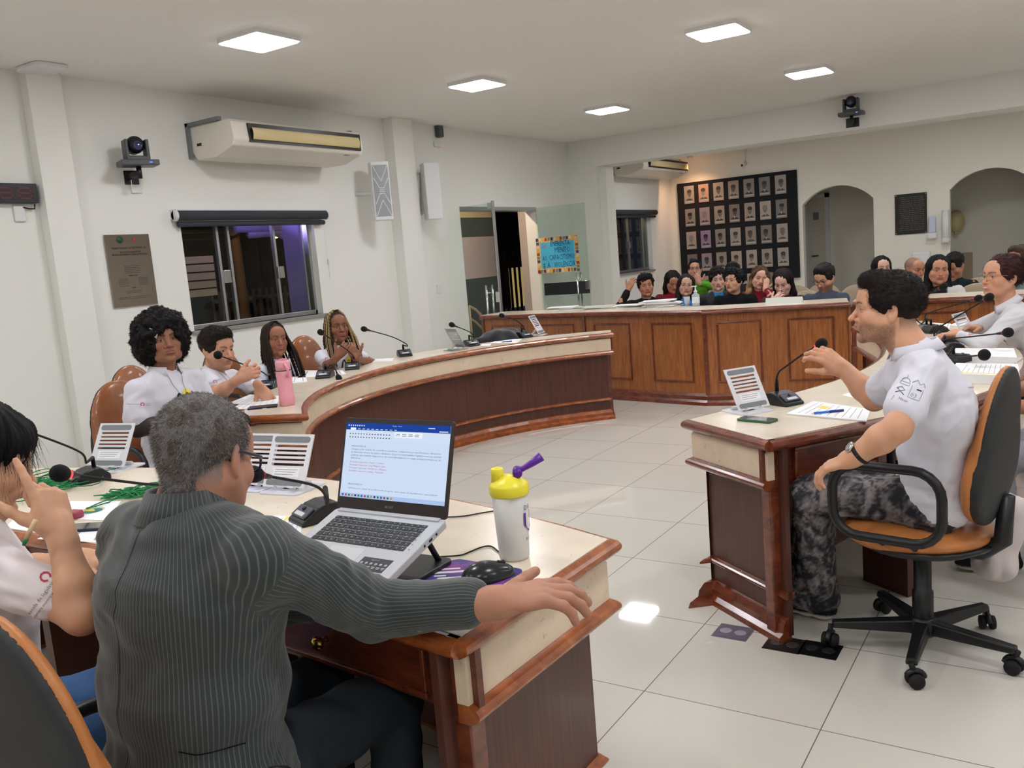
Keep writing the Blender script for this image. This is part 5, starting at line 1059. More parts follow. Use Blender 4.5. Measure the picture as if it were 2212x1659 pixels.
# ================================================================ ON THE WALLS, WINDOWS, DOOR, OUTSIDE
def wl(x, y, off=0.): return atx(x, y, XL+off)
def wb(x, y, off=0.): return aty(x, y, YB-off)
def wp(x, y, off=0.): return aty(x, y, YP-off)
MY = lambda x, y, z: frame_mat((x, y, z), (0, 1, 0), (0, 0, 1), (1, 0, 0))      # u = +y, v = up, out = +x
MX = lambda x, y, z: frame_mat((x, y, z), (1, 0, 0), (0, 0, 1), (0, -1, 0))     # u = +x, v = up, out = -y
GL = glass('window glass'); ALUF = M_ALU
def sliding_window(name, W, back, rails, blind_px, blind_lab, locks):
    t = thing(name, None, None, (XL-back, (W[0]+W[1])/2, W[2])); struct(t); y0, y1, z0, z1 = W; x = XL-back
    b = MB()
    for a in ((y0, y1, z0, z0+.045), (y0, y1, z1-.035, z1), (y0, y0+.03, z0, z1), (y1-.03, y1, z0, z1)): b.box(x-.04, x+.03, *a)
    b.build('window_frame', ALUF, t, bevel=.003)
    b = MB(); b.box(x-.01, XL+.03, y0-.03, y1+.03, z0-.035, z0); b.build('window_sill', marble('speckled granite', (150, 146, 142), (40, 38, 38), .3, (4, 4, 4)), t, bevel=.003)
    n = len(rails)-1
    for i in range(n):
        ya, yb = rails[i], rails[i+1]; xx = x-.015+(.018 if i % 2 else 0); b = MB(); b.box(xx-.003, xx+.003, ya, yb, z0+.045, z1-.035); b.build('window_pane', GL, t)
        if i < n-1: b = MB(); b.box(x-.02, x+.02, yb-.014, yb+.014, z0+.04, z1-.03); b.build('window_rail', ALUF, t)
    for ly in locks: b = MB(); zc = z0+(z1-z0)*.48; b.box(x+.01, x+.045, ly-.05, ly+.03, zc-.07, zc+.05); b.build('window_lock', M_CHROME, t, bevel=.005)
    return t
y_ = lambda px, py: wl(px, py, -.10)[1]
sliding_window('window_1', W1, .11, [W1[0]+.02, y_(478, 590), y_(502, 590), y_(600, 590), W1[1]-.03], None, None, [y_(490, 600), y_(605, 590)])
sliding_window('window_2', W2, .11, [W2[0]+.02, W2[0]+.45, W2[0]+.95, W2[1]-.03], None, None, [W2[0]+.95])
def blind(label, a, c, z, r=.045):
    t = thing('roller_blind', label, 'blind', (XL+.06, (a+c)/2, z)); b = MB()
    b.tube([(XL+.065, a, z), (XL+.065, c, z)], r, 20); b.build('fabric_roll', mat('dark grey blind cloth', (52, 56, 64), .7), t)
    b = MB(); b.tube([(XL+.05, a+.02, z-r-.03), (XL+.05, c-.02, z-r-.03)], .024, 12); b.build('bottom_bar', mat('dark grey blind cloth', (52, 56, 64), .7), t)
    b = MB(); b.box(XL, XL+.07, a, c, z+r, z+r+.012); b.build('head_rail', M_WHITE, t)
    for y in (a-.012, c+.004): b = MB(); b.lathe([(.001, -.006), (.05, -.006), (.05, .006), (.001, .006)], 20, M=frame_mat((XL+.065, y, z), (1, 0, 0), (0, 0, 1), (0, 1, 0))); b.box(XL, XL+.05, y-.006, y+.006, z-.03, z+.055); b.build('bracket', M_WHITE, t)
    return t
p0 = wl(380, 466, .06); p1 = wl(702, 464, .06); blind('dark grey roller blind rolled up above the big window', p0[1], p1[1], p0[2])
p0 = wl(1320, 459, .06); p1 = wl(1416, 457, .06); blind('dark roller blind rolled up above the small window beyond the beam', p0[1], p1[1], p0[2])
t = thing('blind_cord', 'thin white blind cord and cleat hanging right of the big window', 'cord', wl(700, 500)); b = MB(); b.tube([wl(697, 478, .03), wl(704, 530, .02), wl(713, 600, .02)], .0018, 5); b.build('cord', M_WHITE, t); b = MB(); q_ = wl(710, 567, .01); b.box(XL, XL+.02, q_[1]-.008, q_[1]+.008, q_[2]-.03, q_[2]+.03); b.build('cleat', M_WHITE, t)
# air conditioners (wall mounted, long)
def aircon(label, corner, L, ax_y=True, H=.27, D=.62):
    """corner = far left lower back corner on the wall; the long side runs along +y and the front faces +x"""
    x0, y0, z0 = corner; t = thing('air_conditioner', label, 'air conditioner', (x0, y0+L/2, z0)); P = [(0, H), (0, .10), (.08, .0), (.34, .0), (D-.03, .07), (D, .12), (D-.02, H-.03), (D-.06, H)]
    Pw = [(x0+a, z0+c) for a, c in P]
    b = MB(); n = len(P); vs = [(a, y0+.0, c) for a, c in Pw]+[(a, y0+L, c) for a, c in Pw]; b.add(vs, [tuple(range(n)), tuple(range(n, 2*n))[::-1]]+[(i, (i+1) % n, (i+1) % n+n, i+n) for i in range(n)]); b.build('casing', mat('warm white plastic', (228, 222, 210), .35), t, bevel=.012, seg=3)
    fy = lambda k: y0+L*k
    b = MB(); xf = x0+D-.005; b.box(xf-.03, xf+.010, fy(.10), fy(.975), z0+.105, z0+H-.035); b.build('outlet_recess', M_BLACK, t)
    b = MB(); vs = []; m_ = 8
    for k in range(m_+1): a = -.5+k/m_; vs += [(xf+.012+.016*math.cos(a*2.6), fy(.12), z0+.178+a*.10), (xf+.012+.016*math.cos(a*2.6), fy(.955), z0+.178+a*.10)]
    b.add(vs, [(2*i, 2*i+1, 2*i+3, 2*i+2) for i in range(m_)], 0, True); o = b.build('louvre', mat('cream louvre', (222, 202, 150), .45), t); o.modifiers.new('s', 'SOLIDIFY').thickness = .004
    b = MB(); b.box(xf-.10, xf-.04, fy(.86), fy(.90), z0+.058, z0+.066); b.box(x0+.02, x0+.021, fy(0)-.002, fy(0), z0+.12, z0+.14); b.build('display', M_GREYP, t)
    b = MB(); b.box(x0+.10, x0+.16, y0-.003, y0, z0+.12, z0+.145); b.build('badge', M_BLACK, t)
    for yy in (y0-.03, y0+L-.02): b = MB(); b.box(x0, x0+.035, yy, yy+.04, z0+.02, z0+H+.03); b.box(x0, x0+.45, yy, yy+.04, z0+H, z0+H+.03); b.build('bracket', M_GREYP, t)
    return t
pA = atx(505, 262, XL+.60); pB = atx(785, 290, XL+.60); pc = wl(388, 300)
LA = pB[1]-pA[1]; aircon('long white air conditioner on the left wall above the big window', (XL, pc[1]+.10, atx(655, 352, XL+.30)[2]), atx(783, 300, XL+.60)[1]-(pc[1]+.10), H=.30, D=.60)
q0 = wl(1322, 380); q1 = atx(1488, 372, XL+.6); aircon('smaller-looking white air conditioner beyond the beam beside the portrait board', (XL, q0[1], q0[2]-.02), q1[1]-q0[1], H=.30, D=.60)
# cameras on brackets
def ptz(label, M, s=1.):
    """x = right, y = out of the wall, z up; origin at the wall plate"""
    t = thing('ptz_camera', label, 'camera', M.to_translation()); G = mat('dark grey camera body', (70, 72, 74), .4)
    def bb(n, m, f, par=t, **k): b = MB(); f(b); b.v = [tuple(M @ (Vector(v)*s)) for v in b.v]; return b.build(n, m, par, **k)
    bb('wall_plate', M_BLACK, lambda b: b.box(-.07, .07, 0, .012, -.05, .05), bevel=.003)
    bb('arm', M_BLACK, lambda b: (b.tube([(0, 0, 0), (.03, .20, .01)], .022, 10), b.tube([(.03, .20, -.03), (.03, .20, .055)], .018, 10)))
    bd = bb('camera_base', G, lambda b: b.box(-.10, .16, .12, .28, .055, .095), bevel=.008)
    bb('yoke', G, lambda b: (b.box(-.055, -.030, .15, .25, .10, .24), b.box(.085, .110, .15, .25, .10, .24), b.box(-.055, .110, .15, .25, .09, .125)), bevel=.01)
    bb('camera_head', M_BLACK, lambda b: (b.ball((.027, .20, .205), .062, 20), b.lathe([(.045, .0), (.045, .075), (.036, .08), (.030, .07)], 20, M=Matrix.Translation((.027, .20, .205)) @ Matrix.Rotation(-PI/2-.25, 4, 'X').inverted() @ Matrix.Identity(4))))
    bb('lens', mat('blue coated lens', (34, 34, 90), .05, coat=1), lambda b: b.ball((.027, .268, .19), .032, 16, sc=(1, .4, 1)))
    bb('status_light', emis('blue led', (90, 140, 255), 1.2), lambda b: b.box(.09, .11, .280, .282, .07, .08)); return t
p = wl(277, 384); ptz('black pan-tilt camera on a wall arm above the steel plaque', frame_mat(p, (.35, .94, 0), (.94, -.35, 0), (0, 0, 1)), 1.15)
p = wp(1842, 265); ptz('black pan-tilt camera on the beam at the upper right', frame_mat(p, (1, 0, 0), (0, -1, 0), (0, 0, 1)), 1.15)
b = MB(); p = wl(291, 392); b.box(XL, XL+.02, p[1]-.05, p[1]+.05, p[2]-.10, p[2]+.06); tag(b.build('junction_box', M_WHITE, bevel=.006), 'white wall box behind the camera arm above the plaque', 'wall box')
# loudspeakers
t = thing('loudspeaker', 'white column loudspeaker with patterned grey grille on the left wall', 'speaker', wl(826, 412, .2))
c0 = atx(825, 412, XL+.34); uf = nrm(np.array([.80, -.60, 0])); M = frame_mat(c0, (.60, .80, 0), (0, 0, 1), uf); Hh, Ww = .315, .10
b = MB(); b.box(-Ww, Ww, -Hh, Hh, -.14, 0, M=M); b.build('cabinet', M_WHITE, t, bevel=.008)
b = MB(); b.box(-Ww+.014, Ww-.014, -Hh+.04, Hh-.04, 0, .004, M=M); b.build('grille', mat('grey perforated metal', (150, 154, 158), .5, metal=.3), t)
b = MB()
def bar(p, q, w=.008):
    d = Vector((q[0]-p[0], q[1]-p[1])); n = Vector((-d.y, d.x)).normalized()*w/2; vs = [(p[0]+n.x, p[1]+n.y), (q[0]+n.x, q[1]+n.y), (q[0]-n.x, q[1]-n.y), (p[0]-n.x, p[1]-n.y)]
    b.add([tuple(M @ Vector((a, c, z))) for z in (.003, .009) for a, c in vs], [(0, 1, 2, 3), (4, 5, 6, 7), (0, 1, 5, 4), (1, 2, 6, 5), (2, 3, 7, 6), (3, 0, 4, 7)])
for s in (1, -1):
    bar((-.08, s*.27), (0, s*.10)); bar((.08, s*.27), (0, s*.10)); bar((-.08, s*.14), (-.025, s*.03)); bar((.08, s*.14), (.025, s*.03)); bar((-.03, s*.03), (.03, s*.03))
bar((-.028, .009), (.028, .009)); bar((-.028, -.009), (.028, -.009)); b.build('grille_trim', M_WHITE, t)
b = MB(); b.tube([tuple(c0-uf*.14), (XL, c0[1]-.05, c0[2])], .02, 8); b.build('wall_bracket', M_WHITE, t)
t = thing('loudspeaker', 'white column loudspeaker turned side-on, beyond the second pillar', 'speaker', wl(936, 412, .2))
c1 = atx(937, 412, XL+.30); M = frame_mat(c1, (.55, .835, 0), (0, 0, 1), (.835, -.55, 0)); b = MB(); b.box(-.095, .095, -.33, .33, -.16, .0, M=M); b.build('cabinet', M_WHITE, t, bevel=.008)
b = MB(); b.tube([wl(912, 372, .02), wl(914, 462, .02)], .022, 8); b.tube([wl(912, 375, .02), tuple(c1+[-.1, 0, .28])], .012, 6); b.tube([wl(914, 455, .02), tuple(c1+[-.1, 0, -.28])], .012, 6); b.build('wall_bracket', M_WHITE, t)
b = MB(); b.tube([wl(913, 405, .05), wl(918, 400, .12), wl(921, 420, .14), wl(922, 450, .13)], .006, 6); b.build('cable', M_BLACK, t)
# LED clock
t = thing('led_display', 'dark red LED digit display on the left wall at the picture edge', 'LED clock', wl(40, 418)); e = atx(79, 397, XL+.05); e2 = atx(82, 439, XL+.05); y1 = (e[1]+e2[1])/2; z1, z0 = e[2], e2[2]
b = MB(); b.box(XL, XL+.06, y1-1.1, y1, z0, z1); b.build('display_case', mat('black metal case', (34, 36, 42), .4), t, bevel=.006)
b = MB(); b.box(XL+.06, XL+.062, y1-1.08, y1-.035, z0+.025, z1-.025); b.build('display_panel', mat('dark red panel', (44, 16, 20), .25), t)
h_ = (z1-z0-.07)/2; b = MB()
for k in range(7):
    yc = y1-.10-k*.145
    for (dy, dz, wy, wz) in ((0, h_, .040, .006), (0, 0, .040, .006), (0, -h_, .040, .006), (-.046, h_/2, .006, h_/2-.012), (.046, h_/2, .006, h_/2-.012), (-.046, -h_/2, .006, h_/2-.012), (.046, -h_/2, .006, h_/2-.012)):
        b.box(XL+.062, XL+.0635, yc+dy-wy, yc+dy+wy, (z0+z1)/2+dz-wz, (z0+z1)/2+dz+wz)
b.build('digit_segments', mat('unlit red segments', (86, 34, 40), .4), t)
b = MB(); b.tube([wl(50, 448, .02), wl(62, 451, .02), wl(75, 451, .03), wl(75, 441, .03)], .006, 6); b.build('cable', M_BLACK, t)
b = MB(); p = wl(41, 462); b.box(XL, XL+.02, p[1]-.042, p[1]+.042, p[2]-.06, p[2]+.06); tag(b.build('junction_box', M_WHITE, bevel=.008), 'white wall box below the LED display', 'wall box')
b = MB(); p = atz(90, 143, HC); b.prism(rrect(.32, .26, .05, cx=p[0], cy=p[1]), HC-.035, HC); tag(b.build('access_point', M_WHITE, bevel=.01), 'white square device on the ceiling above the left pillar', 'ceiling device')
b = MB(); p = wl(944, 285); b.box(XL, XL+.07, p[1]-.05, p[1]+.05, p[2]-.07, p[2]+.07); tag(b.build('motion_sensor', mat('dark teal plastic', (70, 88, 90), .5), bevel=.01), 'dark grey sensor box near the ceiling right of the second pillar', 'sensor')
t = thing('emergency_light', 'slim white wall unit with a small red light under the sensor', 'wall unit', wl(944, 313)); p = wl(944, 313); b = MB(); b.box(XL, XL+.03, p[1]-.075, p[1]+.075, p[2]-.03, p[2]+.03); b.build('unit_case', M_WHITE, t, bevel=.006); b = MB(); b.ball((XL+.032, p[1]+.06, p[2]-.02), .008, 8); b.build('indicator_light', M_REDEM, t)
b = MB(); p = wl(948, 624); b.box(XL, XL+.012, p[1]-.045, p[1]+.045, p[2]-.055, p[2]+.055); tag(b.build('light_switch', M_WHITE, bevel=.004), 'white light switch plate on the left wall beside the glass door', 'switch')
b = MB(); p = wl(1420, 600); b.box(XL, XL+.012, p[1]-.05, p[1]+.05, p[2]-.05, p[2]+.05); tag(b.build('wall_socket', M_WHITE, bevel=.004), 'white socket plate on the wall right of the small window', 'switch')
# plaques
t = thing('steel_plaque', 'polished steel plaque with engraved lines on the left wall', 'plaque', wl(276, 585)); a, c, d_ = wl(221, 508), wl(318, 505), wl(242, 666)
y0, y1, z1, z0 = a[1], c[1], a[2], d_[2]; b = MB(); b.box(XL+.012, XL+.018, y0, y1, z0, z1); pm = newmat('brushed steel'); pm[2].inputs['Metallic'].default_value = 1; pm[2].inputs['Roughness'].default_value = .10; pm[2].inputs['Base Color'].default_value = lin((170, 158, 148)); b.build('plate', pm[0], t, bevel=.002)
b = MB(); w = y1-y0; hgt = z1-z0; M = lambda u, v: MY(XL+.019, y0+w*u, z0+hgt*v)
for s_, u, v, sz, wd in (('CÂMARA MUNICIPAL DE TRÊS PONTAS - MG', .12, .80, .022, .78), ('ESCOLA DO LEGISLATIVO', .30, .745, .022, .46), ('PROFESSORA MARIA ROGÉRIA DE MESQUITA', .12, .71, .022, .78), ('VEREADORES', .42, .42, .016, .2), ('MESA', .46, .25, .014, .08)): mesh_text(b, s_, sz, M(u, v), width=wd*w)
for i in range(5): b.box(XL+.018, XL+.0195, y0+w*.34, y0+w*(.70-.03*(i % 2)), z0+hgt*(.56-.024*i), z0+hgt*(.565-.024*i))
for i in range(7):
    b.box(XL+.018, XL+.0195, y0+w*.18, y0+w*.40, z0+hgt*(.39-.017*i), z0+hgt*(.394-.017*i)); b.box(XL+.018, XL+.0195, y0+w*.62, y0+w*.84, z0+hgt*(.39-.017*i), z0+hgt*(.394-.017*i))
for i in range(2): b.box(XL+.018, XL+.0195, y0+w*.32, y0+w*.66, z0+hgt*(.21-.02*i), z0+hgt*(.214-.02*i)); b.box(XL+.018, XL+.0195, y0+w*.12, y0+w*.85, z0+hgt*(.13-.02*i), z0+hgt*(.134-.02*i))
b.build('engraving', mat('dark engraving', (40, 34, 32), .6), t)
b = MB(); b.lathe([(.001, 0), (.03, 0), (.03, .002)], 18, M=frame_mat((XL+.019, y0+w*.33, z0+hgt*.93), (0, 1, 0), (0, 0, 1), (1, 0, 0))); b.build('crest', mat('green crest', (40, 78, 52), .4), t); b = MB(); b.lathe([(.001, 0), (.026, 0), (.026, .002)], 3, M=frame_mat((XL+.019, y0+w*.66, z0+hgt*.92), (0, 0, 1), (0, -1, 0), (1, 0, 0))); b.build('emblem', mat('red emblem', (176, 50, 60), .4), t)
t = thing('bronze_plaque', 'dark bronze plaque with raised lines between the two arches', 'plaque', wb(1967, 462)); a, c, d_ = wb(1933, 421), wb(2002, 415), wb(1935, 508); x0, x1, z1, z0 = a[0], c[0], (a[2]+c[2])/2, d_[2]
b = MB(); b.box(x0, x1, YB-.02, YB, z0, z1); BRZ = mat('dark bronze', (52, 50, 46), .45, metal=.6, bump=.2, bscale=120); b.build('plate', BRZ, t, bevel=.004)
b = MB(); rs = random.Random(4)
for i in range(18):
    z = z1-.06-i*(z1-z0-.1)/18; x = x0+.05+rs.random()*.05
    while x < x1-.06: l = .02+rs.random()*.06; b.box(x, min(x+l, x1-.04), YB-.024, YB-.02, z-.010, z+.008); x += l+.012
b.build('lettering', mat('worn bronze', (84, 82, 76), .4, metal=.7), t)
for x in (x0+.02, x1-.02):
    for z in (z0+.02, z1-.02): b = MB(); b.ball((x, YB-.022, z), .010, 10); b.build('screw', M_CHROME, t)
# dispensers and dryer
p = wb(2015, 500); t = thing('soap_dispenser', 'clear gel dispenser with white base on the wall right of the bronze plaque', 'dispenser', p); b = MB(); b.box(p[0]-.05, p[0]+.05, YB-.09, YB, p[2]-.02, p[2]+.25); b.build('tank', mat('pale blue plastic', (196, 206, 224), .2), t, bevel=.01); b = MB(); b.box(p[0]-.07, p[0]+.07, YB-.13, YB, p[2]-.12, p[2]-.02); b.build('dispenser_base', M_WHITE, t, bevel=.02)
p = wb(2044, 485); t = thing('cup_dispenser', 'white tube cup dispenser on the wall beside the right arch', 'dispenser', p); b = MB(); b.tube([(p[0], YB-.07, p[2]-.30), (p[0], YB-.07, p[2]+.24)], .055, 16); b.build('tube', M_WHITE, t); b = MB(); b.tube([(p[0], YB-.07, p[2]-.30), (p[0], YB-.07, p[2]-.22)], .062, 16); b.build('collar', M_WHITE, t)
p = aty(2064, 478, YC-.16); t = thing('hand_dryer', 'cream hand dryer inside the right arch', 'hand dryer', p); F = Field(); F.ell((p[0], YC-.145, p[2]), (.15, .13, .20), k=.01); V, Q = F.mesh(.015); np_obj('dryer_case', V, Q, mat('cream enamel', (206, 190, 140), .3), t); b = MB(); b.tube([(p[0], YC-.12, p[2]-.24), (p[0], YC-.12, p[2]-.17)], .03, 12); b.build('nozzle', M_CHROME, t)
p = wb(1992, 560); t = thing('paper_dispenser', 'glossy white dispenser on the wall above the bald man', 'dispenser', p); b = MB(); b.box(p[0]-.14, p[0]+.14, YB-.14, YB, p[2]-.16, p[2]+.13); b.build('dispenser_case', mat('glossy white plastic', (230, 230, 232), .12), t, bevel=.03, seg=3)
p = wb(1611, 355); t = thing('dome_camera', 'small white bullet camera above the portrait board', 'camera', p); b = MB(); b.tube([(p[0], YB-.02, p[2]+.02), (p[0]-.02, YB-.16, p[2]-.02)], .035, 12); b.build('camera_body', M_WHITE, t); b = MB(); b.ball((p[0]-.02, YB-.165, p[2]-.022), .022, 10); b.build('lens', M_BLACK, t); b = MB(); q_ = wb(1611, 325); b.tube([(q_[0], YB-.01, q_[2]), (p[0], YB-.01, p[2]+.03)], .010, 6); b.box(q_[0]-.04, q_[0]+.04, YB-.04, YB, q_[2]-.04, q_[2]+.04); b.build('conduit', M_WHITE, t)
b = MB(); p = aty(2085, 560, YC); b.box(p[0]-.18, p[0]+.12, YC-.05, YC, p[2]-.45, p[2]+.12); tag(b.build('notice_board', mat('pale brown board', (176, 156, 132), .7), bevel=.004), 'pale brown panel inside the right arch behind the audience', 'panel')
# portrait board
a, c, d_ = wb(1464, 398), wb(1722, 366), wb(1729, 615); x0, x1, z1, z0 = a[0], (c[0]+d_[0])/2, (a[2]+c[2])/2, .75
b = MB(); b.box(x0, x1, YB-.05, YB, z0, z1); tag(b.build('display_board', mat('black felt board', (20, 21, 26), .9), bevel=.004), 'tall black board carrying rows of grey portraits on the back wall', 'board')
BGC = [(150, 138, 128), (168, 152, 142), (138, 130, 122), (158, 148, 140), (120, 112, 106)]; ordn = ['first', 'second', 'third', 'fourth', 'fifth', 'sixth', 'seventh']; rown = ['top', 'second', 'third', 'fourth', 'fifth']
ca = wb(1481, 405); cb = wb(1700, 380)
gx0 = wb(1491, 421)[0]; gx1 = wb(1688, 398)[0]; gz0 = wb(1491, 421)[2]; gz4 = wb(1497, 568)[2]; rs = random.Random(11)
for r in range(5):
    for k in range(7):
        if r == 4 and k in (0,): pass
        cx = gx0+(gx1-gx0)*k/6; cz = gz0-(gz0-gz4)*r/3.0; w_, h_ = .087*KS, .145*KS; bg = BGC[rs.randrange(5)]; 
        if (r, k) in ((2, 1), (3, 1), (1, 1)): bg = (148, 122, 158) if r == 2 else (150, 134, 142)
        if (r, k) == (0, 1): bg = (178, 144, 128)
        t = thing('portrait', 'grey portrait photo, %s from the left in the %s row of the black board' % (ordn[k], rown[r]), 'portrait', (cx, YB-.05, cz), group='portraits on the black board')
        b = MB(); b.box(-w_, w_, -.012, 0, -h_, h_); b.build('photo_panel', mat('photo paper %d %d %d' % bg, bg, .35), t, False, bevel=.003)
        kk = int(sum(bg)/3*(.30+.25*rs.random())); dk = (kk+3, kk, kk-1); b = MB(); hx = (rs.random()-.5)*.02; bd = .11+.02*rs.random()
        def blob(cx_, cz_, rx, rz, y, mi=0, n=18, z_lo=-9): b.add([(cx_+rx*math.cos(2*PI*q/n), y, max(z_lo, cz_+rz*math.sin(2*PI*q/n))) for q in range(n)], [tuple(range(n))], mi)
        blob(0, -h_*.62-.04, w_*.86, .075, -.0125, 0, z_lo=-h_*.66); blob(hx, -.0, .028, .05, -.0130, 2); blob(hx, .028, .044, .058, -.0135, 2); blob(hx, .064, .046, .034, -.0140, 1 if rs.random() < .75 else 2)
        if rs.random() < .35: blob(hx-.018, .032, .014, .010, -.0145, 1); blob(hx+.018, .032, .014, .010, -.0145, 1)
        if rs.random() < .35: blob(hx, -.004, .020, .006, -.0145, 1)
        if rs.random() < .6: b.add([(-.018, -.0128, -h_*.30), (.018, -.0128, -h_*.30), (0, -.0128, -h_*.62)], [(0, 1, 2)], 3)
        kk = int(sum(bg)/3*(.60+.24*rs.random())); sk_ = (int(kk*1.05), kk, int(kk*.94))
        o = b.build('figure', [mat('print dark %d' % (dk[0]//12), dk, .5), mat('print hair %d' % (dk[1]//14), tuple(int(v*.8) for v in dk), .5), mat('print face %d' % (sk_[0]//10), sk_, .5), mat('print light', (170, 162, 154), .5)], t, False)
        b = MB(); b.box(-w_*.84, w_*.84, -.0135, -.012, -h_*.86, -h_*.70); b.build('name_strip', mat('pale strip', (176, 168, 160), .6), t, False)
# ---------------------------------------------------------------- glass double door
HG = qz(2.14)
def leaf(name, hinge, end, lab_parts, poster=False):
    t = thing(name, None, None, (hinge[0], hinge[1], 0)); struct(t); d = Vector((end[0]-hinge[0], end[1]-hinge[1], 0)); w = d.length; M = frame_mat((hinge[0], hinge[1], 0), d, (-d.y, d.x, 0), (0, 0, 1))
    b = MB(); b.box(0, w, -.005, .005, .02, HG, M=M); b.build('glass_pane', glass('door glass', (238, 246, 242)), t)
    if poster: b = MB(); b.box(.06, w, -.007, -.005, .94, 1.12, M=M); b.build('dark_band', mat('dark film', (40, 46, 50), .3), t)
    b = MB(); xx = w-.17 if poster else w-.20
    for s in (-1, 1): b.tube([M @ Vector((xx, s*.05, .55)), M @ Vector((xx, s*.05, 1.22 if not poster else 1.25))], .015, 10)
    for z in (.62, 1.12): b.tube([M @ Vector((xx, -.05, z)), M @ Vector((xx, .05, z))], .009, 8)
    b.build('pull_handle', M_CHROME, t)
    b = MB(); b.box(w-.07, w+.006, -.018, .018, 1.0, 1.13, M=M); b.build('lock', M_CHROME, t, bevel=.004)
    if not poster: b = MB(); b.box(w-.012, w+.012, -.016, .016, .02, HG+.02, M=M); b.box(w-.09, w, -.012, .012, HG-.07, HG, M=M); b.build('edge_rail', M_ALU, t)
    return t, M, w
hl = (XL-.02, q(8.03)); e = atz(1064, 437, HG); leaf('door_1', hl, (e[0], e[1]), 0)
hr = (XL-.02, q(9.70)); e = atz(1262, 437, HG); t3, M3, w3 = leaf('door_3', hr, (e[0], e[1]), 0, True)
# hand-lettered poster stuck on the right leaf
def onleaf(px, py):
    o = M3.to_translation(); n = M3.to_3x3() @ Vector((0, 1, 0)); d = Vector(ray(px, py)); c = Vector(CO); return c+d*((o-c).dot(n)/d.dot(n))
pc = [onleaf(*p) for p in ((1157, 514), (1249, 508), (1254, 584), (1164, 592))]; Mi = M3.inverted(); lc_ = [Mi @ p for p in pc]; px0 = (lc_[0].x+lc_[3].x)/2; px1 = (lc_[1].x+lc_[2].x)/2; pz1 = (lc_[0].z+lc_[1].z)/2; pz0 = (lc_[2].z+lc_[3].z)/2; dx = -1 if (M3 @ Vector((px1, 0, 1))-M3 @ Vector((px0, 0, 1))).dot(Vector(CR)) < 0 else 1
t = thing('poster', 'blue hand-lettered poster with a patterned border stuck on the glass door', 'poster', M3 @ Vector(((px0+px1)/2, -.01, (pz0+pz1)/2)))
Mp = frame_mat(M3 @ Vector((px0, -.009, pz0)), M3.to_3x3() @ Vector((px1-px0, 0, 0)), (0, 0, 1)); Wp, Hp = abs(px1-px0), pz1-pz0; sg = 1 if (Mp.to_3x3() @ Vector((0, 0, 1))).dot(Vector(CO)-Mp.to_translation()) > 0 else -1
b = MB(); b.box(0, Wp, 0, Hp, -.0015*sg, 0, M=Mp); b.build('patterned_border', mat('patterned paper', (206, 176, 120), .7, var=.3, vscale=30), t)
cols_ = [(170, 60, 44), (52, 66, 120), (214, 178, 84), (90, 140, 130), (220, 200, 170)]; bw = .045*Wp/.45
sq = [[], [], [], [], []]
for k in range(14):
    for z in (0, Hp-bw*.8): sq[(k*3+int(z > 0)) % 5].append((Wp*k/14, Wp*(k+.75)/14, z+.006, z+bw*.8-.006))
for k in range(10):
    for x in (0, Wp-bw*.8): sq[(k*2+int(x > 0)) % 5].append((x+.006, x+bw*.8-.006, Hp*k/10, Hp*(k+.75)/10))
b = MB(); 
for i in range(5):
    for a_ in sq[i]: b.box(*a_, 0, .001*sg, i, M=Mp)
b.build('border_motifs', [mat('motif %d' % i, c_, .7) for i, c_ in enumerate(cols_)], t)
b = MB(); b.box(bw, Wp-bw, bw, Hp-bw, 0, .0015*sg, M=Mp); b.build('blue_sheet', mat('sky blue paper', (72, 180, 220), .7), t)
b = MB(); S_ = Hp*.205
for s_, u, v, wd in (('ENFRENTA-', .34, .74, .48), ('MENTO', .43, .56, .36), ('AO', .13, .35, .11), ('CAPACITISMO', .29, .355, .60), ('E', .14, .13, .05), ('À', .24, .15, .07), ('VIOLÊNCIA', .40, .15, .50)): mesh_text(b, s_, S_, Mp @ Matrix.Translation((Wp*u, Hp*v, .002*sg)), width=Wp*wd)
b.build('lettering', mat('navy marker ink', (20, 50, 110), .7), t)
b = MB()
for k in range(7): a_ = k*2*PI/7; b.tube([Mp @ Vector((Wp*.19+.0*k, Hp*.76, .003*sg)), Mp @ Vector((Wp*.19+.05*math.cos(a_), Hp*.76+.04*math.sin(a_), .003*sg))], .0022, 4)
b.build('doodle', mat('pink marker ink', (190, 110, 150), .7), t)
b = MB(); z = D1[3]; b.box(XL-.2, XL+.0, D1[0], D1[1], z-.05, z); b.build('trim_3', M_ALU).__setitem__('kind', 'structure')
# ---------------------------------------------------------------- night outside
GR = mat('outside charcoal paint', (66, 74, 76), .8); PK = mat('outside pale pink paint', (206, 186, 194), .8)
xe = XL-1.5
def ext(px0, px1, py0, py1, X): a_, c_ = atx(px0, py0, X), atx(px1, py1, X); return a_, c_
t = thing('porch_wall', 'painted porch wall with grey and pale pink bands seen through the glass door', 'wall', (xe, 11, 0))
ya = atx(985, 560, xe)[1]-.8; yb = atx(1066, 560, xe)[1]+.05; zs = [atx(1020, v, xe)[2] for v in (700, 602, 512, 470, 448)]
b = MB(); b.box(xe-.15, xe, ya, yb, 0, 3.2); b.build('wall_body', GR, t)
b = MB(); b.box(xe, xe+.004, ya, yb, zs[1], zs[2]); b.build('pink_band', PK, t); b = MB(); b.box(xe, xe+.004, ya, yb, zs[3], 3.2); b.build('cream_band', mat('outside cream paint', (214, 186, 150), .8), t)
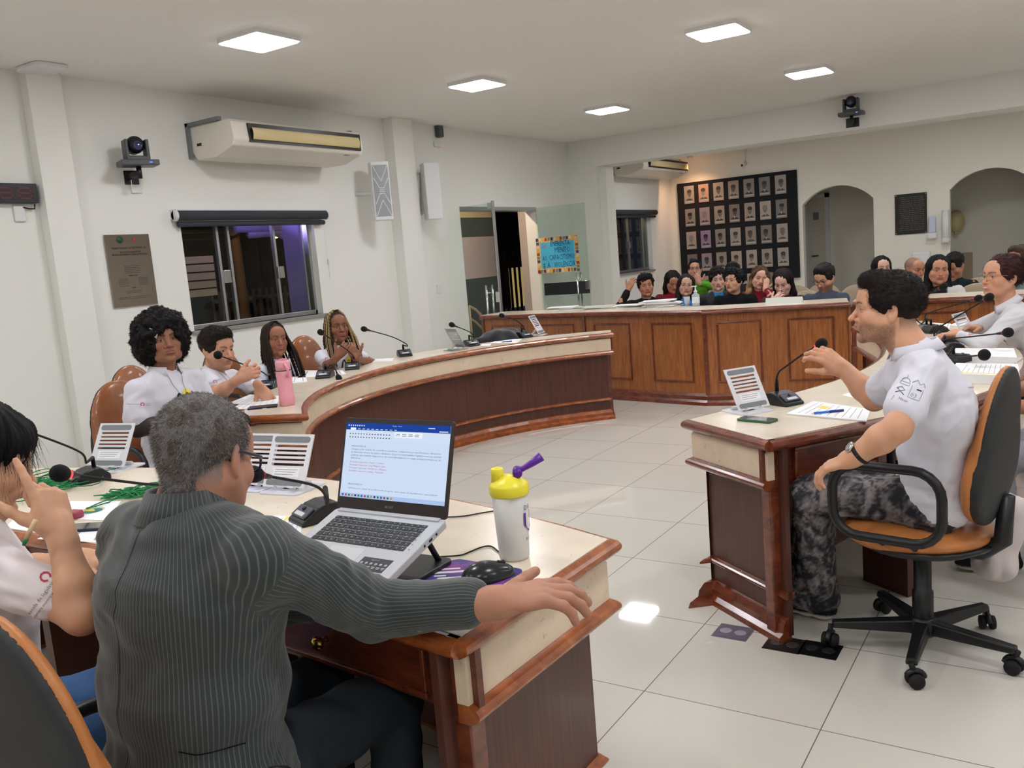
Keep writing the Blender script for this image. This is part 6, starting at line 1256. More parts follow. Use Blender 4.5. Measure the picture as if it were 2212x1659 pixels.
t = thing('porch_post', 'pale porch post beside the open glass door', 'post', (XL-.8, 12, 0)); p0 = atx(1143, 560, XL-.8); p1 = atx(1150, 560, XL-.8); b = MB(); b.box(XL-.95, XL-.8, p0[1], p1[1]+.12, 0, 2.6); b.build('post_body', mat('outside white paint', (214, 206, 196), .8), t); b = MB(); b.box(XL-1.0, XL-.6, p0[1]-.05, p1[1]+.3, 2.32, 2.42); b.build('post_cap', mat('outside white paint', (214, 206, 196), .8), t)
pl = bpy.data.lights.new('porch bulb', 'POINT'); pl.energy = 50; pl.color = (1, .80, .62); pl.shadow_soft_size = .06; po = bpy.data.objects.new('porch_lamp', pl); COL.objects.link(po); po.location = (XL-.7, 10.3, 2.75); tag(po, 'warm porch lamp outside the glass door', 'lamp')
def rail(label, pts):
    t = thing('handrail', label, 'handrail', pts[0]); b = MB(); b.tube(pts, .022, 8); b.build('rail_tube', mat('beige tube', (176, 156, 128), .5), t); b = MB()
    for p in pts[::2]: b.tube([p, (p[0], p[1], 0)], .016, 6)
    b.build('rail_post', mat('beige tube', (176, 156, 128), .5), t)
X_ = XL-1.0
rail('upper beige ramp handrail outside the glass door', [atx(*p, X_) for p in ((1014, 662), (1026, 668), (1046, 688), (1056, 700))]); rail('lower beige ramp handrail outside the glass door', [atx(*p, X_-.3) for p in ((1014, 687), (1026, 695), (1044, 712), (1060, 730))])
t = thing('gate', 'dark vertical-bar gate lit from behind outside the glass door', 'gate', (XL-5, 14, 0)); X_ = XL-4.5; b = MB()
for k in range(26): yy = atx(1085, 640, X_)[1]+k*.20-1.0; b.box(X_-.02, X_+.02, yy, yy+.05, 0, 1.7)
b.box(X_-.03, X_+.03, atx(1085, 640, X_)[1]-1, atx(1085, 640, X_)[1]+4.2, 1.30, 1.40); b.build('gate_bars', mat('dark brown iron', (40, 28, 22), .7), t)
xw = XL-8; t = thing('street_facade', 'house front across the street with a lit doorway, seen through the glass door', 'building', (xw, 18, 0)); a_, c_ = atx(1098, 575, xw), atx(1145, 660, xw)
b = MB(); b.box(xw-.2, xw, -2, 30, 0, 4.5); b.build('facade', mat('dark brown wall', (52, 42, 38), .9), t); b = MB(); b.box(xw, xw+.02, a_[1], a_[1]+1.6, 0, a_[2]); b.build('lit_doorway', emis('yellow lit room', (196, 168, 110), .55), t)
b = MB()
for k in range(5): b.box(xw, xw+.03, a_[1]-1.2, a_[1]+3, a_[2]+.3+k*.28, a_[2]+.34+k*.28)
b.build('shutter_slats', mat('dark shutter', (34, 28, 28), .8), t)
# through window 1
xo = XL-6.5; t = thing('utility_pole', 'concrete utility pole with a cluster of wires outside the big window', 'pole', atx(530, 600, xo)*[1, 1, 0]); pb = atx(531, 690, xo); pt = atx(520, 490, xo)
b = MB(); b.tube([(xo, pb[1], 0), (xo, pb[1]-.02, 3.0), (xo, pb[1]-.04, 4.5)], [.10, .09, .08], 14); b.build('pole_shaft', mat('warm concrete', (176, 134, 96), .8), t)
b = MB(); rs = random.Random(2)
for k in range(18): z = 2.35+rs.random()*1.6; r0 = .15+.1*rs.random(); b.tube([(xo+r0*math.cos(u*1.1+k), pb[1]+r0*math.sin(u*1.1+k), z+.1*math.sin(u+k)) for u in range(7)], .012, 5)
b.build('cable_cluster', mat('old cables', (70, 52, 42), .8), t)
for k in range(14):
    z = 2.4+k*.11; 
t = thing('overhead_wires', 'thin overhead wires crossing the night sky outside the big window', 'wires', (xo, 6, 3)); b = MB()
for k in range(14): z = 2.35+k*.12; b.tube([(xo-.6, 3.0, z+.1), (xo, pb[1], z-.05), (xo+.3, 11, z+.3)], .007, 5)
b.build('wire', mat('wire', (84, 78, 66), .7), t)
PU = mat('purple painted steel', (160, 148, 206), .6); xg = XL-1.2
t = thing('steel_canopy', 'purple-lit steel porch frame and column outside the big window', 'porch frame', atx(640, 600, xg)*[1, 1, 0]); c_ = atx(664, 600, XL-.5); b = MB(); b.box(XL-.75, XL-.5, c_[1]-.06, c_[1]+.26, 0, 2.9); b.build('column', PU, t)
b = MB(); z_ = atx(600, 503, xg)[2]; b.tube([atx(505, 490, xg), atx(660, 487, xg)], .07, 10); b.tube([atx(536, 507, xg), atx(660, 497, xg)], .045, 4); b.tube([atx(590, 503, xg), atx(650, 525, xg-.1)], .035, 4); b.build('beam', PU, t)
ul = bpy.data.lights.new('purple lamp', 'AREA'); ul.energy = 40; ul.color = (.5, .34, 1); ul.size = .5; uo = bpy.data.objects.new('porch_light', ul); COL.objects.link(uo); uo.location = (XL-1.0, 6.1, 2.2); uo.rotation_euler = (0, math.radians(180+30), 0); tag(uo, 'purple porch floodlight outside the big window', 'lamp')
t = thing('street_lamp', 'small yellow street light glowing outside the big window', 'street light', atx(593, 511, XL-7)); b = MB(); p = atx(593, 511, XL-7); b.ball(p, .05, 10, sc=(1, 2.2, .8)); b.build('bulb', emis('yellow street bulb', (255, 214, 90), 12), t); b = MB(); b.tube([(p[0]-.5, p[1], 0), (p[0]-.5, p[1], p[2]+.10), (p[0], p[1], p[2]+.04)], .03, 6); b.build('lamp_arm', M_BLACK, t)
sl = bpy.data.lights.new('street bulb', 'POINT'); sl.energy = 160; sl.color = (1, .62, .3); so = bpy.data.objects.new('street_lamp_light', sl); COL.objects.link(so); so.location = (XL-2.6, 7.4, 4.8); tag(so, 'warm street light above the pole outside the big window', 'lamp')
t = thing('fence', 'pale picket fence at the far side of the street outside the big window', 'fence', (XL-6.5, 7, 0)); b = MB(); X_ = XL-6.5
for k in range(60): b.box(X_-.02, X_+.02, 3+k*.16, 3.05+k*.16, 0, 1.35)
b.box(X_-.02, X_+.0, 3, 12.6, .4, .5); b.box(X_-.02, X_, 3, 12.6, 1.15, 1.22); b.build('fence_pickets', mat('pale grey iron', (96, 92, 96), .7), t)
t = thing('reflection_blocks', 'stack of pale blocks reflected by the window left of the pole', 'blocks', atx(420, 600, XL-1.0)); p = atx(410, 600, XL-.9); b = MB()  # solid blocks set outside to stand in for the reflection in the pane
for k in range(5): b.box(XL-1.0, XL-.85, p[1]-.35, p[1]+.28, p[2]-.20+k*.085, p[2]-.13+k*.085)
b.build('block_row', mat('tan blocks', (176, 150, 116), .8), t); b = MB(); b.box(XL-1.0, XL-.86, p[1]-.3, p[1]+.2, 0, p[2]-.2); b.build('support', M_BLACK, t)
# shutter behind the small window
t = thing('louvred_shutter', 'dark red louvred shutter outside the small window beyond the beam', 'shutter', (XL-.3, (W2[0]+W2[1])/2, 1.1)); b = MB(); y0 = W2[0]+.35; y1 = W2[0]+1.15
for k in range(26): z = W2[2]+.02+k*.034; b.box(XL-.34, XL-.29, y0, y1, z, z+.022)
b.build('slats', mat('dark maroon paint', (70, 34, 40), .6), t); b = MB(); b.box(XL-.36, XL-.34, y0-.05, y1+.05, 0, W2[3]); b.build('shutter_board', mat('dark maroon board', (40, 22, 26), .8), t)
# ================================================================ THINGS ON THE DESKS
M_FOAM = mat('black foam', (14, 14, 15), .95, bump=.5, bscale=700)
def curve_px(pts):
    """smooth path through (px, py, t) points"""
    P = [att(*p) for p in pts]; out = []
    for i in range(len(P)-1):
        p0 = P[max(0, i-1)]; p1 = P[i]; p2 = P[i+1]; p3 = P[min(len(P)-1, i+2)]
        for k in range(6): s = k/6; out.append(.5*((2*p1)+(-p0+p2)*s+(2*p0-5*p1+4*p2-p3)*s*s+(-p0+3*p1-3*p2+p3)*s**3))
    return out+[P[-1]]
def mic(label, base, yaw, stem, lit=False, z=DZ, foam=1.0):
    """base: pixel of its foot on the desk or a point; stem: (px, py, t) from the socket to the head"""
    c = atz(base[0], base[1], z) if len(base) == 2 else np.asarray(base, float); t = thing('gooseneck_microphone', label, 'microphone', (c[0], c[1], z), math.radians(yaw), 'gooseneck microphones on the desks')
    b = MB(); P = [(-.075, 0), (-.075, .022), (-.045, .052), (-.015, .055), (.02, .048), (.078, .012), (.080, 0)]; n = len(P)
    b.add([(x, y, z_) for y in (-.055, .055) for x, z_ in P], [tuple(range(n))[::-1], tuple(range(n, 2*n))]+[(i, (i+1) % n, (i+1) % n+n, i+n) for i in range(n)]); b.build('microphone_base', M_BLACK, t, False, bevel=.012, seg=3)
    b = MB(); M = Matrix.Translation((.05, 0, .0335)) @ Matrix.Rotation(.555, 4, 'Y'); b.box(-.022, .022, -.045, .045, -.003, .004, M=M); b.build('control_panel', mat('grey control panel', (70, 72, 84), .3), t, False, bevel=.003)
    b = MB(); M2 = M @ Matrix.Translation((.010, 0, .004)); b.box(-.007, .007, -.028, .028, 0, .0012, M=M2); b.build('label_strip', mat('pale label', (205, 205, 210), .5), t, False)
    b = MB(); b.lathe([(.007, 0), (.008, .004), (.006, .007)], 12, M=M @ Matrix.Translation((-.010, 0, .003))); b.build('button', M_BLACK, t, False)
    W = t.matrix_basis @ Vector((-.03, 0, .05)); Pth = [np.array(W), np.array(W)+[0, 0, .035]]+curve_px(stem)
    Pth = [Pth[0]]+[p for p in Pth[1:]]; L = lambda p: (t.matrix_basis.inverted() @ Vector(p)); t_ = t.matrix_basis
    bpy.context.view_layer.update(); inv = Matrix.Translation(t.location) @ rotz(math.radians(yaw)); inv = inv.inverted(); L = lambda p: inv @ Vector([float(v) for v in p]); W = (Matrix.Translation(t.location) @ rotz(math.radians(yaw))) @ Vector((-.03, 0, .05)); Pth[0] = np.array(W); Pth[1] = np.array(W)+[0, 0, .04]
    b = MB(); pp = [L(p) for p in Pth]; rr = [.009, .008]+[.0042]*(len(pp)-2); b.tube(pp, rr, 8); b.build('gooseneck', M_BLACKR, t, False)
    e = pp[-1]; d = (pp[-1]-pp[-3]).normalized(); b = MB(); b.tube([e-d*.045, e-d*.018, e-d*.012], [.0055, .009, .0095], 12); b.build('capsule_holder', M_BLACK, t, False)
    b = MB(); b.tube([e-d*.014, e-d*.004], .0112, 14); b.build('light_ring', M_REDEM if lit else M_RED, t, False)
    b = MB(); q = d.to_track_quat('Z', 'Y').to_matrix().to_4x4(); b.lathe([(.010*foam, -.008), (.017*foam, .0), (.0215*foam, .012), (.0225*foam, .024), (.019*foam, .036), (.011*foam, .044), (.001, .046)], 18, M=Matrix.Translation(e) @ q); b.build('foam_windscreen', M_FOAM, t, False); return t
mic('gooseneck microphone with glowing red ring held up by the boy in washed jeans', (1690, 872), -30, [(1678, 815, 4.00), (1684, 802, 3.97), (1700, 790, 3.92), (1735, 765, 3.82), (1768, 746, 3.74)], True)
mic('gooseneck microphone on the left curved desk, held by the young man at his chin', (582, 838), -60, [(578, 812, 5.95), (560, 800, 5.8), (520, 785, 5.55), (474, 768, 5.25)], foam=1.1)
mic('gooseneck microphone bent right down over its own base beside the pink bottle', (703, 815), -60, [(708, 795, 6.25), (716, 788, 6.22), (725, 800, 6.2), (730, 812, 6.18)])
mic('gooseneck microphone standing in front of the girl with blond-streaked braids', (762, 797), -50, [(766, 775, 6.65), (757, 762, 6.6), (730, 742, 6.5), (696, 720, 6.35)])
mic('gooseneck microphone arching to the left against the bare wall, on the curved desk', (874, 769), -40, [(880, 748, 7.3), (876, 742, 7.28), (845, 727, 7.2), (791, 712, 7.1)])
mic('gooseneck microphone reaching left from its base beside the clear stand', (1018, 747), -30, [(1022, 728, 7.65), (1016, 718, 7.6), (980, 703, 7.5)])
mic('farthest gooseneck microphone on the left curved desk beside the white stand', (1132, 729), -25, [(1133, 712, 8.05), (1128, 702, 8.0), (1110, 690, 7.9), (1088, 683, 7.85)])
mic('gooseneck microphone at the far left edge of the foreground desk, head cut off', (190, 1040), -105, [(186, 1000, 3.75), (175, 978, 3.7), (110, 950, 3.6), (25, 921, 3.5)])
mic('lit gooseneck microphone in front of the girl with the pen', atz(420, 1075, DZ), -110, [(400, 1040, 2.85), (370, 1045, 2.8), (320, 1046, 2.72), (220, 1034, 2.58), (142, 1024, 2.48)], True)
mic('gooseneck microphone between the suited man and the laptop', (690, 1120), -110, [(706, 1095, 2.66), (706, 1078, 2.62), (694, 1058, 2.57), (670, 1046, 2.52), (610, 1034, 2.42), (560, 1026, 2.35)])
mic('gooseneck microphone at the right whose foam head shows just beside the white jacket', (2008, 716), 60, [(1990, 700, 6.6), (1960, 670, 6.6), (1990, 645, 6.5), (2032, 622, 6.45)])
mic('thin gooseneck microphone arching from the right desk towards the smiling woman, left one', (2020, 718), 40, [(1998, 690, 6.5), (2002, 678, 6.5), (2030, 668, 6.4), (2108, 646, 6.2)])
mic('gooseneck microphone with silvery stem ending just before the smiling woman', (2040, 748), 40, [(2018, 728, 5.75), (2020, 712, 5.7), (2040, 700, 5.65), (2130, 646, 5.5)], foam=1.05)
mic('gooseneck microphone stretched low to the right under the smiling woman', (2050, 758), 50, [(2032, 742, 5.6), (2045, 733, 5.5), (2100, 727, 5.4), (2170, 719, 5.3)], foam=1.2)
mic('nearest gooseneck microphone lying low behind the boy on the right desk', (2068, 784), 60, [(2045, 773, 5.1), (2080, 771, 4.9), (2122, 767, 4.7)], foam=1.25)
# ---- slotted stands
M_STAND = mat('white lacquered stand', (214, 214, 220), .35); M_STANDB = mat('clear grey acrylic', (176, 180, 184), .15, alpha=.55)
def stand(label, px, yaw, w=.17, h=.19, tilt=62, body=M_STAND, card=True):
    c = atz(px[0], px[1], DZ); t = thing('slotted_stand', label, 'stand', (c[0], c[1], DZ), math.radians(yaw), 'slotted document stands')
    b = MB(); b.prism(rrect(w*.95, .17, .02), 0, .005); b.build('base_plate', body, t, False)
    a = math.radians(tilt); M = Matrix.Translation((0, -.045, .018)) @ Matrix.Rotation(a, 4, 'X'); b = MB(); m = .02   # panel plane: x, y up the panel
    b.box(-w/2, -w/2+m, 0, h, 0, .004, M=M); b.box(w/2-m, w/2, 0, h, 0, .004, M=M); b.box(-w/2+m, w/2-m, 0, h*.40, 0, .004, M=M); b.box(-w/2+m, w/2-m, h*.80, h, 0, .004, M=M)
    for k in range(4): v = h*(.45+.085*k); b.box(-w/2+m, w/2-m, v, v+h*.045, 0, .004, M=M)
    b.build('panel', body, t, False)
    for v in (.90, .085): b = MB(); b.prism([(x, y) for x, y in rrect(w*.86, h*.11, h*.05, cy=h*v)], .004, .006, M=M); b.build('grip_pad', M_GREYP, t, False)
    for x_ in (-w*.23, w*.23): b = MB(); b.box(x_-w*.07, x_+w*.07, -.004, .002, 0, .02, M=M); b.build('hook', body, t, False)
    b = MB(); b.box(-.03, .03, -.02, 0, 0, .005, M=Matrix.Translation((0, 0, 0))); b.tube([(0, .05, .004), (0, -.0, .06)], .010, 8); b.tube([(-.04, .05, .010), (.04, .05, .010)], .010, 8); b.build('support_arm', body, t, False)
    if card:
        b = MB(); b.box(-w*.32, w*.32, h*.19, h*.36, .004, .0048, M=M); cd_ = b.build('label_card', M_PAPER, t, False); b = MB()
        for k in range(3): b.box(-w*.27, w*(.27-.05*k), h*(.32-.045*k), h*(.332-.045*k), .0048, .0052, M=M)
        b.build('print_lines', M_INK, cd_, False)
    return t
stand('white slotted stand with a label beside the green phone at the right', (1614, 888), 58, tilt=62)
stand('white slotted stand at the left beyond the far microphone base', (250, 1012), 12, w=.19, tilt=60)
stand('white slotted stand mostly hidden behind the suited man\'s face', (560, 1050), 8, tilt=60)
stand('white slotted stand between the suited man\'s face and the laptop', (632, 1056), 8, w=.18, tilt=62)
stand('clear grey slotted stand seen from behind on the curved desk', (985, 756), 160, body=M_STANDB, card=False)
stand('white slotted stand at the far end of the left curved desk', (1160, 724), 100, w=.16)
stand('white slotted stand seen edge-on before the smiling woman', (2085, 742), 75, w=.19)
# ---- papers, from their corners on the desk top
def sheet(name, label, cat_, px, z=DZ, th=.001, m=None, lines=0, mark=None, group=None, rows=None):
    P = [atz(x, y, z+th) for x, y in px]; c = sum(P)/len(P); t = thing(name, label, cat_, (c[0], c[1], z), group=group); b = MB(); b.prism([(p[0], p[1]) for p in P], z+.0004, z+th); b.build('sheet' if th < .004 else 'pages', m or M_PAPER, t)
    if lines:
        b = MB(); bl = lambda u, v: P[0]*(1-u)*(1-v)+P[1]*u*(1-v)+P[2]*u*v+P[3]*(1-u)*v; rs = random.Random(int(px[0][0]))
        for k in range(lines):
            v = .12+.76*k/max(1, lines-1); u1 = .9 if rs.random() < .8 else .5; a_, c_ = bl(.1, v), bl(u1, v); a2, c2 = bl(.1, v+.09/lines), bl(u1, v+.09/lines); b.add([tuple(q_[:2])+(z+th+.0004,) for q_ in (a_, c_, c2, a2)], [(0, 1, 2, 3)])
        b.build('text_lines', M_INK, t)
        if mark: b = MB(); b.add([tuple(bl(*q_)[:2])+(z+th+.0006,) for q_ in mark[1]], [(0, 1, 2, 3)]); b.build('coloured_mark', mat('mark %d %d %d' % mark[0], mark[0], .8), t)
    return t
YEL = (236, 214, 110)
sheet('paper_stack', 'stapled papers under the blue pen at the boy\'s elbow', 'papers', [(1698, 893), (1758, 866), (1880, 884), (1872, 909)], th=.006, lines=9, mark=(YEL, [(.55, .25), (.75, .25), (.75, .38), (.55, .38)]))
sheet('paper_sheet', 'loose white sheet on the right desk beyond the boy\'s chest', 'paper', [(1818, 853), (1848, 844), (1890, 858), (1870, 866)])
sheet('paper_sheet', 'small white sheet on the right desk near the boy\'s back', 'paper', [(2076, 828), (2098, 822), (2090, 842), (2070, 842)])
sheet('book', 'thick open book with yellow-marked columns on the right desk', 'book', [(2045, 806), (2066, 784), (2199, 786), (2203, 812)], th=.045, lines=11, mark=(YEL, [(.06, .1), (.12, .1), (.12, .9), (.06, .9)]))
sheet('book', 'closed thick book with white cover behind the open book', 'book', [(2058, 768), (2064, 752), (2190, 752), (2197, 772)], th=.035)
sheet('notebook', 'grey folder lying between the two thick books at the right', 'folder', [(2060, 782), (2090, 774), (2211, 772), (2190, 786)], th=.008, m=mat('grey card', (196, 194, 190), .6))
sheet('paper_sheet', 'white sheet in front of the smiling woman under the light blue pen', 'paper', [(2040, 724), (2075, 715), (2150, 716), (2140, 731)], lines=0)
sheet('paper_sheet', 'printed sheet beside the smiling woman\'s arms', 'paper', [(2050, 702), (2086, 690), (2100, 702), (2096, 706)], lines=4)
sheet('paper_sheet', 'white sheet with a blue pen behind the far microphone base at the right', 'paper', [(1998, 708), (2012, 698), (2054, 699), (2050, 710)], lines=3)
sheet('paper_stack', 'open ring-bound papers in front of the man with the microphone', 'papers', [(490, 872), (540, 852), (605, 855), (598, 872)], th=.006, lines=8)
sheet('paper_stack', 'papers nearest the desk corner beside the pink bottle', 'papers', [(496, 884), (520, 872), (590, 868), (575, 882)], th=.003, lines=5)
sheet('tablet', 'dark tablet lying at the edge of the curved desk before the bottle', 'tablet', [(534, 883), (540, 877), (600, 872), (598, 877)], th=.009, m=M_BLACK)
sheet('paper_stack', 'loose papers beyond the pink bottle on the curved desk', 'papers', [(584, 832), (600, 815), (660, 812), (664, 824)], th=.003, lines=4)
sheet('paper_sheet', 'papers under the bent-down microphone on the curved desk', 'papers', [(642, 816), (655, 800), (740, 800), (748, 808)], th=.003, lines=3)
sheet('paper_sheet', 'paper beside the arching microphone on the curved desk', 'paper', [(782, 782), (796, 776), (850, 773), (848, 780)])
sheet('paper_sheet', 'paper between the two far microphones with a black pen on it', 'paper', [(1058, 741), (1080, 733), (1128, 732), (1116, 741)])
sheet('paper_sheet', 'white sheet beside the clear stand on the curved desk', 'paper', [(1035, 747), (1042, 743), (1062, 742), (1058, 747)])
sheet('paper_sheet', 'handwritten sheet with yellow marks between suited man and laptop', 'paper', [(558, 1130), (592, 1114), (655, 1116), (650, 1150), (600, 1166)][:4], lines=7, mark=(YEL, [(.6, .45), (.95, .45), (.95, .55), (.6, .55)]))
sheet('booklet', 'white booklet with a round green and yellow emblem by the girl with the pen', 'booklet', [(140, 1120), (152, 1082), (262, 1082), (230, 1124)], th=.003)
sheet('paper_sheet', 'white sheet under the dark phone near the girl\'s hand', 'paper', [(80, 1164), (150, 1135), (240, 1132), (215, 1172)], lines=3)
sheet('paper_sheet', 'pale sheet at the left edge beneath the girl\'s hair', 'paper', [(10, 1140), (40, 1110), (110, 1118), (90, 1150)])
c = atz(196, 1103, DZ+.0035); t = thing('emblem_sticker', 'round green and yellow emblem printed on the white booklet', 'emblem', c); b = MB(); b.lathe([(.001, 0), (.045, 0), (.045, .0006)], 24); b.build('ring', mat('pale green print', (196, 214, 190), .7), t, False); b = MB(); b.lathe([(.001, .0006), (.030, .0006), (.030, .0012)], 24, M=Matrix.Translation((.015, 0, 0))); b.build('globe', mat('teal print', (60, 120, 110), .7), t, False); b = MB(); b.lathe([(.001, .0012), (.02, .0012), (.02, .0016)], 20, M=Matrix.Translation((-.008, 0, 0)) @ Matrix.Diagonal((1.4, .6, 1, 1))); b.build('yellow_arc', mat('yellow print', (222, 196, 90), .7), t, False)
# counter papers
rs = random.Random(3); k_ = 0
for cx, n, lab in ((1212, 3, 'open book lying on the left part of the counter'), (1290, 4, 'stack of open folders on the counter left of the sweatered boy'), (1345, 3, 'low stack of white papers on the counter before the boy in black'), (1420, 9, 'tall fanned stack of white papers on the counter before the boy in black')):
    c = atz(cx, 668 if cx < 1300 else 664, CZ); c = c+np.array([0, .10, 0]); t = thing('paper_stack', lab, 'papers', (c[0], c[1], CZ))
    for i in range(n):
        b = MB(); M = Matrix.Translation(((rs.random()-.5)*.10, (rs.random()-.5)*.03, i*.0075)) @ rotz((rs.random()-.5)*.5+.1) @ Matrix.Rotation((rs.random()-.3)*.04, 4, 'Y'); b.box(-.17, .17, -.11, .11, .001, .007, M=M); b.build('folder', M_PAPER if i % 3 else mat('cream folder', (206, 200, 184), .7), t, False)
c = atz(1690, 656, CZ); t = thing('nameplate', 'blank white nameplate on the counter before the brown-topped woman', 'nameplate', (c[0], c[1]+.06, CZ)); b = MB(); b.add([(-.17, -.02, 0), (.17, -.02, 0), (.17, .03, 0), (-.17, .03, 0), (-.17, 0, .055), (.17, 0, .055)], [(0, 1, 5, 4), (2, 3, 4, 5), (0, 4, 3), (1, 2, 5), (0, 3, 2, 1)]); b.build('plate', mat('pale plastic', (206, 208, 200), .5), t, False)
c = atz(1499, 662, CZ); t = thing('sanitizer_bottle', 'clear pump bottle of sanitizer on the counter', 'bottle', (c[0], c[1]+.06, CZ)); b = MB(); b.lathe([(.036, 0), (.038, .01), (.038, .11), (.014, .13), (.014, .14)], 20); b.build('bottle_body', mat('clear plastic', (205, 214, 222), .15, alpha=.6), t, False); b = MB(); b.lathe([(.016, .135), (.018, .15), (.008, .155), (.006, .19), (.014, .192), (.014, .20)], 14); b.box(-.035, .0, -.006, .006, .190, .200); b.build('pump', M_WHITE, t, False); b = MB(); b.lathe([(.0385, .03), (.0385, .09)], 20, cap=False); b.build('bottle_label', mat('pale bottle label', (216, 222, 226), .6), t, False)
c = atz(1478, 662, CZ); t = thing('cup', 'small clear cup on the counter beside the pump bottle', 'cup', (c[0], c[1]+.08, CZ)); b = MB(); b.lathe([(.025, 0), (.032, .09), (.030, .09), (.023, .004)], 18); b.build('cup_body', mat('clear plastic', (205, 214, 222), .15, alpha=.6), t, False)
# pens, phones, bottle, eraser
def pen(label, a, c, col, z=DZ, r=.0045, lift=.006):
    A, B = atz(a[0], a[1], z+lift), atz(c[0], c[1], z+lift); t = thing('pen', label, 'pen', A); d = B-A; b = MB(); b.tube([A+d*.1, A+d*.9], r, 10); b.build('pen_barrel', col, t); b = MB(); b.tube([A, A+d*.1], [r*.25, r*.9], 10); b.build('pen_tip', M_CHROME, t); b = MB(); b.tube([A+d*.55, B], r*1.15, 10); b.build('pen_cap', mat('dark blue plastic', (26, 44, 130), .3), t)
pen('blue pen lying on the papers at the boy\'s elbow', (1752, 893), (1822, 886), mat('bright blue plastic', (30, 110, 210), .3), DZ+.006)
pen('light blue pen on the sheet before the smiling woman', (2078, 724), (2110, 719), mat('light blue plastic', (20, 120, 190), .3))
pen('blue pen on the far sheet at the right desk', (2014, 703), (2036, 708), M_BLUEPEN); pen('black pen on the sheet between the two far microphones', (1082, 739), (1106, 737), M_BLACK)
pen('blue pen next to the laptop, pointing at the suited man', (603, 1146), (622, 1162), M_BLUEPEN); pen('second blue pen crossing beside the laptop edge', (612, 1150), (634, 1160), mat('royal blue plastic', (40, 60, 190), .3))
def phone(label, c, yaw, case, scr, w=.075, l=.155, z=DZ):
    p = atz(c[0], c[1], z); t = thing('mobile_phone', label, 'phone', (p[0], p[1], z), math.radians(yaw)); b = MB(); b.prism(rrect(l, w, .014), .0005, .010); b.build('phone_case', case, t, False, bevel=.002); b = MB(); b.prism(rrect(l-.008, w-.008, .011), .010, .0106); b.build('phone_screen', scr, t, False)
    b = MB(); b.box(-l*.36, -l*.26, -w*.34, -w*.05, .0106, .0110); b.build('camera_notch', M_BLACK, t, False)
SCR = mat('dark glass screen', (20, 22, 26), .05, coat=1)
phone('mobile phone in a green case at the corner of the right desk', (1636, 909), -14, mat('green rubber case', (58, 98, 66), .5), SCR)
phone('dark mobile phone on papers beside the girl with the pen', (192, 1142), 30, mat('navy rubber case', (24, 28, 58), .5), SCR)
c = atz(160, 1120, DZ); t = thing('eraser', 'dark pink eraser on the white booklet at the left', 'eraser', (c[0], c[1], DZ+.003), .2); b = MB(); b.prism(rrect(.065, .04, .012), .0005, .022); b.build('eraser_block', mat('dark pink rubber', (148, 62, 82), .7), t, False, bevel=.005); b = MB(); b.box(-.02, .02, -.0203, .0203, .004, .0225); b.build('sleeve', mat('pink card', (160, 80, 96), .6), t, False)
PKM = mat('pale pink plastic', (236, 160, 172), .35); c = atz(621, 875, DZ); t = thing('water_bottle', 'pale pink insulated bottle with handle on the curved desk', 'bottle', (c[0], c[1], DZ)); b = MB(); b.lathe([(.040, 0), (.045, .004), (.045, .05), (.043, .055), (.0435, .20), (.038, .212)], 28); b.build('bottle_body', PKM, t, False)
b = MB(); b.lathe([(.041, .205), (.043, .21), (.043, .25), (.036, .262), (.001, .264)], 28); b.box(-.012, .03, -.015, .015, .258, .272); b.build('bottle_lid', PKM, t, False); b = MB(); b.tube([(.035, -.02, .245), (.068, -.03, .225), (.074, -.032, .19), (.045, -.015, .175)], .008, 8); b.build('carry_handle', PKM, t, False)
b = MB(); b.lathe([(.0442, .203), (.0442, .207)], 28, cap=False); b.build('seam_ring', mat('dark seam', (70, 60, 66), .5), t, False)
# green lanyards: heaps of cord
GC = mat('green cord', (16, 122, 66), .7)
def cord_heap(label, px, n, r, seed):
    c = atz(px[0], px[1], DZ); t = thing('lanyard_heap', label, 'lanyards', (c[0], c[1], DZ)); rs = np.random.RandomState(seed); b = MB()
    for k in range(n):
        a0, e, ph = rs.rand()*6.28, .3+.7*rs.rand(), rs.rand()*6.28; cx, cy = rs.randn(2)*r*.35; P = []
        for u in np.linspace(0, 5.2+rs.rand(), 26): rr = r*(.45+.5*rs.rand()*.1+.35*math.sin(u*2+ph)); x, y = rr*math.cos(u), rr*e*.6*math.sin(u); P.append((cx+x*math.cos(a0)-y*math.sin(a0), cy+x*math.sin(a0)+y*math.cos(a0), .003+.012*k/n+.006*abs(math.sin(u*1.7+ph))))
        b.tube(P, .0022, 5)
    b.build('cord', GC, t, False)
cord_heap('loose heap of thin green lanyard cords at the left of the foreground desk', (95, 1050), 26, .26, 1); cord_heap('dense small bundle of green lanyard cords beside the suited man\'s collar', (300, 1066), 22, .12, 2)
# ---- laptop on its stand
LO = Vector((-1.4615, 1.604, .923)); LX = Vector((1, .013, .004)).normalized(); LY = Vector((.013, -.962, -.274)).normalized(); LZ = LX.cross(-LY).normalized(); LW, LD = .363, .247
ML = frame_mat(LO, LX, -LY, LZ)      # x right, y away from the user, z up through the deck; origin at the hinge
t = thing('laptop', 'open silver laptop showing a text document on a raised stand', 'laptop', LO); SIL = mat('silver laptop shell', (196, 198, 202), .35, metal=.25)
b = MB(); b.prism(rrect(LW, LD, .012, cy=-LD/2), -.018, 0, M=ML); dk = b.build('deck', SIL, t, bevel=.002)
b = MB(); b.box(-.165, .165, -.014, -.002, 0, .004, M=ML); b.build('hinge', mat('bright silver', (216, 218, 222), .25, metal=.4), t)
b = MB(); rows = [(15, .0165, .011), (15, .0165, .0155), (14, .0165, .0155), (13, .0165, .0155), (12, .0165, .0155), (8, .0165, .0155)]; y = -.034; rs = random.Random(1)
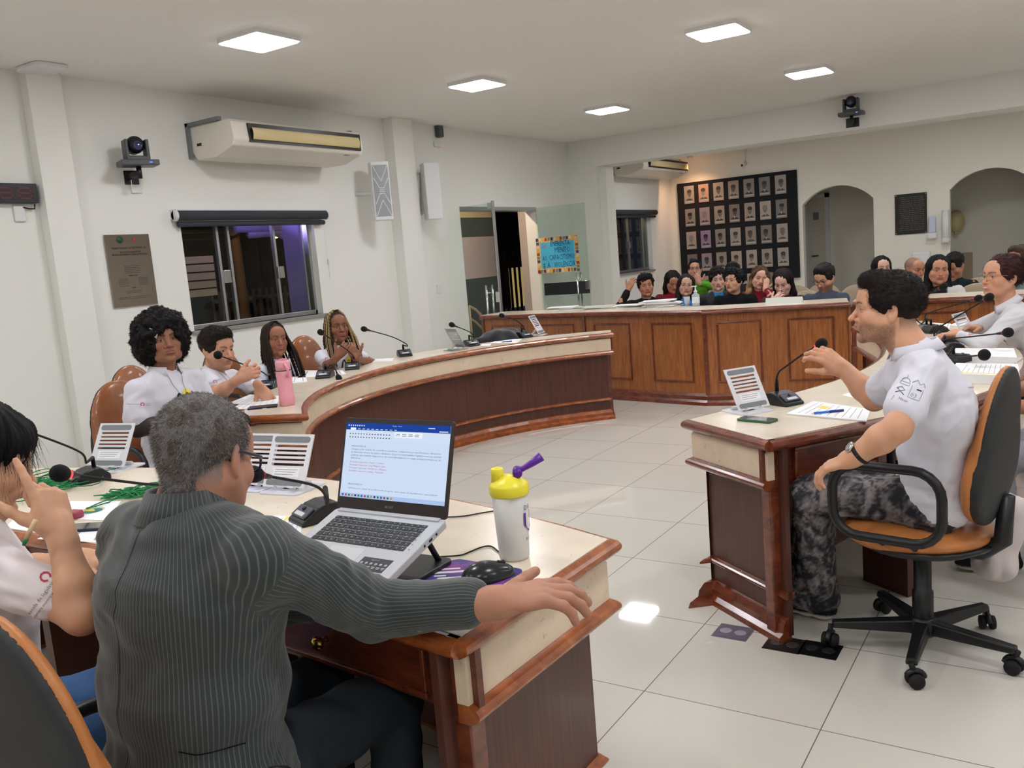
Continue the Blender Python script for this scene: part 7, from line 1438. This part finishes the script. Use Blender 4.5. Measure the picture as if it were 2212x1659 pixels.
for ri, (n, pit, hgt) in enumerate(rows):
    x = -.150; xe = .150
    ks = {0: [.0172]*17, 1: [.019]*13+[.036]+[.017]*2, 2: [.027]+[.019]*12+[.028]+[.017]*2, 3: [.031]+[.019]*12+[.024]+[.017]*2, 4: [.022]+[.019]*11+[.052]+[.017]*2, 5: [.022, .019, .019, .019, .098, .019, .019, .019]+[.0175]*4}[ri]; sc_ = .300/sum(ks)
    for w_ in ks: w_ *= sc_; b.box(x+.001, x+w_-.0015, y-hgt, y, .0002, .0016, M=ML); x += w_
    y -= hgt+.0035
b.build('keyboard', mat('black laptop keys', (34, 36, 40), .5), dk)
b = MB()
y = -.034
for ri, (n, pit, hgt) in enumerate(rows):
    for k in range(16): xx = -.145+k*.019+(.004*ri); b.box(xx, xx+.004, y-hgt*.62, y-hgt*.40, .0016, .0019, M=ML)
    y -= hgt+.0035
b.build('key_legend', mat('pale legends', (150, 154, 160), .6), dk)
b = MB(); b.box(-.062, .045, -.232, -.152, .0, .0005, M=ML); b.build('touchpad', mat('light silver pad', (206, 208, 212), .3, metal=.2), dk)
b = MB(); b.box(-.1345, -.1115, -.166, -.148, 0, .0008, M=ML); b.build('green_sticker', mat('green sticker', (96, 200, 60), .5), dk); b = MB(); b.box(-.160, -.143, -.166, -.152, 0, .0006, M=ML); b.build('blue_sticker', mat('pale sticker', (176, 184, 194), .5), dk)
b = MB(); b.box(.062, .150, -.226, -.178, 0, .0008, M=ML); st = b.build('feature_sticker', mat('dark sticker', (52, 54, 58), .5), dk); b = MB(); mesh_text(b, 'Aspire 5', .007, ML @ Matrix.Translation((.090, -.188, .0012)))
for k in range(6): b.lathe([(.001, 0), (.0042, 0), (.0042, .0004)], 8, M=ML @ Matrix.Translation((.070+k*.0145, -.200, .0010))); b.box(.066+k*.0145, .075+k*.0145, -.2125, -.210, .0008, .0012, M=ML); b.box(.067+k*.0145, .074+k*.0145, -.2165, -.2145, .0008, .0012, M=ML)
b.build('sticker_print', mat('pale print', (190, 192, 196), .6), st)
b = MB()
for yy, w_ in ((-.05, .006), (-.075, .013), (-.10, .006)): b.box(LW/2-.0005, LW/2+.0006, yy-w_/2, yy+w_/2, -.012, -.006, M=ML)
b.build('port', M_BLACK, dk)
sa = -2.153; SD = (LY*math.cos(sa)+(-LZ)*math.sin(sa)).normalized(); SN = LX.cross(SD).normalized(); MS = frame_mat(LO+LZ*.002, LX, SD, SN); SH = .236
b = MB(); b.prism(rrect(LW, SH+.006, .010, cy=SH/2), -.006, 0, M=MS); ld_ = b.build('lid', mat('dark bezel', (52, 46, 44), .4), t, bevel=.001)
b = MB(); b.box(-LW/2+.008, LW/2-.010, .030, SH-.010, 0, .0006, M=MS); sc_ = b.build('screen', emis('screen white', (206, 222, 246), .88), ld_)
X0, X1, Y0_, Y1_ = -LW/2+.008, LW/2-.010, .030, SH-.010; w_ = X1-X0; h_ = Y1_-Y0_; R_ = lambda u0, u1, v0, v1, k: (X0+w_*u0, X0+w_*u1, Y0_+h_*v0, Y0_+h_*v1, .0006, .0008+.0002*k)
b = MB(); b.box(*R_(0, 1, .905, 1, 0), M=MS); b.build('title_bar', emis('window blue', (36, 74, 168), .75), sc_)
b = MB(); b.box(*R_(0, 1, .775, .905, 0), M=MS); b.build('ribbon', emis('ribbon pale', (214, 228, 250), .85), sc_); b = MB(); b.box(*R_(0, 1, 0, .055, 0), M=MS); b.build('task_bar', emis('taskbar blue', (176, 200, 238), .85), sc_)
b = MB(); b.box(*R_(.045, .10, .905, .935, 1), M=MS); b.box(*R_(.49, .75, .825, .895, 1), M=MS); b.build('ribbon_highlights', emis('highlight white', (236, 242, 255), .9), sc_)
b = MB(); TX = lambda s_, u, v, sz, wd=None: mesh_text(b, s_, sz, MS @ Matrix.Translation((X0+w_*u, Y0_+h_*v, .0013)), width=None if wd is None else w_*wd)
TX('PROPOSTA 06', .075, .675, .0062, .14); TX('Criação pelo estado de conselhos escolares, compostos por professores, diretores,', .075, .635, .0060, .86); TX('profissionais da área de saúde e familiares de jovens matriculados regularmente nas escolas', .075, .595, .0060, .86); TX('públicas que tenham diagnóstico de neurodivergência ou sejam jovens portadores de', .075, .555, .0060, .86); TX('deficiência.', .075, .515, .0060, .10); TX('PROPOSTA 07', .075, .165, .0062, .14); TX('Garantia pelo estado de profissionais de apoio, com equipe de atendimento especializado', .075, .115, .0050, .86)
b.build('document_text', mat('screen text grey', (70, 76, 92), .9, spec=0), sc_)
b = MB(); 
for k, s_ in enumerate(('Destaque Supressão: Luana - Contém', 'Destaque Supressão: Luiz Miguel - Jarq', 'Destaque Supressão: Vanderson - Mariano', 'Destaque Supressão: Sophia - Travessia')): TX(s_, .07, .465-.040*k, .0060, .34+.015*(k % 3))
b.build('red_text', mat('screen text red', (214, 70, 90), .9, spec=0), sc_)
b = MB(); TX('Trabalho - Word', .46, .965, .0045, .09)
for k in range(9): b.box(*R_(.12+k*.045, .145+k*.045, .915, .925, 1), M=MS)
for k in range(8): b.box(*R_(.02+k*.022, .03+k*.022, .955, .975, 1), M=MS)
b.box(*R_(.80, .86, .955, .968, 1), M=MS); b.box(*R_(.90, .98, .915, .93, 1), M=MS); b.build('menu_text', emis('menu white', (210, 222, 250), .8), sc_)
b = MB()
for k in range(30): u = .04+(k % 15)*.028; v = .845 if k < 15 else .80; b.box(*R_(u, u+.012, v, v+.014, 1), M=MS)
for k in range(4): b.box(*R_(.50+.06*k, .54+.06*k, .865, .872, 2), M=MS); b.box(*R_(.50+.06*k, .54+.06*k, .845, .851, 2), M=MS)
b.build('ribbon_icons', mat('icon grey', (96, 104, 128), .8), sc_)
ic = [(40, 110, 210), (220, 80, 80), (40, 150, 120), (240, 180, 60), (40, 60, 150), (30, 160, 60)]; b = MB()
for k in range(16): b.box(*R_(.02+k*.032, .038+k*.032, .015, .042, 1), k % 6, M=MS)
b.build('task_icons', [mat('icon %d' % i, c_, .7) for i, c_ in enumerate(ic)], sc_)
b = MB(); mesh_text(b, 'acer', .013, MS @ Matrix.Translation((-.016, .011, .0008)), width=.028); b.build('badge', mat('badge silver', (170, 166, 160), .3, metal=.6), ld_)
b = MB(); b.lathe([(.001, 0), (.0016, 0), (.0016, .0004)], 8, M=MS @ Matrix.Translation((0, SH-.004, 0))); b.build('webcam', M_BLACK, ld_)
t = thing('laptop_stand', 'black folding stand lifting the laptop off the desk', 'laptop stand', (-1.45, 1.5, DZ)); b = MB(); M = frame_mat((-1.44, 1.50, DZ), (1, .013, 0), (-.013, 1, 0), (0, 0, 1)); b.prism(rrect(.30, .27, .02), .001, .014, M=M); b.build('stand_base', M_BLACK, t, bevel=.003)
MLs = ML @ Matrix.Translation((0, 0, -.0185)); b = MB(); b.prism(rrect(.29, .235, .02, cy=-.125), -.008, 0, M=MLs); b.build('stand_plate', M_BLACK, t, bevel=.002)
b = MB()
for x in (-.12, .12): b.tube([M @ Vector((x, .11, .012)), MLs @ Vector((x, -.03, -.006))], .008, 6)
for x in (-.13, .13): b.tube([M @ Vector((x, -.12, .008)), MLs @ Vector((x, -.23, -.006))], .010, 6)
b.build('stand_leg', M_BLACK, t)
b = MB()
for x in (.02, .06): b.box(x, x+.014, -LD-.008, -LD+.006, -.022, .006, M=ML)
b.build('stop_tab', M_BLACK, t, bevel=.002)
# mouse pad, mouse, cable
c = atz(1010, 1235, DZ); MP_ = frame_mat((-1.205, 1.565, DZ), (1, -.02, 0), (.02, 1, 0), (0, 0, 1)); t = thing('mouse_pad', 'purple printed mouse pad partly under the suited man\'s arm', 'mouse pad', (-1.205, 1.565, DZ)); b = MB(); b.prism(rrect(.21, .19, .02), .0005, .003, M=MP_)
pm = newmat('purple galaxy print'); nt = pm[1]; n = nt.nodes.new('ShaderNodeTexNoise'); n.inputs['Scale'].default_value = 14; n.inputs['Detail'].default_value = 5; tc = nt.nodes.new('ShaderNodeTexCoord'); r = ramp(nt, [(.35, (40, 44, 110)), (.5, (84, 60, 140)), (.62, (150, 60, 150)), (.7, (70, 76, 170))]); nt.links.new(tc.outputs['Object'], n.inputs['Vector']); nt.links.new(n.outputs['Fac'], r.inputs['Fac']); nt.links.new(r.outputs['Color'], pm[2].inputs['Base Color']); pm[2].inputs['Roughness'].default_value = .6
b.build('pad', pm[0], t); b = MB()
for (x0, x1, y0, wd) in ((-.09, -.02, .062, .009), (-.085, .01, .040, .012), (-.08, -.05, .018, .008), (-.07, .0, .0, .012), (-.09, -.06, -.02, .007)): b.prism(rrect(x1-x0, wd, wd*.45, cx=(x0+x1)/2, cy=y0), .003, .0034, M=MP_ @ rotz(.55))
mesh_text(b, 'LICK', .030, MP_ @ Matrix.Translation((-.02, .02, .0033)) @ rotz(-.75)); b.build('pad_lettering', M_PAPER, t)
c = atz(1058, 1248, DZ+.003); t = thing('computer_mouse', 'black wired mouse on the purple pad', 'mouse', (c[0], c[1], DZ+.003)); F = Field(); Rm_ = np.array([[.8, .6, 0], [-.6, .8, 0], [0, 0, 1.]]); F.ell((0, 0, .006), (.036, .062, .030), R=Rm_, k=.01); F.ell((-.012, -.016, .006), (.038, .045, .033), R=Rm_, k=.02); F.ell((0, 0, -.03), (.1, .1, .03), k=.004, sub=True); V, Q = F.mesh(.003); np_obj('mouse_shell', V+np.array(t.location), Q, mat('glossy dark plastic', (30, 33, 36), .22), t)
b = MB(); b.tube([Vector((.6*.040, .8*.040, .029)), Vector((.6*.022, .8*.022, .035))], .004, 8); b.build('scroll_wheel', M_BLACKR, t, False)
def cable(label, pts, z=DZ+.003, r=.002):
    P = [atz(x, y, z) for x, y in pts]; out = []
    for i in range(len(P)-1):
        p0 = P[max(0, i-1)]; p1 = P[i]; p2 = P[i+1]; p3 = P[min(len(P)-1, i+2)]
        for k in range(6): s = k/6; out.append(.5*((2*p1)+(-p0+p2)*s+(2*p0-5*p1+4*p2-p3)*s*s+(-p0+3*p1-3*p2+p3)*s**3))
    b = MB(); b.tube(out+[P[-1]], r, 6); tag(b.build('cable', M_BLACKR), label, 'cable')
cable('thin mouse cable curving from the mouse to the laptop stand', [(1088, 1216), (1084, 1200), (1075, 1190), (1060, 1180), (1040, 1182), (1015, 1192), (990, 1200), (932, 1203)]); cable('thin black cable running from the laptop to the shaker', [(960, 1117), (1000, 1115), (1040, 1108), (1072, 1103)])
# shaker
c = atz(1112, 1204, DZ); t = thing('shaker_bottle', 'translucent shaker bottle with yellow lid and purple flip cap', 'bottle', (c[0], c[1], DZ)); CL = mat('frosted clear plastic', (236, 234, 228), .35, alpha=.72); zt = .178
b = MB(); b.lathe([(.001, .001), (.036, .001), (.038, .006), (.0455, zt), (.0435, zt), (.0362, .008), (.001, .006)], 40, cap=False); b.build('bottle_body', CL, t, False)
YM = mat('yellow plastic', (240, 226, 60), .35); b = MB(); b.lathe([(.0475, zt-.014), (.0495, zt-.011), (.0495, zt+.010), (.047, zt+.014), (.038, zt+.022), (.022, zt+.033), (.001, zt+.036)], 40); M = rotz(math.radians(180+33)); b.lathe([(.016, zt+.02), (.0155, zt+.052), (.013, zt+.054), (.011, zt+.048), (.010, zt+.03)], 20, M=M @ Matrix.Translation((.026, 0, 0))); b.build('lid', YM, t, False)
PM = mat('purple plastic', (92, 30, 150), .35); b = MB(); a_ = math.radians(33); dv = Vector((math.cos(a_), math.sin(a_), 0)); 
P = [dv*.022+Vector((0, 0, zt+.048)), dv*.036+Vector((0, 0, zt+.046)), dv*.060+Vector((0, 0, zt+.058)), dv*.086+Vector((0, 0, zt+.074))]; b.tube(P, [.008, .007, .009, .012], 10); b.tube([dv*.024+Vector((-dv.y, dv.x, 0))*.018+Vector((0, 0, zt+.04)), dv*.024-Vector((-dv.y, dv.x, 0))*.018+Vector((0, 0, zt+.04))], .012, 12); b.build('flip_cap', PM, t, False)
tb = MB(); mesh_text(tb, 'DIA', .018, Matrix.Translation((0, .128, 0))); mesh_text(tb, 'U', .075, Matrix.Translation((-.006, .070, 0)), extrude=0); mesh_text(tb, 'RIO', .013, Matrix.Translation((.002, .050, 0)))
b = MB(); vc = math.atan2(-c[1], -c[0]); b.add([((.0395+.0075*v[1]/zt+.0006)*math.cos(vc+.78+v[0]/.043), (.0395+.0075*v[1]/zt+.0006)*math.sin(vc+.78+v[0]/.043), v[1]) for v in tb.v], tb.f); b.build('printed_letters', PM, t, False, fix=False)
b = MB()
for k in range(2): an = vc-.3+k*.35; b.tube([(.0365*math.cos(an), .0365*math.sin(an), .02), (.044*math.cos(an), .044*math.sin(an), zt-.02)], .0006, 4)
b.build('mould_line', mat('pale grey line', (190, 190, 188), .5), t, False)
# floor sockets
for k, (px, lab) in enumerate((((1584, 1366), 'grey floor socket box beside the base of the right desk'), ((1695, 1392), 'dark floor socket box just behind the corner post of the right desk'), ((1772, 1404), 'black floor socket box under the nearest chair caster'))):
    c = atz(px[0], px[1], 0); t = thing('floor_socket', lab, 'floor socket', (c[0], c[1], 0)); b = MB(); b.box(-.062, .062, -.055, .055, .0003, .0025); b.box(-.07, .07, -.063, .063, .0001, .0012); b.build('socket_plate', mat('socket plate %d' % k, ((104, 96, 110), (34, 30, 28), (14, 14, 16))[k], .3), t, False)
    b = MB()
    for x in (-.03, .03): b.lathe([(.024, .0025), (.024, .004), (.020, .004)], 18, M=Matrix.Translation((x, 0, 0)))
    b.build('socket_ring', mat('socket ring %d' % k, ((150, 146, 160), (60, 56, 54), (40, 40, 44))[k], .3), t, False)
